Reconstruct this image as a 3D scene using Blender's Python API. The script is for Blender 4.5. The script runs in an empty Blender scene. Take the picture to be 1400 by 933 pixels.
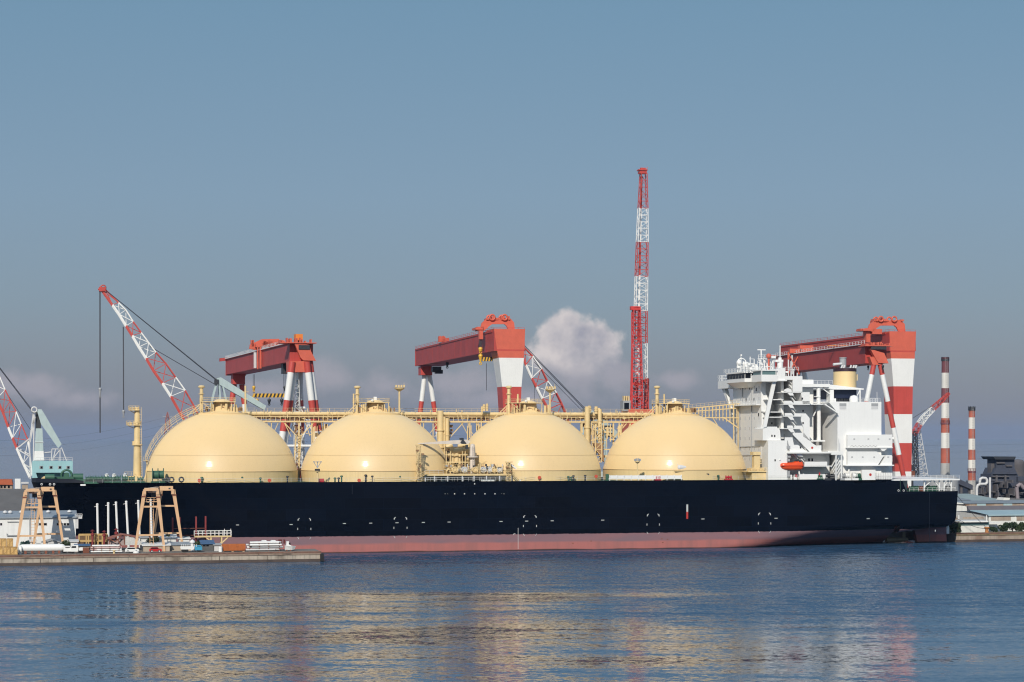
import bpy, bmesh, math, random
from mathutils import Vector, Matrix, noise as mnoise
random.seed(7)
R = math.radians
sc = bpy.context.scene
COL = sc.collection

# ------------------------------------------------------------------ camera and the harbour frame
F = 2707.0            # focal length in photo pixels (1400 wide)
CX, HY = 700.0, 597.0  # principal column, horizon row
H = 32.8              # eye height over the water
TH = R(13.0)          # the quays and the ship run 13 degrees off the picture plane
CS, SN = math.cos(TH), math.sin(TH)
OX, OY = -18.3, 564.0  # origin of the harbour frame: u along the quay, v inland, z up


def W(u, v, z=0.0):
    return Vector((OX + u * CS - v * SN, OY + u * SN + v * CS, z))


def P(px, py, v):
    """u and z of the point seen at a pixel of the photograph on the plane v"""
    k = (px - CX) / F
    u = (k * (OY + v * CS) - OX + v * SN) / (CS - k * SN)
    Y = OY + u * SN + v * CS
    return u, H - (py - HY) / F * Y


def U(px, v):
    return P(px, HY, v)[0]


def Zp(py, px, v):
    return P(px, py, v)[1]


def set_frame(o, d, deg):
    """move the working frame: origin o (world x, y) turned deg degrees; used for things that stand at another angle"""
    global OX, OY, TH, CS, SN
    OX, OY = o; TH = R(deg); CS, SN = math.cos(TH), math.sin(TH)


HARBOUR = ((-18.3, 564.0), 0, 13.0)
cam_d = bpy.data.cameras.new('Camera')
cam = bpy.data.objects.new('Camera', cam_d)
COL.objects.link(cam)
cam.location = (0, 0, H)
cam.rotation_euler = (R(90), 0, 0)
cam_d.sensor_width = 36
cam_d.lens = 36 * F / 1400
cam_d.shift_y = (HY - 466.5) / 1400
cam_d.clip_start = 1
cam_d.clip_end = 60000
sc.camera = cam

# ------------------------------------------------------------------ materials
MATS = {}


def mat(name, col, rough=0.5, var=0.08, scale=0.6, metal=0.0, coat=0.0, spec=0.5, streak=0.0, bump=0.0, bscale=2.0, dirt=None):
    """painted / weathered procedural surface; var = tonal variation, streak = vertical rain streaks"""
    if name in MATS:
        return MATS[name]
    m = bpy.data.materials.new(name)
    m.use_nodes = True
    nt = m.node_tree
    b = nt.nodes['Principled BSDF']
    b.inputs['Roughness'].default_value = rough
    b.inputs['Metallic'].default_value = metal
    b.inputs['Specular IOR Level'].default_value = spec
    b.inputs['Coat Weight'].default_value = coat
    tc = nt.nodes.new('ShaderNodeTexCoord')
    n1 = nt.nodes.new('ShaderNodeTexNoise')
    n1.inputs['Scale'].default_value = scale
    n1.inputs['Detail'].default_value = 6
    n1.inputs['Roughness'].default_value = 0.65
    nt.links.new(tc.outputs['Object'], n1.inputs['Vector'])
    mr = nt.nodes.new('ShaderNodeMapRange')
    mr.inputs['From Min'].default_value = 0.25
    mr.inputs['From Max'].default_value = 0.75
    mr.inputs['To Min'].default_value = 1 - var
    mr.inputs['To Max'].default_value = 1 + var
    nt.links.new(n1.outputs['Fac'], mr.inputs['Value'])
    last = mr.outputs['Result']
    if streak:
        mp = nt.nodes.new('ShaderNodeMapping')
        mp.inputs['Scale'].default_value = (1.3, 1.3, 0.05)
        nt.links.new(tc.outputs['Object'], mp.inputs['Vector'])
        n2 = nt.nodes.new('ShaderNodeTexNoise')
        n2.inputs['Scale'].default_value = 1.2
        n2.inputs['Detail'].default_value = 4
        nt.links.new(mp.outputs['Vector'], n2.inputs['Vector'])
        m2 = nt.nodes.new('ShaderNodeMapRange')
        m2.inputs['From Min'].default_value = 0.5
        m2.inputs['From Max'].default_value = 0.8
        m2.inputs['To Min'].default_value = 1.0
        m2.inputs['To Max'].default_value = 1 - streak
        nt.links.new(n2.outputs['Fac'], m2.inputs['Value'])
        mu = nt.nodes.new('ShaderNodeMath')
        mu.operation = 'MULTIPLY'
        nt.links.new(last, mu.inputs[0])
        nt.links.new(m2.outputs['Result'], mu.inputs[1])
        last = mu.outputs[0]
    mx = nt.nodes.new('ShaderNodeVectorMath')
    mx.operation = 'SCALE'
    mx.inputs[0].default_value = col[:3]
    nt.links.new(last, mx.inputs['Scale'])
    out = mx.outputs['Vector']
    if dirt:
        n3 = nt.nodes.new('ShaderNodeTexNoise')
        n3.inputs['Scale'].default_value = dirt[1]
        n3.inputs['Detail'].default_value = 8
        nt.links.new(tc.outputs['Object'], n3.inputs['Vector'])
        m3 = nt.nodes.new('ShaderNodeMapRange')
        m3.inputs['From Min'].default_value = 0.52
        m3.inputs['From Max'].default_value = 0.68
        m3.inputs['To Max'].default_value = dirt[2]
        nt.links.new(n3.outputs['Fac'], m3.inputs['Value'])
        mm = nt.nodes.new('ShaderNodeMix')
        mm.data_type = 'RGBA'
        nt.links.new(m3.outputs['Result'], mm.inputs['Factor'])
        nt.links.new(out, mm.inputs['A'])
        mm.inputs['B'].default_value = (*dirt[0], 1)
        out = mm.outputs['Result']
    nt.links.new(out, b.inputs['Base Color'])
    if bump:
        n4 = nt.nodes.new('ShaderNodeTexNoise')
        n4.inputs['Scale'].default_value = bscale
        n4.inputs['Detail'].default_value = 4
        nt.links.new(tc.outputs['Object'], n4.inputs['Vector'])
        bp = nt.nodes.new('ShaderNodeBump')
        bp.inputs['Distance'].default_value = bump
        nt.links.new(n4.outputs['Fac'], bp.inputs['Height'])
        nt.links.new(bp.outputs['Normal'], b.inputs['Normal'])
    MATS[name] = m
    return m


# ------------------------------------------------------------------ mesh builder (vertices in harbour coordinates u, v, z)
class MB:
    def __init__(s):
        s.v, s.f, s.m, s.sm = [], [], [], []

    def add(s, vs, fs, m=0, smooth=False):
        b = len(s.v)
        s.v += [Vector(p) for p in vs]
        for f in fs:
            s.f.append([b + i for i in f])
            s.m.append(m)
            s.sm.append(smooth)
        return s

    def box(s, u0, u1, v0, v1, z0, z1, m=0):
        u0, u1 = sorted((u0, u1)); v0, v1 = sorted((v0, v1)); z0, z1 = sorted((z0, z1))
        vs = [(u, v, z) for z in (z0, z1) for v in (v0, v1) for u in (u0, u1)]
        return s.add(vs, [(0, 2, 3, 1), (4, 5, 7, 6), (0, 1, 5, 4), (2, 6, 7, 3), (0, 4, 6, 2), (1, 3, 7, 5)], m)

    def bpx(s, px0, px1, py0, py1, v0, v1, m=0):
        """box whose near face (plane v0) covers a pixel rectangle"""
        u0, _ = P(px0, py0, v0); u1, _ = P(px1, py0, v0)
        pm = (px0 + px1) / 2
        return s.box(u0, u1, v0, v1, Zp(py0, pm, v0), Zp(py1, pm, v0), m)

    def bar(s, a, b, w, h=None, m=0, w2=None, h2=None, up=None):
        """box beam from a to b"""
        a, b = Vector(a), Vector(b)
        h = w if h is None else h
        w2 = w if w2 is None else w2
        h2 = h if h2 is None else h2
        d = (b - a)
        if d.length < 1e-6:
            return s
        d.normalize()
        upv = Vector(up) if up else (Vector((0, 0, 1)) if abs(d.z) < 0.95 else Vector((0, 1, 0)))
        x = d.cross(upv).normalized()
        y = x.cross(d).normalized()
        vs = []
        for p, ww, hh in ((a, w, h), (b, w2, h2)):
            for sx, sy in ((-1, -1), (1, -1), (1, 1), (-1, 1)):
                vs.append(p + x * sx * ww / 2 + y * sy * hh / 2)
        return s.add(vs, [(0, 1, 2, 3)[::-1], (4, 5, 6, 7), (0, 1, 5, 4), (1, 2, 6, 5), (2, 3, 7, 6), (3, 0, 4, 7)], m)

    def tube(s, a, b, r, n=8, r2=None, m=0, caps=True):
        a, b = Vector(a), Vector(b)
        r2 = r if r2 is None else r2
        d = (b - a)
        if d.length < 1e-6:
            return s
        d.normalize()
        x = d.orthogonal().normalized()
        y = d.cross(x)
        vs = []
        for p, rr in ((a, r), (b, r2)):
            for i in range(n):
                t = 2 * math.pi * i / n
                vs.append(p + (x * math.cos(t) + y * math.sin(t)) * rr)
        s.add(vs, [(i, (i + 1) % n, n + (i + 1) % n, n + i) for i in range(n)], m, n > 6)
        if caps:
            s.add(vs[:n], [tuple(range(n))[::-1]], m)
            s.add(vs[n:], [tuple(range(n))], m)
        return s

    def path(s, pts, r, n=6, m=0):
        for a, b in zip(pts, pts[1:]):
            s.tube(a, b, r, n, m=m)
        return s

    def lathe(s, c, prof, n=24, m=0, smooth=True, mats=None):
        """prof: list of (radius, z) around the vertical through c=(u, v)"""
        vs = []
        for r, z in prof:
            for i in range(n):
                t = 2 * math.pi * i / n
                vs.append((c[0] + r * math.cos(t), c[1] + r * math.sin(t), z))
        for j in range(len(prof) - 1):
            fs = [(j * n + i, j * n + (i + 1) % n, (j + 1) * n + (i + 1) % n, (j + 1) * n + i) for i in range(n)]
            b = len(s.v)
            s.add([vs[q] for q in range(j * n, (j + 2) * n)], [tuple(q - j * n for q in f) for f in fs], mats[j] if mats else m, smooth)
        return s

    def disc(s, c, r, z, n=24, m=0):
        vs = [(c[0] + r * math.cos(2 * math.pi * i / n), c[1] + r * math.sin(2 * math.pi * i / n), z) for i in range(n)]
        return s.add(vs, [tuple(range(n))], m)

    def prism(s, poly, v0, v1, m=0):
        """polygon in (u, z) extruded from v0 to v1"""
        n = len(poly)
        area = sum(poly[i][0] * poly[(i + 1) % n][1] - poly[(i + 1) % n][0] * poly[i][1] for i in range(n))
        if area < 0:
            poly = poly[::-1]
        vs = [(p[0], v0, p[1]) for p in poly] + [(p[0], v1, p[1]) for p in poly]
        fs = [tuple(range(n)), tuple(range(n, 2 * n))[::-1]] + [(i, n + i, n + (i + 1) % n, (i + 1) % n) for i in range(n)]
        return s.add(vs, fs, m)

    def ppx(s, pts, v0, v1, m=0):
        """polygon given in pixels on the plane v0, extruded inland to v1"""
        return s.prism([P(x, y, v0) for x, y in pts], v0, v1, m)

    def slab(s, poly, z0, z1, m=0):
        """polygon in (u, v) extruded vertically"""
        n = len(poly)
        area = sum(poly[i][0] * poly[(i + 1) % n][1] - poly[(i + 1) % n][0] * poly[i][1] for i in range(n))
        if area < 0:
            poly = poly[::-1]
        vs = [(p[0], p[1], z0) for p in poly] + [(p[0], p[1], z1) for p in poly]
        fs = [tuple(range(n))[::-1], tuple(range(n, 2 * n))] + [(i, (i + 1) % n, n + (i + 1) % n, n + i) for i in range(n)]
        return s.add(vs, fs, m)

    def torus(s, c, r, t, axis='v', n=14, k=6, m=0):
        vs = []
        for i in range(n):
            a = 2 * math.pi * i / n
            for j in range(k):
                b = 2 * math.pi * j / k
                q = r + t * math.cos(b)
                if axis == 'v':
                    vs.append((c[0] + q * math.cos(a), c[1] + t * math.sin(b), c[2] + q * math.sin(a)))
                else:
                    vs.append((c[0] + q * math.cos(a), c[1] + q * math.sin(a), c[2] + t * math.sin(b)))
        fs = [(i * k + j, ((i + 1) % n) * k + j, ((i + 1) % n) * k + (j + 1) % k, i * k + (j + 1) % k) for i in range(n) for j in range(k)]
        return s.add(vs, fs, m, True)

    def ball(s, c, r, n=12, k=7, m=0, sz=1.0):
        prof = [(max(1e-3, r * math.sin(math.pi * j / k)), c[2] - r * sz * math.cos(math.pi * j / k)) for j in range(k + 1)]
        return s.lathe((c[0], c[1]), prof, n, m)

    def rail(s, pts, h=1.1, step=2.0, r=0.045, m=0, rails=2):
        """guard rail along a polyline of deck points"""
        for a, b in zip(pts, pts[1:]):
            a, b = Vector(a), Vector(b)
            L = (b - a).length
            n = max(1, int(round(L / step)))
            for i in range(n + 1):
                p = a.lerp(b, i / n)
                s.bar(p, p + Vector((0, 0, h)), r * 1.6, m=m)
            for j in range(rails):
                dz = Vector((0, 0, h * (j + 1) / rails))
                s.bar(a + dz, b + dz, r * 1.6, m=m)
        return s

    def ladder(s, a, b, w=0.6, step=0.6, r=0.05, m=0):
        a, b = Vector(a), Vector(b)
        d = Vector((w / 2, 0, 0))
        s.bar(a - d, b - d, r * 2, m=m); s.bar(a + d, b + d, r * 2, m=m)
        n = int((b - a).length / step)
        for i in range(1, n):
            p = a.lerp(b, i / n)
            s.bar(p - d, p + d, r * 1.4, m=m)
        return s

    def lattice(s, a, b, w0, w1, bays, r, rb=None, bands=None, up=(0, 1, 0), h0=None, h1=None):
        """four-chord lattice boom; bands: list of material indices spread evenly along it; w across, h along 'up'"""
        a, b = Vector(a), Vector(b)
        rb = rb or r * 0.6
        h0 = h0 or w0; h1 = h1 or w1
        d = (b - a).normalized()
        y = Vector(up)
        x = d.cross(y).normalized()
        y = x.cross(d).normalized()

        def corner(t, i):
            w = w0 + (w1 - w0) * t; h = h0 + (h1 - h0) * t
            sx, sy = ((-1, -1), (1, -1), (1, 1), (-1, 1))[i]
            return a.lerp(b, t) + x * sx * w / 2 + y * sy * h / 2
        for k in range(bays):
            t0, t1 = k / bays, (k + 1) / bays
            mi = bands[min(len(bands) - 1, int((t0 + t1) / 2 * len(bands)))] if bands else 0
            for i in range(4):
                j = (i + 1) % 4
                s.bar(corner(t0, i), corner(t1, i), r * 2, m=mi)
                s.bar(corner(t0, i), corner(t0, j), rb * 2, m=mi)
                if k % 2:
                    s.bar(corner(t0, i), corner(t1, j), rb * 2, m=mi)
                else:
                    s.bar(corner(t0, j), corner(t1, i), rb * 2, m=mi)
        for i in range(4):
            s.bar(corner(1, i), corner(1, (i + 1) % 4), rb * 2, m=mi)
        return s

    def build(s, name, mats, parent=None, origin=None, label=None):
        """links the collected shape as one mesh object; origin = harbour point of its thing"""
        if origin is None:
            origin = ORIG[parent.name]
        org = Vector(origin)
        me = bpy.data.meshes.new(name)
        me.from_pydata([tuple(p - org) for p in s.v], [], s.f)
        if not isinstance(mats, (list, tuple)):
            mats = [mats]
        for m in mats:
            me.materials.append(m)
        me.polygons.foreach_set('material_index', s.m)
        me.polygons.foreach_set('use_smooth', s.sm)
        me.update()
        o = bpy.data.objects.new(name, me)
        COL.objects.link(o)
        if parent is not None:
            o.parent = parent
        else:
            o.location = W(*org)
            o.rotation_euler = (0, 0, TH)
        ORIG[o.name] = tuple(org)
        if label:
            o['label'] = label
        return o


ORIG = {}


def tag(o, label=None, cat=None, group=None, kind=None):
    if label: o['label'] = label
    if cat: o['category'] = cat
    if group: o['group'] = group
    if kind: o['kind'] = kind
    return o


def thing(name, label, cat, org, group=None):
    o = bpy.data.objects.new(name, None)
    COL.objects.link(o)
    o.empty_display_size = 1
    o.location = W(*org)
    o.rotation_euler = (0, 0, TH)
    ORIG[o.name] = tuple(org)
    return tag(o, label, cat, group)


def solo(mb, name, mats, org, label, cat, group=None):
    """a thing that is one mesh"""
    return tag(mb.build(name, mats, None, org), label, cat, group)


def copy_tree(o, loc=None, parent=None, label=None):
    c = o.copy()
    COL.objects.link(c)
    if parent is not None:
        c.parent = parent
    if loc is not None:
        c.location = W(*loc)
        ORIG[c.name] = tuple(loc)
    if label:
        c['label'] = label
    for ch in list(o.children):
        copy_tree(ch, None, c)
    return c


# shared paints
M_white = mat('white_paint', (0.80, 0.80, 0.78), 0.4, 0.04, 0.25, streak=0.05)
M_shipwhite = mat('ship_white_paint', (0.82, 0.82, 0.80), 0.35, 0.03, 0.15, streak=0.05)
M_red = mat('crane_red_paint', (0.52, 0.070, 0.055), 0.45, 0.12, 0.2, streak=0.15)
M_redo = mat('orange_red_paint', (0.62, 0.125, 0.075), 0.45, 0.12, 0.3)
M_cream = mat('cream_tank_paint', (0.80, 0.60, 0.31), 0.4, 0.03, 0.1)
M_creamp = mat('cream_pipe_paint', (0.74, 0.56, 0.29), 0.42, 0.14, 0.5, streak=0.1)
M_brown = mat('pipe_and_shade_brown', (0.30, 0.17, 0.085), 0.7, 0.25, 0.9)  # pipework brown, also used as painted shade between the pipes
M_dark = mat('dark_steel', (0.03, 0.033, 0.04), 0.5, 0.2, 0.5)
M_navy = mat('navy_paint', (0.012, 0.018, 0.045), 0.35, 0.2, 0.4)
M_grey = mat('grey_paint', (0.35, 0.36, 0.37), 0.5, 0.12, 0.4)
M_lgrey = mat('light_grey_paint', (0.6, 0.6, 0.6), 0.5, 0.08, 0.4)
M_green = mat('green_deck_paint', (0.035, 0.11, 0.07), 0.5, 0.25, 0.6)
M_cyan = mat('pale_turquoise_paint', (0.30, 0.52, 0.55), 0.45, 0.1, 0.3, streak=0.12)
M_cyan2 = mat('grey_green_paint', (0.42, 0.52, 0.52), 0.5, 0.1, 0.3, streak=0.12)
M_rope = mat('wire_rope', (0.05, 0.055, 0.07), 0.6, 0.1, 1)
M_tan = mat('tan_crane_paint', (0.70, 0.44, 0.25), 0.5, 0.1, 0.5, streak=0.15)
M_yel = mat('yellow_paint', (0.75, 0.45, 0.04), 0.5, 0.1, 0.5)
M_orange = mat('lifeboat_orange', (0.75, 0.085, 0.02), 0.3, 0.06, 0.5)
M_glass = mat('dark_window_glass', (0.006, 0.008, 0.012), 0.15, 0.2, 0.5, spec=0.2)
M_teal = mat('teal_glass', (0.12, 0.2, 0.2), 0.15, 0.15, 0.5)
M_conc = mat('stained_concrete', (0.30, 0.26, 0.22), 0.85, 0.22, 0.35, streak=0.35, bump=0.03, dirt=((0.12, 0.09, 0.07), 0.12, 0.7))
M_rust = mat('rusty_steel', (0.20, 0.065, 0.035), 0.75, 0.3, 0.7)
M_blackr = mat('black_rubber', (0.012, 0.012, 0.012), 0.8, 0.2, 1)
# ------------------------------------------------------------------ sky, sun, air
EXPOSURE = 0.12
SUN_EL, SUN_AZ = R(33), R(-13)      # azimuth measured from straight behind the camera, negative = from the left
w = bpy.data.worlds.new('World')
sc.world = w
w.use_nodes = True
nt = w.node_tree
N, L = nt.nodes, nt.links
bg = N['Background']
sky = N.new('ShaderNodeTexSky')
sky.sky_type = 'NISHITA'
sky.sun_disc = False
sky.sun_elevation = SUN_EL
sky.air_density = 1.0
sky.dust_density = 1.5
sky.ozone_density = 1.5
# direction towards the sun
sdir = Vector((math.sin(SUN_AZ) * math.cos(SUN_EL), -math.cos(SUN_AZ) * math.cos(SUN_EL), math.sin(SUN_EL)))
sky.sun_rotation = math.atan2(sdir.x, sdir.y)


def nd(kind, **kw):
    n = N.new(kind)
    for k, v in kw.items():
        setattr(n, k, v)
    return n


def mth(op, a, b=None, c=None, clamp=False):
    n = nd('ShaderNodeMath', operation=op, use_clamp=clamp)
    for i, x in enumerate((a, b, c)):
        if x is None: continue
        if isinstance(x, (int, float)):
            n.inputs[i].default_value = x
        else:
            L.new(x, n.inputs[i])
    return n.outputs[0]


geo = nd('ShaderNodeTexCoord')
sep = nd('ShaderNodeSeparateXYZ')
L.new(geo.outputs['Generated'], sep.inputs[0])
dx, dy, dz = sep.outputs
# grade of the hazy summer sky with height above the horizon: dusty mauve low, slate blue high
ramp = nd('ShaderNodeValToRGB')
cr = ramp.color_ramp
SKYCOLS = [(0.0, (0.212, 0.212, 0.262)), (0.03, (0.202, 0.228, 0.286)), (0.065, (0.191, 0.259, 0.339)), (0.12, (0.186, 0.282, 0.390)),
           (0.22, (0.140, 0.263, 0.379)), (0.45, (0.19, 0.32, 0.47)), (1.0, (0.17, 0.29, 0.47))]
while len(cr.elements) < len(SKYCOLS):
    cr.elements.new(0.5)
for e, (p, c) in zip(cr.elements, SKYCOLS):
    e.position = p
    e.color = (*c, 1)
L.new(mth('MAXIMUM', dz, 0.0), ramp.inputs['Fac'])
sk = nd('ShaderNodeVectorMath', operation='SCALE')
L.new(sky.outputs[0], sk.inputs[0])
sk.inputs['Scale'].default_value = 0.085
mixs = nd('ShaderNodeMix', data_type='RGBA')
mixs.inputs['Factor'].default_value = 0.82
L.new(sk.outputs[0], mixs.inputs['A'])
L.new(ramp.outputs['Color'], mixs.inputs['B'])
# clouds: soft cumulus low over the horizon, placed by bearing and height
yy = mth('MAXIMUM', dy, 0.02)
sx = mth('DIVIDE', dx, yy)
sz = mth('DIVIDE', dz, yy)
comb = nd('ShaderNodeCombineXYZ')
L.new(sx, comb.inputs[0]); L.new(sz, comb.inputs[1])
nz = nd('ShaderNodeTexNoise')
nz.inputs['Scale'].default_value = 62
nz.inputs['Detail'].default_value = 9
nz.inputs['Roughness'].default_value = 0.57
L.new(comb.outputs[0], nz.inputs['Vector'])
nzb = nd('ShaderNodeTexNoise')
nzb.inputs['Scale'].default_value = 48
nzb.inputs['Detail'].default_value = 6
mpo = nd('ShaderNodeMapping')
mpo.inputs['Location'].default_value = (0.004, -0.006, 0.3)
L.new(comb.outputs[0], mpo.inputs['Vector'])
L.new(mpo.outputs[0], nzb.inputs['Vector'])


def blob(px, py, rx, ry, amp=1.0):
    cxx, czz = (px - CX) / F, (HY - py) / F
    a = mth('MULTIPLY', mth('SUBTRACT', sx, cxx), F / rx)
    b = mth('MULTIPLY', mth('SUBTRACT', sz, czz), F / ry)
    d = mth('SQRT', mth('ADD', mth('MULTIPLY', a, a), mth('MULTIPLY', b, b)))
    return mth('MULTIPLY', mth('SUBTRACT', 1.0, d), amp)


def clouds(bl, amount, lo, hi):
    acc = None
    for q in bl:
        o = blob(*q)
        acc = o if acc is None else mth('SMOOTH_MAX', acc, o, 0.25)
    acc = mth('ADD', acc, mth('MULTIPLY', mth('SUBTRACT', nz.outputs['Fac'], 0.5), amount))
    mr = nd('ShaderNodeMapRange', interpolation_type='SMOOTHSTEP')
    mr.inputs['From Min'].default_value = lo
    mr.inputs['From Max'].default_value = hi
    L.new(acc, mr.inputs['Value'])
    return mr.outputs['Result'], acc


m1, d1 = clouds([(764, 470, 50, 50), (802, 454, 40, 36), (776, 446, 32, 28), (820, 474, 38, 40), (785, 486, 68, 44), (748, 488, 36, 32), (812, 508, 50, 30)], 1.35, 0.10, 0.50)     # the tall white head
m2, d2 = clouds([(790, 505, 75, 42), (840, 515, 55, 32), (40, 530, 85, 26), (15, 522, 45, 24), (445, 512, 46, 36), (525, 528, 42, 26),
                 (640, 525, 70, 34), (925, 520, 42, 18), (360, 535, 60, 22), (110, 545, 60, 20), (700, 545, 160, 22)], 1.6, -0.05, 0.9)  # hazy grey-pink bases


def layer(base, colour, fac, k):
    mx = nd('ShaderNodeMix', data_type='RGBA')
    L.new(mth('MULTIPLY', fac, k), mx.inputs['Factor'])
    L.new(base, mx.inputs['A'])
    if isinstance(colour, tuple):
        mx.inputs['B'].default_value = (*colour, 1)
    else:
        L.new(colour, mx.inputs['B'])
    return mx.outputs['Result']


shade = nd('ShaderNodeMix', data_type='RGBA')
shade.inputs['A'].default_value = (0.34, 0.335, 0.39, 1)
shade.inputs['B'].default_value = (0.66, 0.60, 0.585, 1)
mr = nd('ShaderNodeMapRange')
mr.inputs['From Min'].default_value = 0.34
mr.inputs['From Max'].default_value = 0.60
L.new(mth('ADD', nzb.outputs['Fac'], mth('MULTIPLY', mth('SUBTRACT', sz, (HY - 478) / F), 9.0)), mr.inputs['Value'])
L.new(mr.outputs['Result'], shade.inputs['Factor'])
c0 = layer(mixs.outputs['Result'], (0.385, 0.36, 0.40), m2, 0.66)
low = nd('ShaderNodeMapRange', interpolation_type='SMOOTHSTEP')          # the head thins out downwards into the haze
low.inputs['From Min'].default_value = (HY - 528) / F
low.inputs['From Max'].default_value = (HY - 474) / F
L.new(mth('ADD', sz, mth('MULTIPLY', mth('SUBTRACT', nzb.outputs['Fac'], 0.5), 0.02)), low.inputs['Value'])
c1 = layer(c0, shade.outputs['Result'], mth('MULTIPLY', m1, low.outputs['Result']), 0.9)
L.new(c1, bg.inputs['Color'])
bg.inputs['Strength'].default_value = 1.0

sun_d = bpy.data.lights.new('Sun', 'SUN')
sun_d.energy = 3.45
sun_d.angle = R(0.53)
sun_d.color = (1.0, 0.93, 0.82)
sun = bpy.data.objects.new('Sun', sun_d)
COL.objects.link(sun)
sun.rotation_euler = (-sdir).to_track_quat('-Z', 'Y').to_euler()
sun.location = (-60, 200, 300)

vs = sc.view_settings
vs.view_transform = 'Standard'
vs.look = 'None'
vs.gamma = 1
vs.exposure = EXPOSURE
vs.use_curve_mapping = False
cy = sc.cycles
cy.use_denoising = True
cy.pixel_filter_type = 'BLACKMAN_HARRIS'
cy.filter_width = 1.15
cy.max_bounces = 6
cy.diffuse_bounces = 2
cy.glossy_bounces = 3
cy.transmission_bounces = 2
cy.volume_bounces = 0
cy.caustics_reflective = False
cy.caustics_refractive = False
cy.sample_clamp_indirect = 4
cy.use_adaptive_sampling = True
cy.adaptive_threshold = 0.015

# ------------------------------------------------------------------ water
WAVE_ROUGH, WAVE_CALM = 1.0, 0.26


def water_material():
    m = bpy.data.materials.new('harbour_water')
    m.use_nodes = True
    nt = m.node_tree
    b = nt.nodes['Principled BSDF']
    b.inputs['Base Color'].default_value = (0.024, 0.062, 0.118, 1)
    b.inputs['IOR'].default_value = 1.333
    b.inputs['Specular IOR Level'].default_value = 0.5
    g = nt.nodes.new('ShaderNodeNewGeometry')

    def nz(scale, sx, sy, det=3, rough=0.5, off=0.0):
        mp = nt.nodes.new('ShaderNodeMapping')
        mp.inputs['Scale'].default_value = (sx, sy, 1)
        mp.inputs['Location'].default_value = (off, off * 0.7, 0)
        mp.inputs['Rotation'].default_value = (0, 0, R(4))
        nt.links.new(g.outputs['Position'], mp.inputs['Vector'])
        n = nt.nodes.new('ShaderNodeTexNoise')
        n.inputs['Scale'].default_value = scale
        n.inputs['Detail'].default_value = det
        n.inputs['Roughness'].default_value = rough
        nt.links.new(mp.outputs['Vector'], n.inputs['Vector'])
        return n.outputs['Fac']

    def M(op, a, b_=None, clamp=False):
        n = nt.nodes.new('ShaderNodeMath')
        n.operation = op
        n.use_clamp = clamp
        for i, x in enumerate((a, b_)):
            if x is None: continue
            if isinstance(x, (int, float)): n.inputs[i].default_value = x
            else: nt.links.new(x, n.inputs[i])
        return n.outputs[0]

    def MR(x, a, b_, c, d):
        n = nt.nodes.new('ShaderNodeMapRange')
        n.interpolation_type = 'SMOOTHSTEP'
        for k, v in zip(('From Min', 'From Max', 'To Min', 'To Max'), (a, b_, c, d)):
            n.inputs[k].default_value = v
        nt.links.new(x, n.inputs['Value'])
        return n.outputs['Result']
    # wind patches: long bands lying across the view; calm water nearer to the shore we stand on
    wind = M('ADD', M('MULTIPLY', nz(1.0, 0.0028, 0.026, 4, 0.55, 3.1), 0.7), M('MULTIPLY', nz(1.0, 0.012, 0.11, 3, 0.5, 9.0), 0.3))
    spz = nt.nodes.new('ShaderNodeSeparateXYZ')
    nt.links.new(g.outputs['Position'], spz.inputs[0])
    near = MR(spz.outputs[1], 800, 1100, 1.0, 0.0)          # the bay beyond the yard lies sheltered and calm
    rough_patch = M('MULTIPLY', MR(M('ADD', wind, M('ADD', M('ADD', MR(spz.outputs[1], 375, 465, -0.085, 0.13), MR(spz.outputs[1], 290, 330, -0.10, 0.0)), M('MULTIPLY', MR(spz.outputs[0], 0, 60, 0.0, 0.13), MR(spz.outputs[1], 296, 330, 0.0, 1.0)))), 0.42, 0.62, 0.0, 1.0), near)
    def slope(scale, sx, sy, det, rough, off, ax, ay):
        """random facet slopes of one wave size, as a vector (dz/dx, dz/dy, 0)"""
        mp = nt.nodes.new('ShaderNodeMapping')
        mp.inputs['Scale'].default_value = (sx, sy, 1)
        mp.inputs['Location'].default_value = (off, off * .6, off * .3)
        mp.inputs['Rotation'].default_value = (0, 0, R(3))
        nt.links.new(g.outputs['Position'], mp.inputs['Vector'])
        n = nt.nodes.new('ShaderNodeTexNoise')
        n.inputs['Scale'].default_value = scale
        n.inputs['Detail'].default_value = det
        n.inputs['Roughness'].default_value = rough
        nt.links.new(mp.outputs['Vector'], n.inputs['Vector'])
        v1 = nt.nodes.new('ShaderNodeVectorMath'); v1.operation = 'SUBTRACT'
        nt.links.new(n.outputs['Color'], v1.inputs[0]); v1.inputs[1].default_value = (.5, .5, .5)
        v2 = nt.nodes.new('ShaderNodeVectorMath'); v2.operation = 'MULTIPLY'
        nt.links.new(v1.outputs[0], v2.inputs[0]); v2.inputs[1].default_value = (ax, ay, 0)
        return v2.outputs[0]

    def VA(a, b_, op='ADD'):
        n = nt.nodes.new('ShaderNodeVectorMath'); n.operation = op
        nt.links.new(a, n.inputs[0])
        if isinstance(b_, tuple): n.inputs[1].default_value = b_
        else: nt.links.new(b_, n.inputs[1])
        return n.outputs[0]

    def VS(a, f):
        n = nt.nodes.new('ShaderNodeVectorMath'); n.operation = 'SCALE'
        nt.links.new(a, n.inputs[0]); nt.links.new(f, n.inputs['Scale'])
        return n.outputs[0]
    fine = slope(1.0, 0.9, 2.4, 3, 0.6, 1.0, 0.5, 0.9)
    mid = slope(1.0, 0.10, 0.33, 3, 0.55, 5.0, 0.25, 0.5)
    swell = slope(1.0, 0.02, 0.09, 2, 0.5, 9.0, 0.06, 0.14)
    amp = M('ADD', M('MULTIPLY', rough_patch, WAVE_ROUGH), WAVE_CALM)
    sl = VA(VS(VA(fine, mid), amp), VS(swell, near))
    lean = nt.nodes.new('ShaderNodeCombineXYZ')             # facets tilted towards the viewer, so they mirror higher sky and domes
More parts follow.
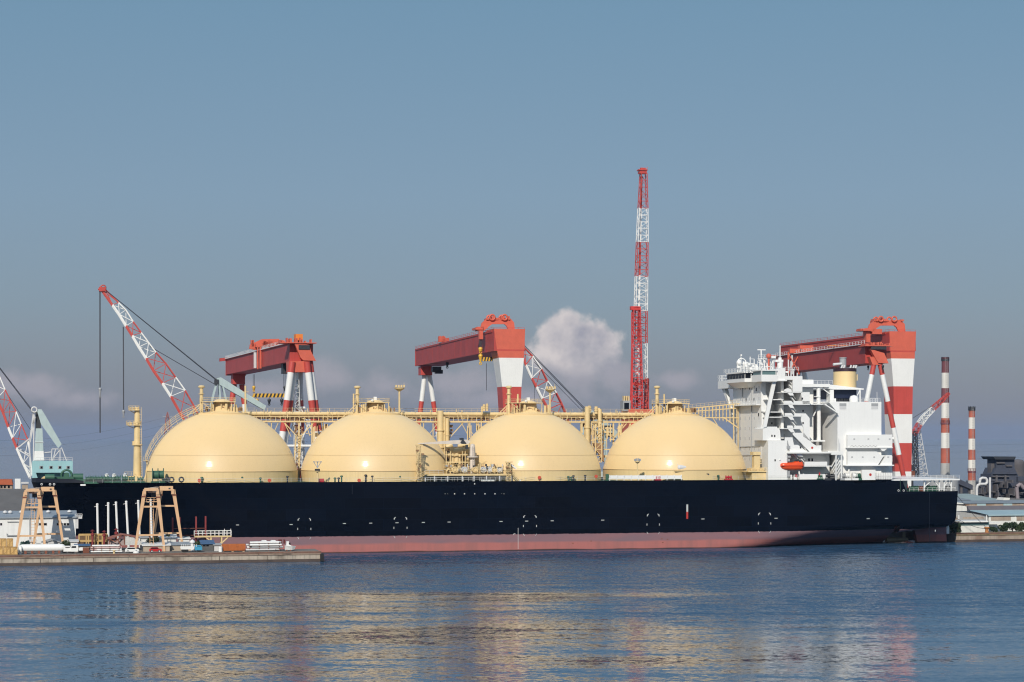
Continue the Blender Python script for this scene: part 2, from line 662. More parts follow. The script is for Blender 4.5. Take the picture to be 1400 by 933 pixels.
    nt.links.new(M('MULTIPLY', M('ADD', M('MULTIPLY', rough_patch, -0.120), MR(spz.outputs[1], 300, 400, -0.006, -0.036)), near), lean.inputs[1])
    sl = VA(sl, lean.outputs[0])
    nrm = nt.nodes.new('ShaderNodeVectorMath'); nrm.operation = 'NORMALIZE'
    nt.links.new(VA(sl, (0, 0, 1)), nrm.inputs[0])
    nt.links.new(nrm.outputs[0], b.inputs['Normal'])
    nt.links.new(M('ADD', M('MULTIPLY', rough_patch, 0.10), 0.05), b.inputs['Roughness'])
    return m


M_water = water_material()


def world_sheet(name, pts, z, m):
    me = bpy.data.meshes.new(name)
    me.from_pydata([(x, y, z) for x, y in pts], [], [tuple(range(len(pts)))])
    me.materials.append(m)
    o = bpy.data.objects.new(name, me)
    COL.objects.link(o)
    return tag(o, kind='structure')


world_sheet('water', [(-12000, -200), (12000, -200), (12000, 24000), (-12000, 24000)], 0.0, M_water)

# ------------------------------------------------------------------ the land: left pier, yard behind the ship, right shore
GZ = 2.6
M_yard = mat('yard_ground', (0.17, 0.155, 0.14), 0.9, 0.25, 0.2, dirt=((0.10, 0.085, 0.07), 0.08, 0.7))
M_quaywall = mat('quay_wall_concrete', (0.43, 0.37, 0.30), 0.9, 0.2, 0.5, streak=0.5, bump=0.02, dirt=((0.10, 0.075, 0.055), 0.25, 0.75))
OUT = [(-41, -36.0), (-41, -23), (-62, -23), (-62, -5), (-121, -5), (-121, 52), (150, 52), (163, 14.6), (2500, 14.6), (2500, 700), (500, 700),
       (420, 330), (-700, 330), (-900, -36.0)]
mb = MB()
mb.slab(OUT, -3, GZ)
land = mb.build('ground', M_yard, None, (0, 0, 0))
tag(land, kind='structure')


def shore_wall(name, label, pts, thick, top, mats, low=-2.5):
    """retaining wall along the water with a coping, its face just in front of the land"""
    t = thing(name, label, 'wall', (pts[0][0], pts[0][1], 0))
    a, b = Vector((*pts[0], 0)), Vector((*pts[1], 0))
    f = MB()
    f.box(a.x, b.x, a.y - thick, a.y - 0.01, low, top - 0.75)
    f.build('wall_face', mats[0], t)
    c = MB()
    L_ = b.x - a.x
    n = max(2, int(abs(L_) / 16))
    for i in range(n):
        u0, u1 = a.x + L_ * i / n, a.x + L_ * (i + 1) / n
        c.box(u0 + 0.04 * (1 if L_ > 0 else -1), u1 - 0.04 * (1 if L_ > 0 else -1), a.y - thick - 0.18, a.y + 1.2, top - 0.75, top + 0.12)
    c.build('coping', mats[1], t)
    k = MB()
    k.box(a.x, b.x, a.y - thick - 0.22, a.y - thick - 0.185, top - .28, top + .1)
    k.build('timber_kerb', M_kerb, t)
    k = MB()
    k.box(a.x, b.x, a.y - thick - 0.05, a.y - thick + 0.02, low, 0.75)
    k.build('tide_stain', mats[2], t)
    return t


M_kerb = mat('rusty_kerb', (0.17, 0.085, 0.06), 0.85, 0.35, 0.5, dirt=((0.3, 0.2, 0.15), 0.3, 0.6))
M_wet = mat('wet_tidal_band', (0.075, 0.052, 0.042), 0.55, 0.35, 0.6, bump=0.02)
M_coping = mat('coping_concrete', (0.27, 0.20, 0.15), 0.85, 0.25, 0.4, streak=0.2, dirt=((0.07, 0.05, 0.04), 0.3, 0.7))
qw = shore_wall('quay_wall', 'long stained concrete quay wall under the goliath cranes and timber crates, facing open water', [(-41, -36.1), (-420, -36.1)], 0.5, GZ, (M_quaywall, M_coping, M_wet))
for px in (55, 128, 198, 366, 300):
    fd = MB()
    u = U(px, -36.7)
    fd.box(u - 0.06, u + 0.06, -36.72, -36.6, -0.5, GZ - 0.8)
    fd.build('joint', M_wet, qw)
fd = MB()
fd.box(-41.3, -40.4, -37.5, -36.3, -0.5, 2.1); fd.box(-41.25, -40.45, -37.7, -37.5, 0.2, 1.8)
fd.build('fender', M_blackr, qw)
M_beige = mat('beige_quay_concrete', (0.36, 0.29, 0.23), 0.9, 0.25, 0.3, streak=0.4, dirt=((0.16, 0.08, 0.05), 0.2, 0.6))
M_rubble = mat('brown_bank', (0.20, 0.15, 0.09), 0.95, 0.4, 0.8, dirt=((0.08, 0.08, 0.03), 0.3, 0.8))
shore_wall('quay_wall', 'beige rust-streaked shore wall astern of the ship, below the trees and the white shed', [(163.2, 14.5), (900, 14.5)], 0.5, 2.75, (M_beige, M_rubble, M_wet))

# ------------------------------------------------------------------ the air: thin summer haze over the harbour
def build_haze():
    me = bpy.data.meshes.new('haze')
    x, y0, y1, z0, z1 = 12500, -300, 25000, -5, 150
    vs_ = [(a, b, c) for c in (z0, z1) for b in (y0, y1) for a in (-x, x)]
    me.from_pydata(vs_, [], [(0, 2, 3, 1), (4, 5, 7, 6), (0, 1, 5, 4), (2, 6, 7, 3), (0, 4, 6, 2), (1, 3, 7, 5)])
    m = bpy.data.materials.new('haze')
    m.use_nodes = True
    n = m.node_tree
    n.nodes.remove(n.nodes['Principled BSDF'])
    pv = n.nodes.new('ShaderNodeVolumePrincipled')
    pv.inputs['Color'].default_value = (0.42, 0.60, 0.92, 1)
    pv.inputs['Density'].default_value = HAZE
    pv.inputs['Anisotropy'].default_value = 0.0
    n.links.new(pv.outputs[0], n.nodes['Material Output'].inputs['Volume'])
    me.materials.append(m)
    o = bpy.data.objects.new('haze', me)
    COL.objects.link(o)
    tag(o, kind='stuff')


HAZE = 0.00003
USE_HAZE = True
if USE_HAZE:
    build_haze()
# ------------------------------------------------------------------ the gas carrier
DZ = 20.0       # deck height
CV = 23.0       # centre line
ship = thing('gas_carrier_ship', 'huge black-hulled gas carrier ship with four cream domes and a white superstructure', 'ship', (20, CV, 0))


def hull_material():
    m = bpy.data.materials.new('hull_paint')
    m.use_nodes = True
    nt = m.node_tree
    b = nt.nodes['Principled BSDF']
    b.inputs['Roughness'].default_value = 0.36
    b.inputs['Specular IOR Level'].default_value = 0.12
    g = nt.nodes.new('ShaderNodeNewGeometry')
    sp = nt.nodes.new('ShaderNodeSeparateXYZ')
    nt.links.new(g.outputs['Position'], sp.inputs[0])
    tc = nt.nodes.new('ShaderNodeTexCoord')

    def noise(scale, vec, det=5):
        mp = nt.nodes.new('ShaderNodeMapping')
        mp.inputs['Scale'].default_value = vec
        nt.links.new(tc.outputs['Object'], mp.inputs['Vector'])
        n = nt.nodes.new('ShaderNodeTexNoise')
        n.inputs['Scale'].default_value = scale
        n.inputs['Detail'].default_value = det
        nt.links.new(mp.outputs['Vector'], n.inputs['Vector'])
        return n.outputs['Fac']

    def M(op, a, b_):
        n = nt.nodes.new('ShaderNodeMath'); n.operation = op
        for i, x in enumerate((a, b_)):
            if isinstance(x, (int, float)): n.inputs[i].default_value = x
            else: nt.links.new(x, n.inputs[i])
        return n.outputs[0]

    def MR(x, a, b_, c=0.0, d=1.0):
        n = nt.nodes.new('ShaderNodeMapRange')
        for k, v in zip(('From Min', 'From Max', 'To Min', 'To Max'), (a, b_, c, d)): n.inputs[k].default_value = v
        nt.links.new(x, n.inputs['Value'])
        return n.outputs['Result']

    def mix(f, a, b_):
        n = nt.nodes.new('ShaderNodeMix'); n.data_type = 'RGBA'
        nt.links.new(f, n.inputs['Factor'])
        for k, x in (('A', a), ('B', b_)):
            if isinstance(x, tuple): n.inputs[k].default_value = (*x, 1)
            else: nt.links.new(x, n.inputs[k])
        return n.outputs['Result']
    z = sp.outputs[2]
    nlong = noise(0.22, (0.25, 1, 1))
    nbig = noise(0.05, (1, 1, 1.5), 3)
    nstreak = noise(0.5, (1.0, 1.0, 0.06), 4)
    red = mix(MR(nstreak, 0.4, 0.75), (0.41, 0.15, 0.135), (0.31, 0.135, 0.125))
    mauve = mix(MR(nlong, 0.35, 0.65), (0.275, 0.14, 0.15), (0.21, 0.135, 0.155))
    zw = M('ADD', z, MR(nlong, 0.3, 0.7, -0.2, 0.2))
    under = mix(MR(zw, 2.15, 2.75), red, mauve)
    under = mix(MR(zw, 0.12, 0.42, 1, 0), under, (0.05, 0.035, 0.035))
    pl = nt.nodes.new('ShaderNodeTexBrick')
    pl.inputs['Scale'].default_value = 1.0
    for k, v in (('Color1', (0.75, 0.75, 0.75, 1)), ('Color2', (1.25, 1.25, 1.25, 1)), ('Mortar', (2.1, 2.1, 2.1, 1))): pl.inputs[k].default_value = v
    pl.inputs['Mortar Size'].default_value = 0.035
    pl.inputs['Brick Width'].default_value = 11.0
    pl.inputs['Row Height'].default_value = 3.1
    cmb = nt.nodes.new('ShaderNodeCombineXYZ')
    so = nt.nodes.new('ShaderNodeSeparateXYZ')
    nt.links.new(tc.outputs['Object'], so.inputs[0])
    nt.links.new(so.outputs[0], cmb.inputs[0]); nt.links.new(so.outputs[2], cmb.inputs[1])
    nt.links.new(cmb.outputs[0], pl.inputs['Vector'])
    base = mix(MR(nbig, 0.35, 0.65), (0.0008, 0.0030, 0.0085), (0.0020, 0.0036, 0.0085))
    mul = nt.nodes.new('ShaderNodeMix'); mul.data_type = 'RGBA'; mul.blend_type = 'MULTIPLY'
    mul.inputs['Factor'].default_value = 1
    nt.links.new(base, mul.inputs['A']); nt.links.new(pl.outputs['Color'], mul.inputs['B'])
    zt = M('ADD', z, MR(noise(0.8, (1, 1, 1), 4), 0.35, 0.65, -0.05, 0.05))
    col = mix(MR(zt, 4.62, 4.74), under, mul.outputs['Result'])
    nt.links.new(col, b.inputs['Base Color'])
    nt.links.new(MR(z, 4.66, 4.70, 0.6, 0.24), b.inputs['Roughness'])
    bp = nt.nodes.new('ShaderNodeBump')
    bp.inputs['Distance'].default_value = 0.12
    bp.inputs['Strength'].default_value = 0.6
    nt.links.new(noise(0.35, (0.5, 1, 1), 3), bp.inputs['Height'])
    nt.links.new(bp.outputs['Normal'], b.inputs['Normal'])
    return m


M_hull = hull_material()
UB, US = -115.5, 159.0     # bow tip and transom


def sstep(a, b, x):
    t = max(0, min(1, (x - a) / (b - a)))
    return t * t * (3 - 2 * t)


ZK = [(62, -3), (80, -1.2), (92, .6), (105, 3.6), (118, 5.4), (140, 6.4), (170, 6.4)]


def hull_section(u):
    """half-breadths from the keel side upward at station u: list of (half breadth, z)"""
    Bm = 23.0
    # forward taper
    if u < -48:
        t = (u - UB) / (-48 - UB)
        bd = Bm * (1 - (1 - t) ** 2.6) ** 0.62       # deck edge is full
        t2 = max(0.0, (u - (UB + 7)) / (-40 - (UB + 7)))
        bw = Bm * max(0.0, 1 - (1 - t2) ** 1.9) ** 0.95 if t2 > 0 else 0.0
    else:
        bd = bw = Bm
    zk = -3.0
    for (ua, za), (ub, zb) in zip(ZK, ZK[1:]):
        if ua <= u <= ub:
            zk = za + (zb - za) * (u - ua) / (ub - ua)
    if u > 62:
        bd = Bm - 4.5 * sstep(95, 161, u)
    out = []
    for z in (-3.0, -2, -1, -.4, 0, .5, 1, 1.5, 2, 2.5, 3, 3.5, 4, 4.5, 5, 5.5, 6, 6.5, 7, 8, 10, 12, 14.5, 17, DZ):
        if u > 62:
            dz_ = max(0.0, zk - z)                     # below the knuckle the run is drawn in under the ship
            hb = max(bd - (2.3 * dz_ - 1.1 * (1 - math.exp(-dz_ / .9))), 2.0)
        else:
            s_ = max(0, min(1, (z + 1) / (DZ + 1)))
            hb = bw + (bd - bw) * s_ ** 1.7
        out.append((max(hb, 0.02), z))
    return out


stations = [UB, UB + 1.2, UB + 3, -108, -104, -100, -96, -91, -86, -80, -74, -67, -60, -54, -48, -30, 0, 30, 62, 70, 78, 86, 94, 102, 110, 118, 126, 134, 140]
hb = MB()
secs = [hull_section(u) for u in stations]
nz_ = len(secs[0])
for side in (-1, 1):
    vs_, fs = [], []
    for u, s_ in zip(stations, secs):
        for h_, z in s_:
            # raked stem
            uu = u + (7.5 * (1 - (z + 1) / (DZ + 1)) if u < -100 else 7.5 * (1 - (z + 1) / (DZ + 1)) * max(0, (-60 - u) / 40) if u < -60 else 0)
            vs_.append((uu, CV + side * h_, z))
    for i in range(len(stations) - 1):
        for j in range(nz_ - 1):
            q = (i * nz_ + j, (i + 1) * nz_ + j, (i + 1) * nz_ + j + 1, i * nz_ + j + 1)
            fs.append(q if side < 0 else q[::-1])
    hb.add(vs_, fs, 0, True)
# stern body: lofted from station 134 to the transom, upper part only, the run of the hull sweeps up over the propeller
st2 = [140, 141.5, 142, 146, 150, 153, 156, 158.2, US]
def stern_sec(u):
    bd = 23.0 - 4.5 * sstep(95, 161, u)
    zb = 3.6 + 1.2 * sstep(140, 152, u) + (1.6 * ((u - 156) / 3) ** 2 if u > 156 else 0)   # bottom of the counter
    pts = [(0.3, zb), (bd * 0.5, zb + 0.03), (bd * 0.88, zb + 0.12), (bd * 0.955, zb + .45), (bd * 0.99, zb + 1.1), (bd, zb + 1.9)]
    n = 6
    z0 = zb + 1.9
    for k in range(1, n + 1):
        pts.append((bd, z0 + (16.15 - z0) * k / n))
    return pts
s2 = [stern_sec(u) for u in st2]
n2 = len(s2[0])
for side in (-1, 1):
    vs_ = [(u + (0 if u < US - 0.1 else (z - 10) * 0.08), CV + side * h_, z) for u, s_ in zip(st2, s2) for h_, z in s_]
    fs = []
    for i in range(len(st2) - 1):
        for j in range(n2 - 1):
            q = (i * n2 + j, (i + 1) * n2 + j, (i + 1) * n2 + j + 1, i * n2 + j + 1)
            fs.append(q if side < 0 else q[::-1])
    hb.add(vs_, fs, 0, True)
# transom
tv = [(US + (z - 10) * 0.08, CV - h_, z) for h_, z in s2[-1]] + [(US + (z - 10) * 0.08, CV + h_, z) for h_, z in reversed(s2[-1])]
hb.add(tv, [tuple(range(len(tv)))], 0)
# lower run forward of the propeller aperture closes to the centre line
lo = secs[-1]
# bulwark step: high side plating carried aft to px 1235 and cut down on a slant to the mooring deck
for side, v_ in ((-1, None), (1, None)):
    ua, ub = 139.9, 140.6
    for (a0, a1) in ((ua, ub),):
        ba = CV + side * (23.0 - 4.5 * sstep(95, 161, a0)); bb = CV + side * (23.0 - 4.5 * sstep(95, 161, a1))
        bc = CV + side * (23.0 - 4.5 * sstep(95, 161, a1 + 1.6))
        poly = [(a0, ba, 16.1), (a1 + 1.6, bc, 16.1), (a1, bb, DZ), (a0, ba, DZ)]
        hb.add(poly, [(0, 1, 2, 3)] if side < 0 else [(3, 2, 1, 0)], 0)
        hb.add([(p[0], p[1] - side * 0.25, p[2]) for p in poly], [(3, 2, 1, 0)] if side < 0 else [(0, 1, 2, 3)], 0)
# skeg closing plate
hb.add([(140, CV - h_, z) for h_, z in lo] + [(140, CV + h_, z) for h_, z in reversed(lo)], [tuple(range(2 * len(lo)))], 0)
# rudder and its horn, standing in the water aft of the aperture
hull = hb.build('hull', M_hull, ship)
for cv_ in (15.0,):
    rk = MB(); rk.prism([(151.5, -3), (160.6, -3), (160.0, 6.0), (149.0, 6.0)], cv_ - 0.9, cv_ + 0.9); rk.build('rudder', M_hull, ship)
# propeller boss and blade tops in the aperture
pb = MB()
pb.tube((140.05, 14, 1.0), (147.2, 14, 1.0), 1.0, 12, 0.6); pb.bar((146, 14, 1.0), (146, 14, 3.4), 1.0, .2)
pb.build('propeller_boss', mat('bronze', (0.16, 0.13, 0.08), 0.5, 0.2, 0.8), ship)

# decks
dk = MB()
poly = []
for u, s_ in zip(stations[1:], secs[1:]):
    poly.append((u, s_[-1][0]))
pl = [(u, CV - h_ + 0.05) for u, h_ in poly] + [(u, CV + h_ - 0.05) for u, h_ in reversed(poly)]
dk.add([(u, v, DZ - 0.25) for u, v in pl], [tuple(range(len(pl)))], 0)
pl2 = [(u, CV - (23.0 - 4.5 * sstep(95, 161, u)) + 0.05) for u in st2] + [(u, CV + (23.0 - 4.5 * sstep(95, 161, u)) - 0.05) for u in reversed(st2)]
dk.add([(u, v, 16.05) for u, v in pl2], [tuple(range(len(pl2)))], 0)
dk.add([(140, CV - 20, 16.05), (140, CV + 20, 16.05), (140, CV + 20, DZ - .25), (140, CV - 20, DZ - .25)], [(0, 1, 2, 3)], 0)
M_deck = mat('green_deck', (0.06, 0.13, 0.10), 0.7, 0.2, 0.3)
dk.build('deck', M_deck, ship)

# forecastle bulwark
fb = MB()
ff = [(u, s_[-1][0]) for u, s_ in zip(stations, secs) if u < -95]
uF = U(107, 5)
for side in (-1, 1):
    for (u0, h0), (u1, h1) in zip(ff, ff[1:] + [(uF, hull_section(uF)[-1][0])]):
        top0 = DZ + 1.0; top1 = DZ + 1.0 if u1 < uF - 0.5 else DZ + 0.1
        a = [(u0, CV + side * h0, DZ - 0.1), (u1, CV + side * h1, DZ - 0.1), (u1, CV + side * h1, top1), (u0, CV + side * h0, top0)]
        b = [(p[0], p[1] - side * min(0.3, h0), p[2]) for p in a]
        fb.add(a, [(0, 1, 2, 3)]); fb.add(b, [(0, 1, 2, 3)])
fb.build('bulwark', mat('bulwark_black', (0.006, 0.008, 0.016), 0.5, 0.2, 0.5), ship)

# painted marks on the side plating (thin raised plates)
M_mark = mat('white_mark', (0.5, 0.52, 0.52), 0.5, 0.06, 1)
M_markr = mat('red_mark', (0.5, 0.04, 0.03), 0.5, 0.06, 1)


def side_v(u, z):
    if u > 140:
        bd = 23.0 - 4.5 * sstep(95, 161, u)
        return CV - bd
    s_ = hull_section(u)
    for (h0, z0), (h1, z1) in zip(s_, s_[1:]):
        if z0 <= z <= z1:
            return CV - (h0 + (h1 - h0) * (z - z0) / (z1 - z0))
    return 0


def on_side(px, py):
    v = 0.0
    for _ in range(6):
        u, z = P(px, py, v)
        v = side_v(u, z)
    return u, v, z


def plate(name, px0, px1, py0, py1, m, parent=ship):
    u0, v0, z0 = on_side(px0, py0); u1, v1, z1 = on_side(px1, py1)
    k = MB()
    k.add([(u0, v0 - .03, z1), (u1, v1 - .03, z1), (u1, v1 - .03, z0), (u0, v0 - .03, z0),
           (u0, v0 + .05, z1), (u1, v1 + .05, z1), (u1, v1 + .05, z0), (u0, v0 + .05, z0)],
          [(0, 1, 2, 3), (0, 4, 5, 1), (3, 2, 6, 7), (0, 3, 7, 4), (1, 5, 6, 2)])
    return k.build(name, m, parent)


for px, py in ((324.7, 718), (361.5, 717.8), (398, 717.4), (470.8, 716), (506.8, 715.5), (542.8, 715), (578.8, 714.5), (614, 714), (685, 713.2), (720, 712.7),
               (755, 712.3), (824, 711.4), (961, 709.8), (1061, 708.8), (1187, 709.4), (1212, 709)):
    plate('tug_mark', px - 2.1, px + 2.1, py - 0.45, py + 0.45, M_mark)
for x0, x1, y0, y1 in ((407, 425, 709, 737), (538.5, 556.5, 707.5, 735.5), (715.5, 733.5, 705, 732.5), (884.5, 901.5, 703, 730), (1036.7, 1053.8, 701.5, 728.5)):
    for x, dx_ in ((x0, 1), (x1, -1)):
        for ps in ([(x + dx_ * 2.6, y0 - .6), (x + dx_ * 2.4, y0 + .5), (x + dx_ * 1.3, y0 + 1.2), (x + dx_ * 1.0, y0 + 3), (x, y0 + 3.4), (x, y0 + 1)],
                   [(x - .45, y0 + 13), (x + .45, y0 + 13), (x + .45, y0 + 15.8), (x - .45, y0 + 15.8)],
                   [(x - .5, y1 - 2.4), (x + .4, y1 - 2.4), (x + dx_ * 1.8, y1), (x + dx_ * 1.4, y1 + .7)]):
            pts = [on_side(a, b) for a, b in ps]
            k = MB(); k.add([(u, v - 0.03, z) for u, v, z in pts], [tuple(range(len(pts)))])
            k.build('tug_bracket', M_mark, ship)
for px, r_ in ((608.5, .5), (612, .3), (621.5, .95), (635, .95), (649, .8), (663, .95), (676.7, .95), (686, .3), (689, .5)):
    k = MB()
    c = on_side(px, 675.4)
    rr = r_ * 0.21
    k.add([(c[0] + rr * math.cos(t * math.pi / 4), c[1] - .03, c[2] + rr * math.sin(t * math.pi / 4)) for t in range(8)], [tuple(range(8))])
    k.build('side_mark', M_mark, ship)
plate('pilot_mark', 938.4, 940.8, 690, 700, M_mark)
plate('pilot_mark', 938.4, 940.8, 700, 709.6, M_markr)
plate('draught_mark', 708.1, 708.6, 722, 751, M_lgrey)
plate('draught_mark', 702.2, 704.6, 729.8, 730.6, M_lgrey)
plate('draught_mark', 701.6, 702.2, 730.6, 731.8, M_lgrey)
plate('draught_mark', 648.2, 649.6, 660.8, 662.6, M_mark)
plate('anchor_light', 1278.2, 1279.2, 724.6, 727, M_mark)
for x, y in ((783, 743), (808, 740), (904.5, 737), (906, 742), (912.5, 737.5), (1010, 729)):
    plate('rust_patch', x - .9, x + 1.3, y - .5, y + .5, M_rust)
M_seamd = mat('seam_black', (0.006, 0.009, 0.02), 0.4, 0.2, 0.5)
for x in (481.5,):
    plate('weld_seam', x - .25, x + .25, 663, 676, M_seamd)
for x0, y0 in ((1228.5, 671), (1235.5, 671)):
    c = on_side(x0, y0)
    k = MB(); k.torus((c[0], c[1], c[2]), 0.26, 0.09, 'v', 10, 5)
    k.build('mooring_pipe', M_lgrey, ship)
for px in (57, 68.5, 74):
    v = 18.0
    for _ in range(5):
        u, z = P(px, 662.5, v); v = CV - hull_section(max(UB + .1, u))[-1][0]
    k = MB(); k.torus((u, v - .05, z), 0.24, 0.12, 'v', 10, 5); k.build('mooring_pipe', M_lgrey, ship)

# deck edge rail and little deck fittings near the edge
k = MB()
k.rail([(U(115, 0.6), 3.5, DZ), (U(205, 0.4), 0.6, DZ), (U(1225, 0.5), 2.2, DZ)], 1.1, 2.6, 0.028, rails=2)
k.build('deck_rail', M_lgrey, ship)

# ---- domes
def dome_material():
    m = mat('dome_cream_gloss', (0.77, 0.58, 0.305), 0.5, 0.03, 0.06, coat=0.35, streak=0.03, bump=0.035, bscale=0.45)
    m.node_tree.nodes['Principled BSDF'].inputs['Coat Roughness'].default_value = 0.12
    m.node_tree.nodes['Principled BSDF'].inputs['Diffuse Roughness'].default_value = 0.5
    return m


M_dome = dome_material()
M_skirt = mat('dome_skirt_cream', (0.74, 0.56, 0.29), 0.45, 0.06, 0.1, streak=0.12)
M_seam = mat('dome_seam', (0.55, 0.40, 0.21), 0.5, 0.1, 1)
DR, DCZ = 22.2, 18.6
domes = []
for i, px in enumerate((303.5, 513, 722, 922)):
    cu = U(px, CV)
    d = MB()
    prof = []
    a0 = math.asin(4.4 / DR)
    n = 40
    for j in range(n + 1):
        a = a0 + (math.pi / 2 - a0) * j / n
        prof.append((max(0.05, DR * math.cos(a)), DCZ + DR * math.sin(a) * (0.985 if True else 1)))
    d.lathe((cu, CV), prof, 96)
    dome = d.build('dome', M_dome, ship)
    sk_ = MB()
    rs = DR * math.cos(a0)
    sk_.lathe((cu, CV), [(rs + 0.03, DZ - 0.3), (rs + 0.03, DCZ + 4.35), (rs - .4, DCZ + 4.35)], 96)
    sk_.build('dome_skirt', M_skirt, dome)
    sm_ = MB()
    zz = Zp(622, px, CV)
    rr = math.sqrt(DR ** 2 - ((zz - DCZ) / .985) ** 2)
    sm_.lathe((cu, CV), [(rr - .1, zz - .07), (rr + .05, zz - .05), (rr + .03, zz + .05), (rr - .1, zz + .07)], 96)
    rr = rs
    sm_.lathe((cu, CV), [(rr, DCZ + 4.25), (rr + .14, DCZ + 4.28), (rr + .14, DCZ + 4.42), (rr - .1, DCZ + 4.45)], 96)
    sm_.build('dome_seam', M_seam, dome)
    domes.append((dome, cu, px))
    zt = DCZ + DR * 0.985
    # crown house
    c = MB()
    c.lathe((cu, CV), [(4.2, zt - 0.8), (3.2, zt + 0.3), (2.7, zt + 1.0), (2.4, zt + 2.6), (1.2, zt + 3.1), (0.05, zt + 3.2)], 24)
    c.lathe((cu, CV), [(7.6, zt - 2.2), (7.6, zt - 0.9), (7.4, zt - 0.9)], 40)
    c.build('crown_house', M_dome, dome)
    f = MB()
    f.box(cu - 6.2, cu + 3.6, CV - 4, CV + 4, zt + 2.2, zt + 2.4)
    f.rail([(cu - 6.2, CV - 4, zt + 2.4), (cu + 3.6, CV - 4, zt + 2.4), (cu + 3.6, CV + 4, zt + 2.4), (cu - 6.2, CV + 4, zt + 2.4), (cu - 6.2, CV - 4, zt + 2.4)], 1.1, 1.6, 0.035)
    for du in (-5.8, -3.4, 3.3):
        for dv in (-3.8, 3.8):
            f.bar((cu + du, CV + dv, zt - 0.9), (cu + du, CV + dv, zt + 2.2), 0.2)
    f.bar((cu - 3.4, CV - 3.8, zt + .0), (cu - 5.8, CV - 3.8, zt + 2.0), 0.14)
    f.rail([(cu - 8, CV - 3, zt - 1.6), (cu + 9, CV - 3, zt - 1.6)], 1.3, 1.1, 0.035)
    rnd = random.Random(i)
    for q in range(16):
        uu = cu + rnd.uniform(-6, 5.6)
        f.tube((uu, CV - 3.2, zt - 0.8), (uu, CV - 3.2, zt + rnd.uniform(0.3, 1.9)), rnd.uniform(0.12, 0.3), 8)
    f.build('crown_platform', M_creamp, dome)
    e = MB()
    for q in range(20):
        uu = cu + rnd.uniform(-6.0, 5.6); w_ = rnd.uniform(.3, .9)
        e.box(uu, uu + w_, CV - 3.0, CV - 2.2, zt - .4, zt + rnd.uniform(.1, 1.0))
    e.build('valve_cluster', M_brown, dome)
    # vent mast with flange
    pu = U((275.5, 488.5, 695.7, 898.3)[i], CV - 1)
    ztp = Zp((527.5, 528, 528, 528)[i], px, CV)
    v_ = MB()
    v_.lathe((pu, CV - 1), [(0.55, zt - 3.0), (0.5, ztp - 1.2), (0.5, ztp - .8), (0.95, ztp - .6), (1.0, ztp - .3), (0.6, ztp), (0.05, ztp + .05)], 14)
    v_.lathe((pu, CV - 1), [(0.5, ztp - 2.6), (0.85, ztp - 2.55), (0.85, ztp - 2.35), (0.5, ztp - 2.3)], 14)
    v_.bar((pu - 4.2, CV - 1, zt - 1.9), (pu - .3, CV - 1, zt + 1.8), 0.22)
    v_.bar((pu - 2.6, CV - 1, zt - 1.3), (pu - .3, CV - 1, zt + 1.0), 0.18)
    v_.build('vent_mast', M_creamp, dome)
    if i:
        qx = (0, 483.5, 708, 908)[i]
        qu = U(qx, CV + 1); qz = Zp((0, 538.5, 539, 539)[i], px, CV)
        v_ = MB(); v_.tube((qu, CV + 1, zt - 2), (qu, CV + 1, qz), 0.26, 8); v_.build('vent_pipe', M_creamp, dome)
        v_ = MB(); v_.box(cu - .5, cu + .3, CV - 1, CV + 1, zt + 3.0, zt + 4.0); v_.ball((cu - 1.2, CV - 2.5, zt + 2.8), .45, 8, 5)
        v_.build('instrument_box', M_shipwhite, dome)

# flood-light masts beside the domes
for px, ptop, kind in ((335.5, 522, 0), (546, 529, 1), (752, 531, 1)):
    u = U(px, CV + 3)
    zt_ = Zp(ptop, px, CV + 3)
    f = MB()
    f.tube((u, CV + 3, 38), (u, CV + 3, zt_ - 1.2), 0.28, 8)
    if kind:
        f.lathe((u, CV + 3), [(0.3, zt_ - 1.4), (1.5, zt_ - .6), (1.6, zt_ - .3), (0.3, zt_ - .2)], 12)
        for q in (-1.2, -.4, .4, 1.2):
            f.box(u + q - .25, u + q + .25, CV + 1.6, CV + 2.2, zt_ - .2, zt_ + .5)
        f.bar((u + 1.4, CV + 3, zt_), (u + 1.4, CV + 3, zt_ + 1.2), .08)
    else:
        f.bar((u - .9, CV + 3, zt_ - 3), (u + .9, CV + 3, zt_ - 3), .15)
        f.bar((u - .6, CV + 3, zt_ - 5), (u + .6, CV + 3, zt_ - 5), .15)
    f.build('light_mast', M_creamp, ship)

# ---- pipe bridge running behind the dome crowns
PV = 32.0
z_pipe = Zp(566.5, 612, PV); z_low = Zp(577, 612, PV); z_rail = Zp(560.5, 612, PV)
uL, uR = U(330, PV), U(905, PV)
k = MB()
k.tube((uL, PV - 1.5, z_pipe), (uR, PV - 1.5, z_pipe), 0.62, 12)
n = 46
for i in range(n + 1):
    u = uL + (uR - uL) * i / n
    k.tube((u - .12, PV - 1.5, z_pipe), (u + .12, PV - 1.5, z_pipe), 0.74, 12)
k.build('main_pipe', M_creamp, ship)
k = MB()
k.tube((uL, PV + .2, z_pipe - 1.1), (uR, PV + .2, z_pipe - 1.1), 0.3, 8)
k.tube((uL, PV + 1.2, z_pipe - .6), (uR, PV + 1.2, z_pipe - .6), 0.4, 8)
k.tube((uL, PV - 1.2, z_pipe - 1.35), (uR, PV - 1.2, z_pipe - 1.35), 0.2, 8)
k.build('branch_pipe', M_brown, ship)
k = MB()
for dv in (-2.2, 2.2):
    k.bar((uL, PV + dv, z_low), (uR, PV + dv, z_low), 0.5, 0.45)
    k.bar((uL, PV + dv, z_pipe - .85), (uR, PV + dv, z_pipe - .85), 0.2)
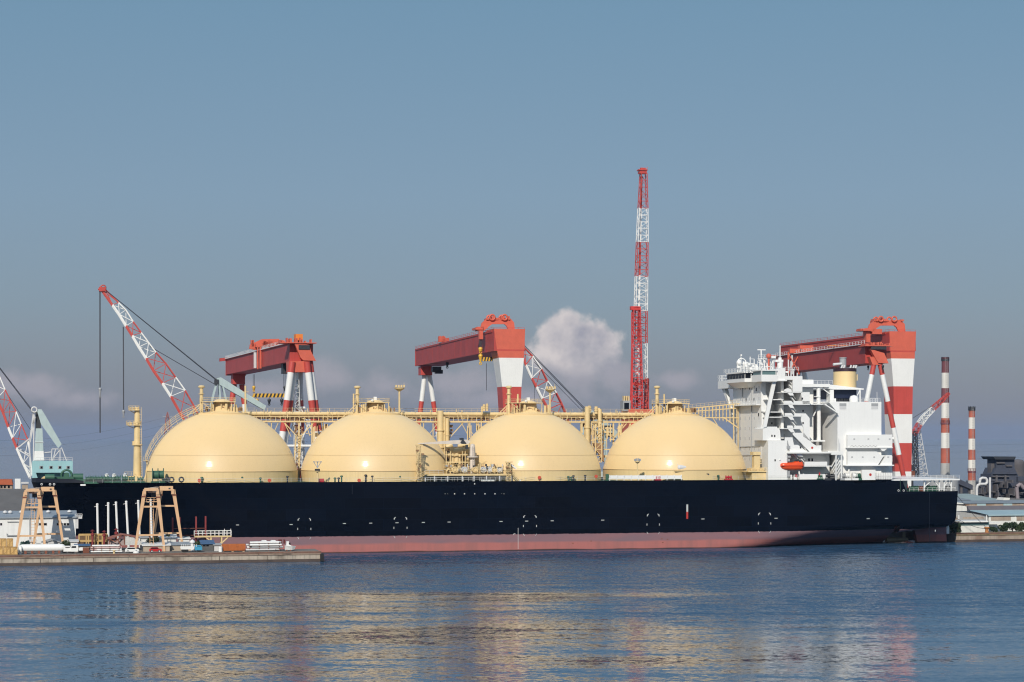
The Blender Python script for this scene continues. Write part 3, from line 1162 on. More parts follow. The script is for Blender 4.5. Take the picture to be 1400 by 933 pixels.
for i in range(n * 2 + 1):
    u = uL + (uR - uL) * i / (n * 2)
    k.bar((u, PV - 2.2, z_low), (u, PV - 2.2, z_pipe - .8), 0.16)
    if i % 2: k.bar((u, PV - 2.2, z_low), (u, PV + 2.2, z_low), 0.2)
k.rail([(uL, PV + 2.4, z_pipe + .5), (uR, PV + 2.4, z_pipe + .5)], 1.2, 2.0, 0.035)
k.build('bridge_truss', M_creamp, ship)
# supports between the domes
for px in (407.5, 612, 668, 792, 836):
    u = U(px, PV); k = MB()
    k.bar((u, PV - 2, DZ), (u, PV - 2, z_low), 0.45)
    for du in (-4.6, 4.6):
        k.bar((u, PV - 2, z_low - 5.0), (u + du, PV - 2, z_low), 0.26)
    k.build('bridge_support', M_creamp, ship)
for px, zz in ((371, 592), (441, 591), (427, 589), (579, 590), (592, 595), (640, 600), (652, 598), (780, 596), (815, 612), (850, 590), (862, 585), (362, 585), (654, 580), (575, 580), (441, 588), (556, 576), (770, 585)):
    u = U(px, PV - 2); k = MB()
    k.bar((u, PV - 2, Zp(zz, px, PV) - 8), (u, PV - 2, z_low), 0.26)
    k.build('bridge_post', M_creamp, ship)
for a, b in ((372, 381), (398, 388), (424, 417), (565, 558), (584, 600), (641, 630), (776, 768), (845, 853), (372, 364), (855, 862)):
    k = MB(); k.bar((U(a, PV - 2), PV - 2, z_low - 4.5), (U(b, PV - 2), PV - 2, z_low), 0.2); k.build('bridge_brace', M_creamp, ship)
# riser pipes between domes two and three, and three and four
for px, r_, pt, pb_ in ((602, .95, 562, 640), (607.5, .4, 570, 640), (611.5, .55, 572, 640), (803, .8, 556, 640), (820, .6, 560, 605), (662, .4, 553, 562), (666, .3, 552, 562), (659, .3, 556, 566), (806, .45, 555, 565), (815, .5, 556, 566), (819, .4, 558, 566)):
    u = U(px, PV - 4); k = MB()
    k.tube((u, PV - 4, Zp(pb_, px, PV - 4)), (u, PV - 4, Zp(pt, px, PV - 4)), r_, 12)
    for q in range(2):
        zz = Zp(pt + (pb_ - pt) * (0.35 + .3 * q), px, PV - 4)
        k.tube((u, PV - 4, zz), (u, PV - 4, zz + .3), r_ * 1.3, 12)
    k.build('riser_pipe', M_creamp, ship)
k = MB()
rnd = random.Random(55)
for q in range(210):
    u = rnd.uniform(uL, uR); L_ = rnd.uniform(.4, 2.6)
    if rnd.random() < .55: k.bar((u, PV - 2.3 + rnd.uniform(0, 3), z_pipe - rnd.uniform(.8, 1.7)), (u + L_, PV - 2.3 + rnd.uniform(0, 3), z_pipe - rnd.uniform(.8, 1.7)), rnd.uniform(.12, .3))
    else: z = z_pipe + rnd.uniform(-1.6, .6); k.bar((u, PV - 2.2, z), (u, PV - 2.2, z + rnd.uniform(.5, 1.7)), rnd.uniform(.1, .26))
k.build('small_pipework', M_creamp, ship)
k = MB()
for q in range(120):
    u = rnd.uniform(uL, uR); z = z_low + rnd.uniform(.2, 1.7)
    k.box(u, u + rnd.uniform(.4, 2.4), PV - 1.6, PV - .8, z, z + rnd.uniform(.15, .5))  # brown boxes stand for shadowed clutter inside the bridge
k.box(uL, uR, PV - 1.5, PV - .9, z_low + .3, z_low + .4)
k.build('shadow_clutter', M_brown, ship)
for c_ in (430, 447, 600, 640, 655, 668, 800, 812, 822, 832, 845):
    k = MB()
    for q in range(5):
        u = U(c_ + rnd.uniform(-5, 5), PV - 3); zt_ = z_low - rnd.uniform(0, 2); k.bar((u, PV - 3, zt_ - rnd.uniform(2, 7)), (u, PV - 3, zt_), rnd.uniform(.12, .35))
        if q % 2: k.bar((u, PV - 3, zt_ - 2), (u + rnd.uniform(-2.5, 2.5), PV - 3, zt_ - rnd.uniform(1, 4)), .16)
    k.build('drop_pipework', M_creamp, ship)
k = MB()
for q in range(16):
    px = rnd.uniform(806, 834); u = U(px, PV - 3); z = rnd.uniform(26, 36); k.bar((u, PV - 3, z), (u + rnd.uniform(.5, 2.4), PV - 3, z), rnd.uniform(.2, .5))
k.build('drop_pipework', M_creamp, ship)
k = MB()
rnd = random.Random(5)
for q in range(80):
    px = rnd.choice((rnd.uniform(795, 834), rnd.uniform(600, 616), rnd.uniform(652, 676), rnd.uniform(430, 446), rnd.uniform(402, 412)))
    u = U(px, PV); z = z_low - rnd.uniform(0, 6)
    k.box(u, u + rnd.uniform(.3, 1.0), PV - 1, PV, z, z + rnd.uniform(.3, 1.3))
k.build('brown_pipe_fill', M_brown, ship)
# triangular platform low between domes three and four
k = MB()
k.ppx([(811, 606), (824, 606), (826, 632), (822, 628)], 26, 27)
k.build('pipe_trough', M_brown, ship)
k = MB()
k.lattice((U(404, 30), 30, DZ), (U(408, 30), 30, Zp(595, 406, 30)), 1.5, 1.5, 9, .1, .06)
k.build('ladder_tower', M_creamp, ship)
k = MB()
k.lattice((U(817, 27), 27, Zp(632, 817, 27)), (U(817, 27), 27, Zp(580, 817, 27)), 2.0, 2.0, 6, .13, .08)
k.build('ladder_tower', M_creamp, ship)
# aft walkway rising from dome four to the superstructure
k = MB()
va = 27.0
for i in range(17):
    px = 936 + (1012 - 936) * i / 16
    u = U(px, va)
    ytop = 560 - 8 * i / 16
    ylow = 572 + (8 * (i - 8) / 8 if i > 8 else 0)
    k.bar((u, va, Zp(ylow, px, va)), (u, va, Zp(ytop, px, va)), .2)
    k.bar((u, va + 3, Zp(ylow, px, va)), (u, va + 3, Zp(ytop, px, va)), .2)
for y0, y1 in ((560, 552), (564, 558), (571, 571.5)):
    for dv in (0, 3):
        k.bar((U(930, va), va + dv, Zp(y0, 930, va)), (U(1012, va), va + dv, Zp(y1, 1012, va)), .28)
k.bar((U(989, va), va, Zp(571, 989, va)), (U(1010, va), va, Zp(586, 1010, va)), .34)
k.bar((U(974, va), va, Zp(571, 974, va)), (U(981, va), va, Zp(582, 981, va)), .25)
for px in (1003, 1009, 1012):
    k.bar((U(px, va), va, DZ), (U(px, va), va, Zp(552, px, va)), .3)
k.rail([(U(930, va), va, Zp(560, 930, va)), (U(1012, va), va, Zp(552, 1012, va))], 1.2, 1.3, .035)
k.build('aft_walkway', M_creamp, ship)

# ---- stair climbing dome one from the bow side
d1, cu, _ = domes[0]
k = MB()
prev = None
for j in range(15):
    a = R(18 + j * 4.6)
    r_ = DR + 0.75
    p = Vector((cu - r_ * math.cos(a), CV - 3.5, DCZ + r_ * math.sin(a) * .985))
    if prev is not None:
        k.bar(prev, p, .7, .12)
        for h_ in (.55, 1.15, 1.7):
            k.bar(prev + Vector((-.25, 0, h_)), p + Vector((-.25, 0, h_)), .1)
        k.bar(p, p + Vector((-.25, 0, 1.7)), .1)
        k.bar(p, p - Vector((-.7 * math.cos(a), 0, .75 * math.sin(a))), .12)
    prev = p
k.bar((U(198, CV - 3), CV - 3.5, DZ), (U(201.5, CV - 3), CV - 3.5, DCZ + 7.5), .22)
k.bar((U(203, CV - 3), CV - 3.5, DZ), (U(200, CV - 3), CV - 3.5, DCZ + 7.5), .22)
k.bar((U(196, CV - 3), CV - 3.5, DZ), (U(203, CV - 3), CV - 3.5, DCZ + 6), .16)
k.box(U(196, CV - 3), U(202, CV - 3), CV - 4.2, CV - 2.8, DCZ + 7.2, DCZ + 7.35)
k.rail([(U(196, CV - 3), CV - 4.2, DCZ + 7.3), (U(202, CV - 3), CV - 4.2, DCZ + 7.3)], 1.1, .8, .04)
k.build('dome_stair', M_creamp, ship)

# ---- foremast
fu = U(187.5, CV); fz = Zp(557, 187, CV)
k = MB()
k.lathe((fu, CV), [(1.15, DZ), (1.1, DZ + 4), (0.75, fz - 1), (0.6, fz)], 14)
k.ladder((fu + 1.1, CV - .6, DZ), (fu + .8, CV - .6, fz), .6, .7, .06)
foremast = k.build('foremast', M_creamp, ship)
for ytop, w0, w1 in ((559.5, 176, 190), (580, 173, 192)):
    k = MB()
    z = Zp(ytop + 2, 184, CV)
    u0, u1 = U(w0, CV), U(w1, CV)
    k.box(u0, u1, CV - 1.5, CV + 1.5, z, z + .2)
    k.rail([(u0, CV - 1.5, z + .2), (u1, CV - 1.5, z + .2), (u1, CV + 1.5, z + .2), (u0, CV + 1.5, z + .2), (u0, CV - 1.5, z + .2)], 1.1, 1.0, .045)
    k.bar((u0 + .4, CV, z), (fu, CV, z - 1.2), .2)
    for q in range(3): k.box(u0 + .2 + q * .9, u0 + .7 + q * .9, CV - .6, CV + .2, z + .2, z + .9)
    k.build('mast_platform', M_creamp, foremast)
k = MB()
z = Zp(609, 187, CV)
k.lathe((fu, CV), [(1.0, z - .1), (1.5, z), (1.5, z + .2), (1.0, z + .3)], 14)
k.box(U(181, CV), U(184, CV), CV - .4, CV + .4, z + .1, z + 1.2)
k.box(fu - 3.6, fu + 1.2, CV - 2, CV + 2, DZ - .2, DZ + 1.5)
k.rail([(fu - 3.6, CV - 2, DZ + 1.5), (fu - .8, CV - 2, DZ + 1.5)], 1.2, .9, .045)
k.build('mast_base', M_creamp, foremast)

# ---- bow machinery: green winches, pale ramp
def winch(px, v, r, wid, z=DZ, m=None):
    u = U(px, v)
    k = MB()
    k.tube((u - wid / 2, v, z + r + .2), (u + wid / 2, v, z + r + .2), r * .62, 14)
    for q in (-.5, 0, .5):
        k.tube((u + q * wid - .08, v, z + r + .2), (u + q * wid + .08, v, z + r + .2), r, 16)
    k.box(u - wid / 2 - .4, u + wid / 2 + .4, v - r, v + r, z - .3, z + .3)
    return k.build('winch', m or M_green, ship)


winch(216, 6, 1.9, 3.0)
for px, r_ in ((121, .8), (127, .9), (135, .85), (143, .9), (152, .8), (161, .9), (171, .9), (180, .8), (192, .7)):
    winch(px, 8, r_, 1.5)
for px in (229, 234.5, 248):
    u = U(px, 1.4)
    k = MB(); k.torus((u, 1.4, DZ + .85), .62, .22, 'v', 12, 6); k.build('fairlead', M_dark, ship)
FZ = 20.6
k = MB()
u = U(91, 22)
k.torus((u, 22, FZ + 1.2), 1.45, .32, 'v', 20, 6)
k.tube((u, 21, FZ + 1.2), (u, 23, FZ + 1.2), .8, 12)
k.box(u - 3.5, u + 2, 20.5, 23.5, FZ - .8, FZ + .8)
k.tube((u + 1.8, 22, FZ + .7), (u + 4.6, 22, FZ + .7), 1.0, 12)
k.box(u + 1.6, u + 5.2, 20.5, 23.5, FZ - .8, FZ + .1)
k.build('windlass', M_green, ship)
k = MB()
k.ppx([(50, 659.5), (60, 651.5), (64.5, 652), (62, 659.5)], 20, 22)
k.build('anchor_chute', M_creamp, ship)
k = MB()
u = U(66.5, 19); k.tube((u - 1, 19, FZ + .7), (u + 1.6, 19, FZ + .7), .9, 12); k.box(u - 1.5, u + 2, 18, 20, FZ - .8, FZ + .2)
k.build('winch', M_green, ship)
for px in (146, 156, 171):
    u = U(px, 9); k = MB(); k.box(u - .5, u + .5, 8.6, 9.4, DZ, DZ + 2.0); k.lathe((u, 9), [(.5, DZ + 2.0), (.65, DZ + 2.3), (.1, DZ + 2.5)], 10)
    k.build('ventilator', M_shipwhite, ship)
k = MB(); k.bpx(110, 117, 662.4, 664.4, 3, 5); k.build('deck_box', M_shipwhite, ship)

# small deck fittings seen against the domes
rnd = random.Random(11)
for px in (276, 308, 331, 356, 393, 458, 463, 467, 500, 509, 534, 546.5, 777, 781, 784, 800, 947, 958, 966, 968, 982):
    u = U(px, 1.8)
    k = MB()
    h_ = rnd.uniform(.7, 1.6)
    k.tube((u, 1.8, DZ - .2), (u, 1.8, DZ + h_), .22, 8)
    k.lathe((u, 1.8), [(.22, DZ + h_), (.42, DZ + h_ + .05), (.38, DZ + h_ + .4), (.05, DZ + h_ + .5)], 8)
    k.build('air_vent', M_green if rnd.random() < .6 else M_dark, ship)
for px, w_ in ((288, 8), (292, 0), (436, 7)):
    if not w_: continue
    u = U(px, 2.2); k = MB(); k.box(u, u + w_ * .21, 2.2, 3.2, DZ - .2, DZ + .9); k.build('fire_hose_box', mat('fire_red', (0.45, 0.03, 0.04), .45, .1, 1), ship)
for px in (272.5, 368.3, 491, 737.5, 815):
    dome = min(domes, key=lambda q: abs(q[2] - px))
    py = 657 if px != 737.5 else 653.2
    if px == 815: py = 651.5
    v = 0.8
    u, z = P(px, py, v)
    k = MB()
    k.tube((u, v - .1, z), (u, v + .1, z), .5, 12)
    k.bar((u, v + .1, DZ - .3), (u, v + .1, z), .1)
    k.build('life_ring', mat('life_ring_red', (0.55, 0.09, 0.05), .5, .1, 1), ship)
# flood-light boards on posts
for px, yt, board in ((434, 632, 1), (871.5, 628, 0)):
    v = 1.2; u = U(px, v)
    k = MB()
    k.tube((u, v, DZ - .2), (u, v, Zp(640 if board else 634, px, v)), .16 if not board else .26, 8)
    k.lathe((u, v), [(.2, Zp(646 if board else 634, px, v)), (.75, Zp(645 if board else 632, px, v)), (.8, Zp(644 if board else 630.5, px, v))], 10)
    post = k.build('light_post', M_creamp, ship)
    if board:
        k = MB(); k.bpx(430.5, 437.5, 641.3, 644, v - .3, v); k.build('light_panel', M_dark, post)
        k = MB()
        for q in (-.9, 0, .9): k.bar((u, v, Zp(640, px, v)), (u + q, v, Zp(632 + abs(q), px, v)), .18); k.box(u + q - .3, u + q + .3, v - .3, v + .1, Zp(632.5, px, v), Zp(631, px, v))
        k.bar((u, v, Zp(642, px, v)), (u, v, Zp(635, px, v)), .2)
        k.build('flood_light', M_grey, post)
    else:
        k = MB()
        for q in (-.8, -.3, .3, .8): k.box(u + q - .2, u + q + .2, v - .3, v + .1, Zp(630.5, px, v), Zp(626.5, px, v) - abs(q) * .3)
        k.build('flood_light', M_grey, post)

# ---- cargo manifold amidships
mv = 2.0
k = MB()
k.bpx(580, 700, 648.2, 650.6, mv, mv + 12)
k.build('manifold_platform', M_creamp, ship)
k = MB()
for px in (581.5, 594, 612, 632, 648, 665, 683, 699):
    u = U(px, mv + .3); k.bar((u, mv + .3, DZ - .3), (u, mv + .3, Zp(650.6, px, mv)), .3)
k.rail([(U(581, mv), mv + .2, DZ), (U(700, mv), mv + .2, DZ)], 1.15, 1.6, .04)
k.rail([(U(581, mv), mv + .1, Zp(648.2, 581, mv)), (U(606, mv), mv + .1, Zp(648.2, 606, mv))], 1.0, 1.2, .04)
k.build('manifold_post', M_lgrey, ship)
k = MB(); k.bpx(580, 700, 650.7, 659, mv + 8, mv + 9); k.build('deck_house', mat('dark_grey_paint', (0.10, 0.10, 0.10), .6, .3, .5), ship)
rnd = random.Random(3)
k = MB()
for q in range(16):
    px = rnd.uniform(584, 696); w_ = rnd.uniform(2, 6); y = rnd.uniform(652, 656)
    k.bpx(px, px + w_, y, y + rnd.uniform(1, 3), mv + rnd.uniform(1, 6), mv + 7)
k.bpx(658, 676, 656, 659, mv + .5, mv + 1.5)
k.build('stowed_gear', M_shipwhite, ship)
zp_ = Zp(648.2, 640, mv)
# valves and flanges along the platform
for px in (621, 634, 649, 660, 668, 675, 682):
    v = mv + 2.5; u, z = P(px, 642.5, v)
    k = MB()
    k.torus((u, v - 1.0, z), .75, .16, 'v', 14, 5)
    k.tube((u, v - .9, z), (u, v + 4, z), .6, 10)
    k.tube((u, v - 1.2, z), (u, v - .9, z), .42, 10)
    k.bar((u - .75, v - 1, z), (u + .75, v - 1, z), .12); k.bar((u, v - 1, z - .75), (u, v - 1, z + .75), .12)
    k.bar((u + 1.1, v, zp_), (u + 1.1, v, z + 1.6), .22)
    k.build('manifold_valve', M_lgrey if px % 2 < 1 else M_creamp, ship)
k = MB()
rnd = random.Random(8)
for q in range(46):
    px = rnd.uniform(606, 688); v = mv + rnd.uniform(1, 7); u = U(px, v)
    z0 = zp_ + rnd.uniform(0, 1.5)
    if q % 2: k.bar((u, v, z0), (u, v, z0 + rnd.uniform(.6, 2.2)), rnd.uniform(.1, .3))
    else: k.bar((u, v, z0 + .6), (u + rnd.uniform(.8, 2.5), v, z0 + .6), rnd.uniform(.1, .25))
k.rail([(U(606, mv), mv + .3, zp_), (U(690, mv), mv + .3, zp_)], 1.15, 1.0, .05)
k.rail([(U(612, mv + 7), mv + 7, zp_ + 2.6), (U(690, mv + 7), mv + 7, zp_ + 2.6)], 1.0, 1.3, .04)
k.build('manifold_pipework', M_creamp, ship)
k = MB()
for q in range(26):
    px = rnd.uniform(606, 692); v = mv + rnd.uniform(2.5, 8); u = U(px, v); z0 = zp_ + rnd.uniform(0, 2.3)
    k.box(u, u + rnd.uniform(.3, 1.1), v, v + .8, z0, z0 + rnd.uniform(.2, .9))
k.build('valve_block', M_grey, ship)
# compressor tower behind: stacked pipe elbows with brown interior
k = MB()
cv = 12.0
for (a, b, r_) in (((618, 642), (618, 612), .75), ((618, 618), (640, 615), .95), ((640, 615), (648, 617), .8), ((628, 640), (628, 618), .45), ((610, 612), (618, 608), .7), ((636, 628), (645, 628), .5),
                   ((624, 617), (624, 633), .8), ((612, 622), (622, 619), .7), ((632, 622), (640, 620), .6), ((640, 612), (640, 606), .5), ((626, 610), (640, 608), .5)):
    ua, za = P(*a, cv); ub, zb = P(*b, cv)
    k.tube((ua, cv, za), (ub, cv, zb), r_, 12)
for px in (610, 616, 632, 636, 640, 644):
    u = U(px, cv - 1.5); k.bar((u, cv - 1.5, zp_), (u, cv - 1.5, Zp(612, px, cv)), .22)
for y in (612, 622, 632, 640):
    k.bar((U(609, cv - 1.5), cv - 1.5, Zp(y, 625, cv)), (U(646, cv - 1.5), cv - 1.5, Zp(y, 625, cv)), .25)
k.rail([(U(606, cv - 2), cv - 2, Zp(640, 625, cv)), (U(690, cv - 2), cv - 2, Zp(640, 660, cv))], 1.1, 1.2, .04)
k.build('cargo_pipework', M_creamp, ship)
k = MB()
rnd = random.Random(21)
for q in range(40):
    px = rnd.uniform(610, 644); y = rnd.uniform(611, 638); v = cv + rnd.uniform(.3, 3)
    k.bpx(px, px + rnd.uniform(1, 5), y, y + rnd.uniform(1, 4), v, v + 1)  # brown blocks put shadow into the pipework interior
k.build('brown_pipe_fill', M_brown, ship)
for q in range(26):
    px = rnd.uniform(607, 690); v = mv + rnd.uniform(.8, 4); u = U(px, v); z0 = zp_ + rnd.uniform(0, 2.4)
    k = MB(); k.box(u, u + rnd.uniform(.25, .8), v, v + .5, z0, z0 + rnd.uniform(.3, .8)); k.build('valve_block', M_dark if q % 2 else M_brown, ship)  # dark blocks stand for the shadowed gaps among the valves
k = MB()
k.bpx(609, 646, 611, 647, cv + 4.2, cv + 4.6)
k.build('shade_sheet', mat('shadow_brown', (0.16, 0.10, 0.055), .8, .3, .5), ship)  # dark sheet painted as the shade behind the pipes
# deck crane: white king post and grey jib stowed forward
kv = 8.0
kp = MB()
ku = U(646, kv)
kp.lathe((ku, kv), [(.8, DZ), (.8, Zp(630, 646, kv)), (.7, Zp(629, 646, kv)), (.9, Zp(623, 646, kv)), (.8, Zp(612, 646, kv)), (.65, Zp(608, 646, kv)), (.1, Zp(607, 646, kv))], 14)
kp.ladder((ku, kv - 1, DZ), (ku, kv - 1, Zp(610, 646, kv)), .5, .6, .05)
kp.lathe((ku, kv), [(1.0, Zp(626, 646, kv)), (1.75, Zp(625.5, 646, kv)), (1.75, Zp(624.5, 646, kv)), (1.0, Zp(624, 646, kv))], 14)
M_pale = mat('pale_cream_grey_paint', (0.66, 0.58, 0.50), 0.5, 0.1, 0.5, streak=0.15)
crane_post = kp.build('king_post', M_pale, ship)
k = MB()
k.ppx([(571, 606.3), (571, 607.2), (600, 607.3), (640, 607.3), (643, 604.5), (639, 601.2), (610, 603)], kv - .5, kv + .5)
k.build('deck_crane_jib', M_pale, crane_post)
k = MB()
k.ppx([(629.5, 605), (632, 602), (634, 602), (637.5, 606), (637.5, 607.5), (631, 606.5)], kv - .8, kv - .55); k.bpx(629, 634, 599, 601.5, kv - .8, kv + .3)
k.bpx(637, 640, 608.5, 614, kv - 1, kv)
k.build('slewing_drive', M_dark, crane_post)
# provision and hose davits, forward and aft of the manifold
for px, yt, yc in ((572.5, 609, 633), (695, 632, 645)):
    dv_ = 2.2; u = U(px, dv_); zt_ = Zp(yt, px, dv_); k = MB()
    k.lattice((u, dv_, DZ), (u, dv_, zt_), 1.2, 1.0, 9, .08, .055)
    k.bar((u - 1, dv_, zt_), (u + 1.2, dv_, zt_), .35)
    k.rail([(u - .9, dv_ - .8, Zp(yc, px, dv_)), (u + 1.1, dv_ - .8, Zp(yc, px, dv_))], 1.1, .6, .05)
    k.box(u - .9, u + 1.1, dv_ - .8, dv_ + .6, Zp(yc, px, dv_) - .15, Zp(yc, px, dv_))
    k.build('boom_rest', M_creamp, ship)
for px, y in ((569, 615), (574, 636), (571, 641), (577, 620), (692, 638), (697, 644)):
    k = MB(); k.bpx(px, px + rnd.uniform(2, 4), y, y + 2.5, 1.2, 1.9); k.build('valve_block', M_brown, ship)
k = MB()
for a, b in (((716, 655), (713, 646)), ((722, 656), (719.5, 640)), ((719.5, 652), (693, 631.5)), ((722, 646), (719, 640))):
    k.tube((P(*a, 3.2)[0], 3.2, P(*a, 3.2)[1]), (P(*b, 3.2)[0], 3.2, P(*b, 3.2)[1]), .27, 8)
k.bpx(716, 724, 652, 658, 2.6, 3.8); k.bpx(710, 728, 656, 658.5, 2.4, 3.6)
k.build('deck_crane', M_shipwhite, ship)
# stair flights beside platform
for (x0, y0, x1, y1) in ((565, 658, 583, 648), (700, 649, 709, 658)):
    v = 1.5; a = P(x0, y0, v); b = P(x1, y1, v)
    k = MB(); k.bar((a[0], v, a[1]), (b[0], v, b[1]), .8, .12); k.bar((a[0], v - .4, a[1] + 1), (b[0], v - .4, b[1] + 1), .08); k.bar((a[0], v - .4, a[1] + .5), (b[0], v - .4, b[1] + .5), .08)
    k.build('deck_stair', M_creamp, ship)

# ---- stowed accommodation ladder (white segmented panels) and the white tank on its stand
k = MB()
for i in range(10):
    x0 = 834 + i * 9.8
    k.bpx(x0 + .5, x0 + 9.4, 650.3, 654.2, 1.0, 1.6)
k.bpx(832, 933, 654.2, 655.4, 1.0, 1.9)
for i in range(11):
    u = U(833.5 + i * 9.8, 1.2); k.bar((u, 1.2, DZ - .2), (u, 1.2, Zp(649.5, 880, 1)), .22)
k.build('gangway_panel', M_shipwhite, ship)
k = MB()
k.box(U(829, 1), U(832.5, 1), 1.0, 2.0, DZ - .2, Zp(648.5, 830, 1)); k.build('gangway_frame', M_green, ship)
tv_ = 2.5
k = MB(); ua = U(929, tv_); ub = U(938.5, tv_); zc = Zp(639.5, 934, tv_)
k.tube((ua, tv_, zc), (ub, tv_, zc), .85, 14); k.ball((ua, tv_, zc), .85, 10, 6); k.ball((ub, tv_, zc), .85, 10, 6)
k.tube((U(927.5, tv_), tv_, zc), (U(926.5, tv_), tv_, Zp(634.5, 927, tv_)), .2, 6)
k.build('pressure_tank', M_lgrey, ship)
k = MB()
k.bpx(923, 950, 643.8, 644.8, tv_ - 1, tv_ + 2); k.bpx(930, 945, 646, 648, tv_ - .5, tv_ + 1.5)
for px in (926, 932, 941, 947): u = U(px, tv_); k.bar((u, tv_, DZ - .2), (u, tv_, Zp(644, px, tv_)), .25)
k.build('tank_stand', M_creamp, ship)
winch(950, 2.4, .8, 1.2, DZ, M_lgrey); winch(899, 1.4, .6, 1.1, DZ, mat('fire_red', (0.45, 0.03, 0.04), .45, .1, 1)); winch(996, 1.6, .55, 1.6, DZ, mat('fire_red', (0.45, 0.03, 0.04), .45, .1, 1))
# cream ventilation tower by the superstructure
cv2 = 4.0
k = MB()
k.bpx(1028, 1049, 645.5, 657.5, cv2, cv2 + 5); k.bpx(1023, 1051, 644, 645.6, cv2 - .5, cv2 + 5.5)
k.bpx(1027, 1045, 640.5, 644, cv2 + .3, cv2 + 4)
k.bpx(1031, 1039, 624, 640.5, cv2 + .5, cv2 + 2.5); k.bpx(1030, 1040, 618, 622.5, cv2 + .2, cv2 + 3); k.bpx(1032, 1038.5, 622.5, 624, cv2 + .7, cv2 + 2.4)
for y in (627, 630, 633): k.bpx(1039, 1041, y, y + 1.5, cv2 + .8, cv2 + 1.6)
k.rail([(U(1024, cv2), cv2 - .4, Zp(644, 1024, cv2)), (U(1051, cv2), cv2 - .4, Zp(644, 1051, cv2))], 1, 1, .05)
k.build('vent_tower', M_creamp, ship)
# ------------------------------------------------------------------ superstructure (all children of the ship)
MW = M_shipwhite
VT = 11.0                     # recessed side wall of the tower
uf = U(1050, 2.0)             # front of the house
ua_ = U(1112, VT)             # aft wall of the tower
ztop = Zp(519, 1060, VT)
k = MB()
k.box(uf, ua_, VT, 33, DZ - .3, ztop)
k.box(uf, uf + 1.3, 7.5, VT - .01, DZ - .3, ztop - .4)
k.build('tower', MW, ship)
# lower side block, flush with the ship's side
k = MB()
k.bpx(1050.2, 1076.5, 602.5, 660, 2.0, VT - .01)
k.ppx([(1043, 586.5), (1048, 585), (1050, 583.6), (1062.5, 583.6), (1063, 586), (1066.5, 586.5), (1067.5, 602.4), (1043, 602.4)], 3.0, VT - .01)
k.build('side_block', MW, ship)
# slanted wing brace, and a white plate shaped as the sunlit patch
k = MB()
k.ppx([(1056.5, 521), (1061.5, 521), (1048, 584), (1043, 584)], 2.6, 3.2)
k.ppx([(1040.5, 524), (1044, 530), (1051, 547), (1047, 563), (1040.8, 563)], 7.0, 7.48)
k.build('brace_and_lit_patch', MW, ship)
k = MB()
for y in (546, 563, 570, 586):
    k.bpx(1049, 1071, y, y + 1.2, 3.4, VT - .02)  # slabs made deep so that they shade the wall below
k.bpx(1068, 1071.5, 521, 600, 5.5, VT - .02)
k.bpx(1046, 1076, 519.6, 521.2, 1.6, VT + 1)
k.build('shading_frame', MW, ship)
# recessed stair landings with solid white bulwarks
k = MB()
for x0, x1, y in ((1069, 1097, 536.2), (1071, 1107.5, 552.6), (1071, 1097, 568.8), (1067, 1097, 585.8), (1072, 1123, 617.8)):
    k.bpx(x0, x1, y, y + 1.0, 2.0, VT - .02)
k.build('landing', MW, ship)
k = MB()
for pts in ([(1071.5, 535.5), (1073, 532.5), (1077, 531), (1081, 532), (1085.5, 541), (1080, 541), (1075, 535.8)],
            [(1072, 552.4), (1072, 548.2), (1082, 548.2), (1085.5, 552.4)], [(1077, 553), (1083, 553), (1086, 558.3), (1080.5, 558)],
            [(1073, 568.6), (1073, 565), (1082, 565), (1085, 568.6)], [(1076, 569), (1083, 569), (1086, 574.3), (1081, 574.3)],
            [(1076.5, 585.6), (1076.5, 582), (1083.5, 582), (1085, 585.6)], [(1077, 586.5), (1084, 586.5), (1086.5, 591.3), (1081.5, 591.3)],
            [(1073, 602.5), (1073, 598.2), (1083.5, 598.2), (1084.5, 603.5), (1085.5, 608.5), (1091, 608.5), (1103.5, 617.8), (1080, 617.8), (1077, 602.5)],
            [(1084, 592), (1099, 592), (1108, 603), (1110, 606), (1116, 609.5), (1123, 609), (1123, 617.8), (1107, 617.8), (1084, 594.5)],
            [(1086, 619), (1095, 619), (1098, 624.6), (1091, 624)],
            [(1096, 565.5), (1101.5, 565.5), (1107, 572), (1107, 603), (1098, 597), (1098.5, 585), (1095, 575)]):
    k.ppx(pts, 2.0, 2.25)
for pts in ([(1095, 536.4), (1107, 536.4), (1107, 552.4), (1097.5, 552.4)], [(1084, 514.5), (1097, 514.5), (1097, 536), (1084, 536)], [(1062, 505), (1073, 503), (1074.5, 520), (1062, 520)], [(1074, 514.5), (1084, 514.5), (1084, 519.5), (1074, 519.5)]):
    k.ppx(pts, 2.0, VT - .02)
k.bpx(1085, 1107, 548.6, 552.5, 2.0, 2.2); k.bpx(1086, 1096, 565.4, 568.8, 2.0, 2.2); k.bpx(1086, 1097, 582.2, 585.8, 2.0, 2.2)
k.build('bulwark_panel', MW, ship)
k = MB()
for (a, b) in (((1078.5, 526.5), (1084, 533)), ((1081, 543), (1087, 550.5)), ((1082, 560), (1087.5, 567)), ((1082, 576.5), (1088, 584)), ((1083, 594), (1088, 600)), ((1083.5, 594), (1103, 617.6)), ((1083, 620), (1090, 627)), ((1089, 620), (1100, 634))):
    (u0, z0), (u1, z1) = P(*a, 3.4), P(*b, 3.4)
    k.bar((u0, 3.4, z0), (u1, 3.4, z1), 1.0, .25)
    k.bar((u0, 2.9, z0 + 1), (u1, 2.9, z1 + 1), .1)
k.build('stair_flight', MW, ship)
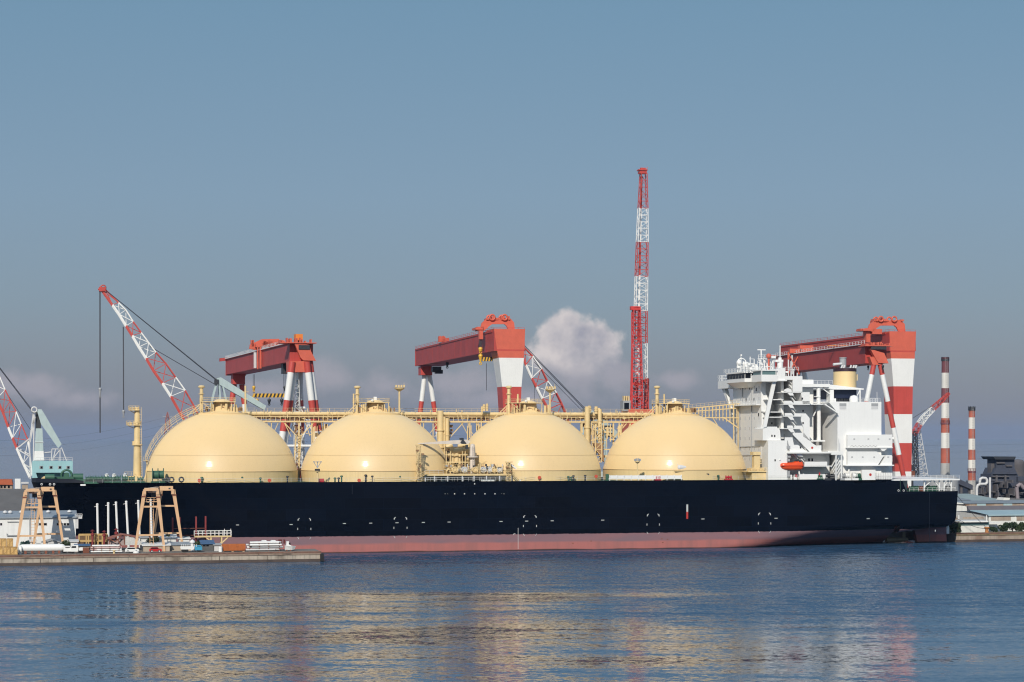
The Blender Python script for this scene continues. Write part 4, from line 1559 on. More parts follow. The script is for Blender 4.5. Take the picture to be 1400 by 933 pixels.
# doors, ports and openings in the recess
for x, y in ((1063, 546), (1061, 562.3), (1055.3, 579), (1098, 562), (1098, 578.6), (1097, 545.2)):
    k = MB(); k.bpx(x - .9, x + .9, y - 1.3, y + 1.3, VT - .06 if x < 1095 else 1.93, VT + .1 if x < 1095 else 2.1); k.build('port_window', M_glass, ship)
for y0, y1 in ((560, 568), (576.5, 584), (594, 601.5)):
    k = MB(); k.bpx(1069, 1072.5, y0, y1, VT - .07, VT + .1); k.build('door', M_grey, ship)
for x, y in ((1055.5, 596), (1059.3, 596.3), (1059.8, 629.5), (1094.6, 612)):
    k = MB(); k.bpx(x - .8, x + .8, y - 1.3, y + 1.3, 1.9 if x != 1055.5 and x != 1059.3 else 2.9, 3.1); k.build('port_window', M_glass, ship)
for x0, y0, x1, y1 in ((1075.5, 609.7, 1080.5, 614), (1075.8, 622, 1081, 626), (1075.8, 627.5, 1080, 631), (1076, 644, 1080, 652)):
    k = MB(); k.bpx(x0, x1, y0, y1, 1.94, 2.1); k.build('vent_opening', M_grey, ship)
# emblem: small red mark on the lower panel
k = MB(); uu, zz = P(1110.4, 612.4, 1.95)
k.add([(uu + .35 * math.cos(t * math.pi / 5), 1.93, zz + .35 * math.sin(t * math.pi / 5)) for t in range(10)], [tuple(range(10))]); k.build('muster_sign', M_markr, ship)
# lower terraces towards the casing
k = MB()
k.bpx(1077, 1136, 618.2, 620.2, 1.0, 26)
k.bpx(1100, 1131, 631.5, 637.6, 1.5, 1.9); k.bpx(1098, 1137, 637, 638.2, 1.5, 26)
k.bpx(1093, 1131, 648.5, 658.5, 1.5, 2.0)
k.build('terrace', MW, ship)
k = MB()
k.bpx(1077, 1134, 619, 660, 6.5, 26)
k.build('lower_house', MW, ship)
for x, y in ((1106.2, 629), (1110.6, 629)):
    k = MB(); k.bpx(x - 1, x + 1, y - 1.9, y + 1.9, 6.4, 6.6); k.build('port_window', M_glass, ship)
# ---- wheelhouse and bridge wings
zb = Zp(522, 1030, 10); zw0 = Zp(517.2, 1030, 10); zw1 = Zp(509.6, 1030, 10); zr = Zp(507.5, 1030, 10)
fl = [(uf + 9, 9.5), (uf + 1.5, 9.5), (uf - 3.2, 13.6), (uf - 3.2, 30), (uf + 1.5, 34), (uf + 9, 34)]
cx_, cy_ = uf + 4, 21.7


def infl(s):
    return [(cx_ + (a - cx_) * s, cy_ + (b - cy_) * s) for a, b in fl]


k = MB()
k.slab(fl, zb, zw0)
k.slab(infl(.975), zw0, zw1)
k.slab(infl(1.03), zw1, zr)
n_ = len(fl)
a_, b_ = infl(.72), fl
k.add([(p[0], p[1], zb - 1.6) for p in a_] + [(p[0], p[1], zb) for p in b_], [(i, (i + 1) % n_, n_ + (i + 1) % n_, n_ + i) for i in range(n_)] + [tuple(range(n_))[::-1]])
k.build('wheelhouse', MW, ship)
# windows: one pane per bay along front, chamfer and side
gl = infl(.985)
for (i, j, cnt) in ((4, 3, 2), (3, 2, 6), (2, 1, 3), (1, 0, 3)):
    a, b = Vector((*gl[i], 0)), Vector((*gl[j], 0))
    for q in range(cnt):
        p0, p1 = a.lerp(b, (q + .1) / cnt), a.lerp(b, (q + .9) / cnt)
        k = MB()
        d = (p1 - p0).normalized(); nn = Vector((-d.y, d.x, 0))
        if nn.dot(p0 - Vector((cx_, cy_, 0))) < 0: nn = -nn
        vs_ = [p + nn * o + Vector((0, 0, z)) for o in (-.05, .08) for p, z in ((p0, zw0 + .1), (p1, zw0 + .1), (p1, zw1 - .1), (p0, zw1 - .1))]
        k.add(vs_, [(0, 1, 2, 3), (4, 5, 6, 7), (0, 1, 5, 4), (2, 3, 7, 6), (0, 3, 7, 4), (1, 2, 6, 5)])
        k.build('bridge_window', M_glass, ship)
# near wing
k = MB()
k.bpx(1041, 1062.5, 512.5, 521.8, 1.5, 10)
k.bpx(1040.5, 1063, 505.8, 507.2, 1.4, 10)
for x in (1041.2, 1060.6): k.bpx(x, x + .9, 507.2, 512.5, 1.5, 2.2)
k.build('bridge_wing', MW, ship)
k = MB(); k.bpx(1042.2, 1060.6, 507.2, 512.5, 1.7, 9.8); k.build('wing_window', M_teal, ship)
# far wing
k = MB()
zt_ = Zp(524, 995, 40)
k.box(uf - 1.5, uf + 3.5, 32, 43.2, zt_ - 1.8, zt_ + .6)
k.rail([(uf - 1.5, 43.1, zt_ + .6), (uf - 1.5, 36, zt_ + .6)], 1.8, 1.4, .06)
k.rail([(uf - 1.5, 43.1, zt_ + .6), (uf + 3.4, 43.1, zt_ + .6)], 1.8, 1.4, .06)
k.add([(uf - .6, 42, zt_ - 1.8), (uf - .6, 39, zt_ - 1.8), (uf - .6, 33, zt_ - 13), (uf - .6, 33, zt_ - 9.5),
       (uf + .4, 42, zt_ - 1.8), (uf + .4, 39, zt_ - 1.8), (uf + .4, 33, zt_ - 13), (uf + .4, 33, zt_ - 9.5)],
      [(0, 1, 2, 3), (4, 7, 6, 5), (0, 3, 7, 4), (1, 5, 6, 2), (0, 4, 5, 1), (2, 6, 7, 3)])
k.build('bridge_wing', MW, ship)
# walkway ledge across the front, pipes and rungs on the front wall
k = MB()
zl = Zp(553.5, 1030, 10)
k.box(uf - 1.6, uf - .02, 8, 33, zl - .2, zl + .1)
k.rail([(uf - 1.5, 8, zl + .1), (uf - 1.5, 33, zl + .1)], 1.2, 1.5, .05)
k.build('front_walkway', MW, ship)
k = MB()
for v, z0, z1 in ((15.8, zl - 20, zl), (26.5, zl - 16, zl - 2), (15.8, zl, zl + 5), (24, zl + 1.5, zl + 7)):
    k.tube((uf - .2, v, z0), (uf - .2, v, z1), .14, 6)
for z in (zl - 12.4, zl - 15):
    k.tube((uf - .2, 2.4 + 6, z), (uf - .2, 27, z - .4), .08, 6)
k.build('wall_pipe', M_grey, ship)
k = MB()
for r_ in range(7):
    for q in range(6):
        z = zl - 4 - r_ * 3.1 if r_ < 5 else zl + 1.8 + (r_ - 5) * 3.4
        k.box(uf - .05, uf + .02, 9.5 + q * 4.1, 9.8 + q * 4.1, z - .45, z + .45)
k.build('wall_rung', M_grey, ship)
for v, z in ((12, zl + 4.6), (18, zl + 5.2), (24, zl + 5.5), (14, zl + 1.6), (21, zl + 1.6), (10, zl - 3)):
    k = MB(); k.box(uf - .06, uf + .05, v - .35, v + .35, z - .5, z + .5); k.build('port_window', M_glass, ship)
# ---- masts and aerials on the monkey island
k = MB()
def um(px, v=18): return U(px, v)
k.rail([(uf - 3, 9.8, zr), (uf - 3, 33, zr)], 1.2, 1.4, .05); k.rail([(uf - 3, 9.8, zr), (uf + 12, 8, zr)], 1.2, 1.4, .05)
k.build('monkey_island_rail', MW, ship)
k = MB()
v = 16
for px in (1039, 1045, 1052, 1057):
    k.bar((um(px, v), v, zr - .2), (um(px, v), v, Zp(491, px, v)), .22)
for (a, b) in ((1039, 1045), (1045, 1052), (1052, 1057)):
    k.bar((um(a, v), v, zr), (um(b, v), v, Zp(491, b, v)), .16); k.bar((um(b, v), v, zr), (um(a, v), v, Zp(491, a, v)), .16)
k.bar((um(1036, v), v, Zp(491, 1045, v)), (um(1060, v), v, Zp(491, 1045, v)), 1.0, .2)
k.rail([(um(1036, v), v - .5, Zp(491, 1045, v)), (um(1060, v), v - .5, Zp(491, 1045, v))], 1.2, .9, .06)
k.tube((um(1041, v), v, Zp(491, 1041, v)), (um(1040.6, v), v, Zp(478.5, 1041, v)), .22, 8)
k.bar((um(1035.5, v), v, Zp(478.5, 1041, v)), (um(1046.5, v), v, Zp(478.5, 1041, v)), .28, .3)
k.bpx(1054, 1060.5, 487, 490, v - 1, v + 1)
k.build('radar_mast', MW, ship)
rnd = random.Random(71)
k = MB()
for q in range(46):
    px = rnd.uniform(1007, 1064); v = rnd.uniform(11, 24); u = um(px, v); h_ = rnd.uniform(1.2, 3.6) if px < 1036 else rnd.uniform(1.5, 4.6)
    k.bar((u, v, zr - .1), (u, v, zr + h_), rnd.uniform(.1, .2))
    if q % 3 == 0: k.bar((u, v, zr + h_ * .8), (u + rnd.uniform(-1.6, 1.6), v, zr + h_ * .8), .12)
    if q % 4 == 0: k.box(u - .3, u + .4, v - .3, v + .3, zr + h_ - .5, zr + h_ + .2)
k.build('aerial', MW, ship)
k = MB(); v = 15; k.ball((um(1051, v), v, Zp(487, 1051, v)), .8, 12, 7); k.tube((um(1051, v), v, zr), (um(1051, v), v, Zp(491, 1051, v)), .3, 6); k.build('radome', M_redo, ship)
k = MB()
v = 20
k.torus((um(1014, v), v, Zp(497, 1014, v)), 1.5, .18, 'v', 14, 5); k.ball((um(1010.5, v), v, Zp(496, 1011, v)), .9, 10, 6); k.ball((um(1019, v), v, Zp(498, 1019, v)), .8, 10, 6)
for px, yt in ((1011, 497), (1013, 486), (1016, 494), (1020, 498), (1022, 495), (1025.5, 488), (1028, 497), (1031, 491.5), (1008, 505), (1034, 498)):
    k.bar((um(px, v), v, zr - .3), (um(px, v), v, Zp(yt, px, v)), .22)
for y in (497, 501, 504): k.bar((um(1010, v), v, Zp(y, 1020, v)), (um(1032, v), v, Zp(y, 1020, v)), .14)
k.bar((um(1024, v), v, Zp(491, 1027, v)), (um(1031.5, v), v, Zp(491, 1027, v)), .12)
k.box(um(1012.2, v), um(1013.8, v), v - .4, v + .4, Zp(487, 1013, v), Zp(484.8, 1013, v))
k.build('aerial', MW, ship)
k = MB(); v = 12
k.tube((um(1066.5, v), v, zr - 1), (um(1066.5, v), v, Zp(472.5, 1066, v)), .17, 6); k.bpx(1060.5, 1071, 492, 495, v - 1, v + 1); k.bpx(1065, 1068.5, 489, 492, v - .5, v + .5)
k.lathe((um(1066.5, v), v), [(.05, Zp(506, 1066, v)), (.8, Zp(505, 1066, v)), (1.0, Zp(495, 1066, v)), (.4, Zp(494, 1066, v))], 10)
k.build('signal_mast', MW, ship)
for px, ytop in ((1078, 492), (1081.5, 494), (1085, 505), (1090, 510)):
    k = MB(); v = 9; k.tube((um(px, v), v, Zp(520, px, v)), (um(px, v), v, Zp(ytop, px, v)), .2, 6); k.build('aerial', M_lgrey, ship)
# ---- casing aft: pale forward wall, white side
uc = U(1145, 3.0); uce = U(1205, 3.0)
zc_ = Zp(549.5, 1180, 3.0)
k = MB()
k.prism([(uc, DZ - .2), (uce, DZ - .2), (uce, zc_), (uc - 2.6, zc_), (uc - 2.6, zc_ - .3), (uc, zc_ - 3.2)], 3.0, 40)
k.build('casing', MW, ship)
k = MB()
k.ppx([(1127.5, 552), (1146, 563.8), (1146, 566), (1127.5, 553.5)], 1.6, 3.2)
k.bpx(1096, 1135, 525, 529.4, 8, 26)
k.bpx(1093, 1134, 552, 553.6, 6, 26)
k.bpx(1108, 1128, 602, 604, 6, 22); k.bpx(1132, 1146, 616.6, 619, 2.5, 24)
k.build('casing_deck', MW, ship)
for px in (1152.5, 1196):
    k = MB(); k.bpx(px - 4.6, px + 4.6, 551.6, 555.2, 2.9, 3.1); k.build('vent_grille', M_grey, ship)
    k = MB(); k.bpx(px - 4.6, px + 4.6, 555.4, 559.6, 2.92, 3.1); k.build('vent_plate', M_lgrey, ship)
# columns carrying the catwalk
k = MB()
v = 9
for px, y0, y1, r_ in ((1119.5, 557, 602, .62), (1119, 529, 552, .62)):
    u = U(px, v); k.tube((u, v, Zp(y1, px, v)), (u, v, Zp(y0, px, v)), r_, 14)
u = U(1119.5, v); k.tube((u, v, Zp(557.5, 1119, v)), (u, v, Zp(553, 1119, v)), .85, 14)
k.bpx(1115.5, 1122, 541.8, 543, v - .8, v + .8)
k.build('catwalk_column', MW, ship)
k = MB(); v = 9
a = P(1124, 531, v); b = P(1136, 540, v)
k.bar((a[0], v, a[1]), (b[0], v, b[1]), .25); k.bar((U(1112, v), v, Zp(569, 1112, v)), (U(1118, v), v, Zp(556, 1118, v)), .3)
k.box(U(1110, v), U(1136, v), v, v + .3, Zp(550, 1120, v), Zp(551, 1120, v))
k.rail([(U(1096, v), v - .6, Zp(525, 1096, v)), (U(1137, v), v - .6, Zp(525, 1137, v))], 1.0, 1.2, .04)
k.rail([(U(1106, v), v - .6, Zp(551.8, 1106, v)), (U(1140, v), v - .6, Zp(551.8, 1140, v))], 1.0, 1.2, .04)
k.build('catwalk_brace', MW, ship)
k = MB(); v = 8.5
k.bpx(1135, 1140, 533, 551.5, v, v + 3); k.bpx(1140.4, 1143, 545, 551, v, v + 1); k.bpx(1128, 1133.5, 525, 531, v + 1, v + 3)
k.build('casing_house', MW, ship)
k = MB(); k.bpx(1107, 1116.5, 534, 538.3, 13, 14); k.build('boat_deck_opening', M_dark, ship)
# funnel
fv = 23.0
fu_ = (U(1141, fv) + U(1169, fv)) / 2; fr = (U(1169, fv) - U(1141, fv)) / 2
zf0, zf1, zf2 = Zp(531, 1155, fv), Zp(508.5, 1155, fv), Zp(504, 1155, fv)
k = MB()
def ell(r_, z): return [(fu_ + r_ * math.cos(2 * math.pi * i / 32), fv + r_ * 1.25 * math.sin(2 * math.pi * i / 32), z) for i in range(32)]
def ellring(k, r0, z0, r1, z1, m=0):
    vs_ = ell(r0, z0) + ell(r1, z1)
    k.add(vs_, [(i, (i + 1) % 32, 32 + (i + 1) % 32, 32 + i) for i in range(32)], m, True)
ellring(k, fr * 1.02, zf0 - 1, fr, zf1, 0)
ellring(k, fr * 1.015, zf1, fr * 1.015, zf2, 1)
k.add(ell(fr * 1.015, zf2), [tuple(range(32))], 1)
k.build('funnel', [M_cream, mat('funnel_dark_band', (0.035, 0.012, 0.02), .5, .2, .6)], ship)
k = MB(); v = fv
z = zf2 - .1
k.tube((U(1152.5, v), v, z), (U(1152.5, v), v, Zp(489.5, 1152, v)), 1.05, 14); k.lathe((U(1152.5, v), v), [(1.05, Zp(490.5, 1152, v)), (1.2, Zp(490, 1152, v)), (1.2, Zp(489, 1152, v)), (.9, Zp(489, 1152, v))], 14)
k.build('exhaust_pipe', M_grey, ship)
k = MB()
k.tube((U(1137.5, v), v - 1, Zp(498.8, 1140, v)), (U(1149, v), v - 1, Zp(497.8, 1149, v)), .42, 8)
for px in (1147, 1150, 1159, 1163, 1166): k.tube((U(px, v), v - 2, z), (U(px + 1.5, v), v - 2, Zp(500, px, v)), .35, 8)
k.build('exhaust_branch', M_lgrey, ship)
k = MB(); k.bpx(1170.5, 1172.5, 512, 520.5, fv - 1, fv + 1); k.build('funnel_duct', M_cream, ship)
k = MB()
zz = Zp(530, 1155, 20)
k.ppx([(1132, 527), (1137, 526.2), (1181, 531.5), (1181, 533), (1141, 532.8), (1132, 531.5)], 14, 36)
k.bar((U(1175.6, 14), 14, zc_), (U(1175.6, 14), 14, Zp(533, 1175, 14)), .35); k.bar((U(1175.6, 14), 14, Zp(533.5, 1175, 14)), (U(1172, 14), 14, Zp(541, 1172, 14)), .25)
k.build('funnel_deck', MW, ship)
k = MB(); k.bpx(1141.3, 1171, 533, 545, 16, 34); k.build('funnel_base', M_navy, ship)
k = MB()
for q in range(7): k.bpx(1143 + q * 3.6, 1145.4 + q * 3.6, 545, 549.6, 16.2, 17)
k.build('louvre', M_dark, ship)
k = MB(); u = U(1167.5, 13); k.lathe((u, 13), [(1.35, zc_), (1.4, zc_ + 1), (1.1, zc_ + 1.9), (.1, zc_ + 2.2)], 12); k.build('ventilator', MW, ship)
k = MB(); k.rail([(uc + 4, 3.2, zc_), (uce - .2, 3.2, zc_)], 1.1, 1.6, .045); k.rail([(uce - .2, 3.2, zc_), (uce - .2, 38, zc_)], 1.1, 2, .045)
k.bar((U(1199, 4), 4, zc_), (U(1199, 4), 4, zc_ + 3), .1)
k.build('casing_rail', MW, ship)
# lower aft block
k = MB()
k.bpx(1158.8, 1220, 594.4, 612, 1.6, 30)
k.bpx(1158.8, 1220.5, 611.6, 613, 1.3, 30)
k.ppx([(1159, 617.5), (1198.5, 617.5), (1204, 622.5), (1209, 622.5), (1200, 636.5), (1159, 636.5)], 1.6, 5)
k.ppx([(1212, 622.5), (1219.5, 622.5), (1219.5, 636.5), (1203, 636.5)], 1.6, 5)
k.ppx([(1203, 612.8), (1214, 612.8), (1209, 617), (1206, 617)], 1.5, 3)
k.bpx(1156, 1222.5, 635.8, 637.4, .9, 30)
k.bpx(1158.8, 1220, 612, 660, 4.6, 30)
k.build('aft_house', MW, ship)
k = MB()
k.bpx(1178.5, 1197, 642.5, 656.5, 1.6, 4.4)
k.build('store_house', MW, ship)
k = MB(); u, z = P(1190, 649.2, 1.55); k.add([(u + .42 * math.cos(t * math.pi / 5), 1.54, z + .42 * math.sin(t * math.pi / 5)) for t in range(10)], [tuple(range(10))]); k.build('muster_sign', M_markr, ship)
k = MB()
for q in range(7): k.bpx(1198.2 + q * 3.2, 1200.9 + q * 3.2, 646.5, 655.6, 2.6, 2.8)
k.build('fence_panel', MW, ship)
for x, y in ((1168, 600.6), (1187.3, 600.6), (1201, 600.6), (1216.4, 600.6), (1165, 625.3), (1179.5, 625.3), (1195.3, 625.3), (1214.5, 625.3)):
    k = MB(); k.bpx(x - 1.1, x + 1.1, y - 1, y + 1, 1.56, 1.7); fr_ = k.build('square_window', M_grey, ship)
    k = MB(); k.bpx(x - .7, x + .7, y - .65, y + .65, 1.53, 1.6); k.build('pane', M_lgrey, fr_)
k = MB()
for q in range(34):
    px = 1162 + q * 1.1; y = 610.8 - abs(math.sin(q * .7)) * 1.6
    k.bpx(px, px + .7, y, y + .9, 1.52, 1.6)
k.build('cable_run', M_grey, ship)
k = MB(); u = U(1160.5, 2.5); k.tube((u, 2.5, DZ), (u, 2.5, Zp(642, 1160, 2.5)), .32, 8); k.build('ventilator', MW, ship)
# boat-landing frame
k = MB(); v = 1.2
for px in (1142.8, 1150.4): k.bar((U(px, v), v, DZ - .3), (U(px, v), v, Zp(619 if px < 1145 else 621, px, v)), .34)
k.bar((U(1136, v), v, Zp(620, 1140, v)), (U(1152, v), v, Zp(620, 1146, v)), .7, .9)
k.bar((U(1147, v), v, Zp(600, 1147, v)), (U(1147, v), v, Zp(619, 1147, v)), .3)
for q in range(5):
    a = P(1136 + q * 1.4, 640 + q * 3, v + 1); b = P(1146 + q, 622 + q * 4, v + 1); k.bar((a[0], v + 1, a[1]), (b[0], v + 1, b[1]), .16)
k.build('landing_frame', MW, ship)
k = MB(); k.bpx(1137, 1150, 648, 657, 5, 6); k.build('winch_house', M_dark, ship)
for px, r_, m_ in ((1131, .8, M_dark), (1152, .8, M_grey), (1158, .9, MW), (1168, .9, MW), (1120.5, .7, M_green), (1173, .8, M_green)):
    winch(px, 1.8, r_, 1.2, DZ, m_)
k = MB(); u = U(1120.5, 1.4); k.tube((u, 1.4, DZ + 1.2), (u, 1.4, DZ + 2.1), .25, 8); k.build('hydrant', mat('fire_red', (0.45, 0.03, 0.04), .45, .1, 1), ship)
# davit frame of the lifeboat
k = MB(); v = 2.6
for pts in ([(1063.5, 656), (1065, 628)], [(1058, 657), (1066, 648)], [(1067, 653), (1071, 646), (1074, 644)], [(1098, 648), (1100, 656)], [(1092, 644), (1094, 656)]):
    p = [P(x, y, v) for x, y in pts]
    for a, b in zip(p, p[1:]): k.bar((a[0], v, a[1]), (b[0], v, b[1]), .38)
for x in (1066.5, 1096): k.bpx(x - .5, x + .5, 629, 646, 4.6, 5.4); k.bpx(x - .5, x + .5, 628.4, 629.4, 1.6, 5.4)
k.build('davit', MW, ship)
rnd = random.Random(17)
k = MB()
for q in range(26):
    px = rnd.uniform(1054, 1095); k.bpx(px, px + rnd.uniform(1, 3), rnd.uniform(649, 654), 658, rnd.uniform(1.5, 5), 6)
k.build('deck_locker', MW, ship)
k = MB(); k.bpx(1088, 1090, 649, 655, 2, 2.5); k.build('fire_locker', mat('fire_red', (0.45, 0.03, 0.04), .45, .1, 1), ship)
# ---- mooring deck under the overhang at the stern
def sv(u): return CV - (23.0 - 4.5 * sstep(95, 161, u))
ue0, ue1 = U(1234, 3.2), US + 1.0
k = MB()
k.slab([(ue0 - 6, sv(ue0 - 6) + .1), (ue1, sv(US) - .2), (ue1, 2 * CV - sv(US) + .2), (ue0 - 6, 2 * CV - sv(ue0 - 6) - .1)], DZ - .55, DZ - .1)
k.rail([(ue0, sv(ue0) + .2, DZ - .1), (ue1, sv(US) + .2, DZ - .1)], 1.1, 2, .035)
k.build('overhang_deck', MW, ship)
k = MB()
for px in (1263, 1284, 1290.5, 1300.5):
    u = U(px, 5); k.bar((u, sv(u) + .6, 16.1), (u, sv(u) + .6, DZ - .5), .34)
for px, d_ in ((1263, 5), (1284, -4), (1290.5, 3), (1300.5, -2)):
    u = U(px, 5); k.bar((u, sv(u) + .6, 17.4), (u + d_ * .5, sv(u) + .6, DZ - .5), .24)
k.rail([(U(1243, 4), sv(142) + .3, 16.1), (US - .3, sv(US) + .3, 16.1)], 1.1, 1.5, .035)
k.build('overhang_post', MW, ship)
k = MB()
k.prism([(140, 16.1), (144.5, 16.1), (144.5, DZ - .55), (140, DZ - .55)], 8, 30); k.build('mooring_house', MW, ship)
for px, r_, m_ in ((1246, .7, M_green), (1252, .75, M_green), (1259, .7, M_rust), (1268, .8, M_green), (1273, .7, M_green), (1278, .75, M_green), (1296, .7, M_grey), (1303, .6, M_grey)):
    u = U(px, 6); winch(px, sv(u) + 2.2, r_, 1.1, 16.1, m_)
k = MB(); k.bpx(1284, 1288.5, 671.6, 673.4, 4.8, 5.6); k.build('deck_box', MW, ship)
plate('weld_seam', 1270.4, 1270.9, 674, 741, M_seamd)

# ---- lifeboat hanging in its davits: a thing of its own
lv = 2.6
lu0, lu1 = U(1065, lv), U(1097.2, lv)
lz0, lz1 = Zp(643.5, 1080, lv), Zp(630.5, 1080, lv)
lb = thing('lifeboat', 'bright orange enclosed lifeboat with raised stern cockpit hanging below the white superstructure', 'lifeboat', ((lu0 + lu1) / 2, lv, lz0))
L_ = lu1 - lu0
k = MB()
prof = [(0.0, .55, .62, .02), (.03, .36, .74, .5), (.10, .18, .80, .85), (.22, .06, .82, 1.0), (.45, .02, .84, 1.0), (.58, .02, .87, 1.0), (.68, .03, .97, 1.0), (.76, .04, 1.0, 1.0), (.90, .06, 1.0, .95), (.97, .14, .90, .8), (1.0, .34, .72, .55)]
rings = []
hh = lz1 - lz0
for t, b_, t_, w_ in prof:
    u = lu0 + t * L_
    hw = 1.45 * w_
    zb_, zt2 = lz0 + b_ * hh, lz0 + t_ * hh
    zm = lz0 + .50 * hh
    zm = min(max(zm, zb_ + .02), zt2 - .02)
    ring = []
    for i in range(20):
        a = 2 * math.pi * i / 20
        cc, ss = math.cos(a), math.sin(a)
        yv = lv + hw * math.copysign(abs(cc) ** .7, cc)
        zv = zm + (zt2 - zm) * max(ss, 0) ** .8 if ss >= 0 else zm - (zm - zb_) * (-ss) ** .8
        ring.append((u, yv, zv))
    rings.append(ring)
vs_ = [p for r_ in rings for p in r_]
fs = [(i * 20 + j, i * 20 + (j + 1) % 20, (i + 1) * 20 + (j + 1) % 20, (i + 1) * 20 + j) for i in range(len(rings) - 1) for j in range(20)]
k.add(vs_, fs, 0, True)
k.add(rings[0], [tuple(range(20))]); k.add(rings[-1], [tuple(range(20))])
k.build('hull', M_orange, lb)
k = MB()
k.box(lu0 + .3, lu1 - .1, lv - 1.52, lv + 1.52, lz0 + .46 * hh, lz0 + .53 * hh)
k.build('rubbing_strake', mat('lifeboat_dark_red', (0.42, 0.03, 0.012), .4, .1, 1), lb)
k = MB()
k.box(lu0 + .80 * L_, lu0 + .88 * L_, lv - 1.1, lv + 1.1, lz0 + .9 * hh, lz0 + 1.06 * hh); k.box(lu0 + .70 * L_, lu0 + .74 * L_, lv - 1.0, lv + .5, lz0 + .96 * hh, lz0 + 1.02 * hh)
k.build('hatch', M_dark, lb)
k = MB()
for t in (.06, .94): u = lu0 + t * L_; k.tube((u, lv, lz0 + .8 * hh), (u, lv, lz1 + 2.2), .05, 6)
k.build('fall_wire', M_rope, lb)
# ------------------------------------------------------------------ goliath cranes
M_girder = mat('girder_brick_red', (0.43, 0.055, 0.045), 0.5, 0.14, 0.15, streak=0.2)
BANDS = [M_red, M_white, M_dark, M_redo]


def leg_seg(k, y0, a, y1, b, v0, m):
    """one painted length of a box leg; a, b = (x left, x right, depth) at rows y0, y1 on plane v0"""
    vs_ = []
    for y, (xl, xr, d) in ((y0, a), (y1, b)):
        ul, z = P(xl, y, v0); ur, _ = P(xr, y, v0)
        z = Zp(y, (xl + xr) / 2, v0)
        vs_ += [(ul, v0, z), (ur, v0, z), (ur, v0 + d, z), (ul, v0 + d, z)]
    k.add(vs_, [(0, 1, 2, 3), (7, 6, 5, 4), (0, 4, 5, 1), (1, 5, 6, 2), (2, 6, 7, 3), (3, 7, 4, 0)], m)


def banded_tube(k, p0, p1, r, ys, mats, n=14, r2=None):
    """tube from p0 up/down to p1 painted in bands; ys = z levels where paint changes"""
    p0, p1 = Vector(p0), Vector(p1)
    r2 = r if r2 is None else r2
    zs = [p0.z] + [z for z in ys if min(p0.z, p1.z) < z < max(p0.z, p1.z)] + [p1.z]
    off = sum(1 for z in ys if z >= p0.z)
    for i, (a, b) in enumerate(zip(zs, zs[1:])):
        ta, tb = (a - p0.z) / (p1.z - p0.z), (b - p0.z) / (p1.z - p0.z)
        k.tube(p0.lerp(p1, ta), p0.lerp(p1, tb), r + (r2 - r) * ta, n, r + (r2 - r) * tb, m=mats[(off + i) % len(mats)])


def arch_trolley(t, px0, px1, py0, py1, v, depth=5.0, m=None):
    """upper trolley: braced arch with two sheaves on top"""
    W_, H_ = px1 - px0, py1 - py0
    def q(x, y): return (px0 + x * W_, py0 + y * H_)
    k = MB()
    for vv in (v - depth / 2, v + depth / 2 - .8):
        k.ppx([q(0, 1), q(.06, .52), q(.2, .25), q(.9, .25), q(1, .5), q(1.02, 1), q(.84, 1), q(.78, .72), q(.72, .6), q(.36, .6), q(.28, .72), q(.14, 1)], vv, vv + .8)
    k.ppx([q(.2, .25), q(.9, .25), q(.9, .45), q(.2, .45)], v - depth / 2 + .8, v + depth / 2 - .8)
    rnd = random.Random(int(px0))
    for i in range(16):
        x = rnd.uniform(.12, .92); k.bpx(*(q(x, 0)[0], q(x + rnd.uniform(.03, .09), 0)[0]), q(0, rnd.uniform(.08, .3))[1], q(0, .32)[1], v - depth / 2 - rnd.uniform(0, .6), v)
    k.bpx(px0 - .12 * W_, px0 + .1 * W_, q(0, .82)[1], q(0, .95)[1], v - depth / 2 - .4, v + depth / 2)
    fr = k.build('trolley', m or M_redo, t)
    for x in (.36, .72):
        u, z = P(*q(x, .17), v - depth / 2 - .5)
        for vv in (v - depth / 2 - .5, v + 1):
            k = MB(); k.torus((u, vv, z), .17 * H_ * .26, .32, 'v', 16, 6); k.build('sheave', m or M_redo, fr)
    return fr


M_stripe_y = mat('hazard_yellow', (0.72, 0.42, 0.05), .5, .15, 1)


def striped_beam(t, px0, px1, py0, py1, v, n, parent_name='lifting_beam'):
    k = MB()
    w_ = (px1 - px0) / n
    for i in range(n):
        x0 = px0 + i * w_
        sl = w_ * .35
        k.ppx([(x0 - sl, py1), (x0 + w_ - sl - .02, py1), (x0 + w_ + sl - .02, py0), (x0 + sl, py0)], v, v + 1.2, i % 2)
    return k.build(parent_name, [M_stripe_y, M_dark], t)


def rope(k, a, b, v, r=.09, m=0):
    (u0, z0), (u1, z1) = P(*a, v), P(*b, v)
    k.tube((u0, v, z0), (u1, v, z1), r, 5, m=m)


def hook_block(t, px, y0, y1, v, m=None, r=None):
    k = MB(); u, z0 = P(px, y0, v); z1 = Zp(y1, px, v)
    r = r or (z0 - z1) * .28
    k.lathe((u, v), [(.05, z0), (r * .8, z0 - r * .3), (r, z0 - r), (r * .7, z0 - 2 * r), (.3 * r, z1 + r * .8), (.25 * r, z1 + .5 * r)], 10)
    k.torus((u, v, z1 + r * .4), r * .55, r * .2, 'v', 10, 5)
    return k.build('hook_block', m or M_stripe_y, t)


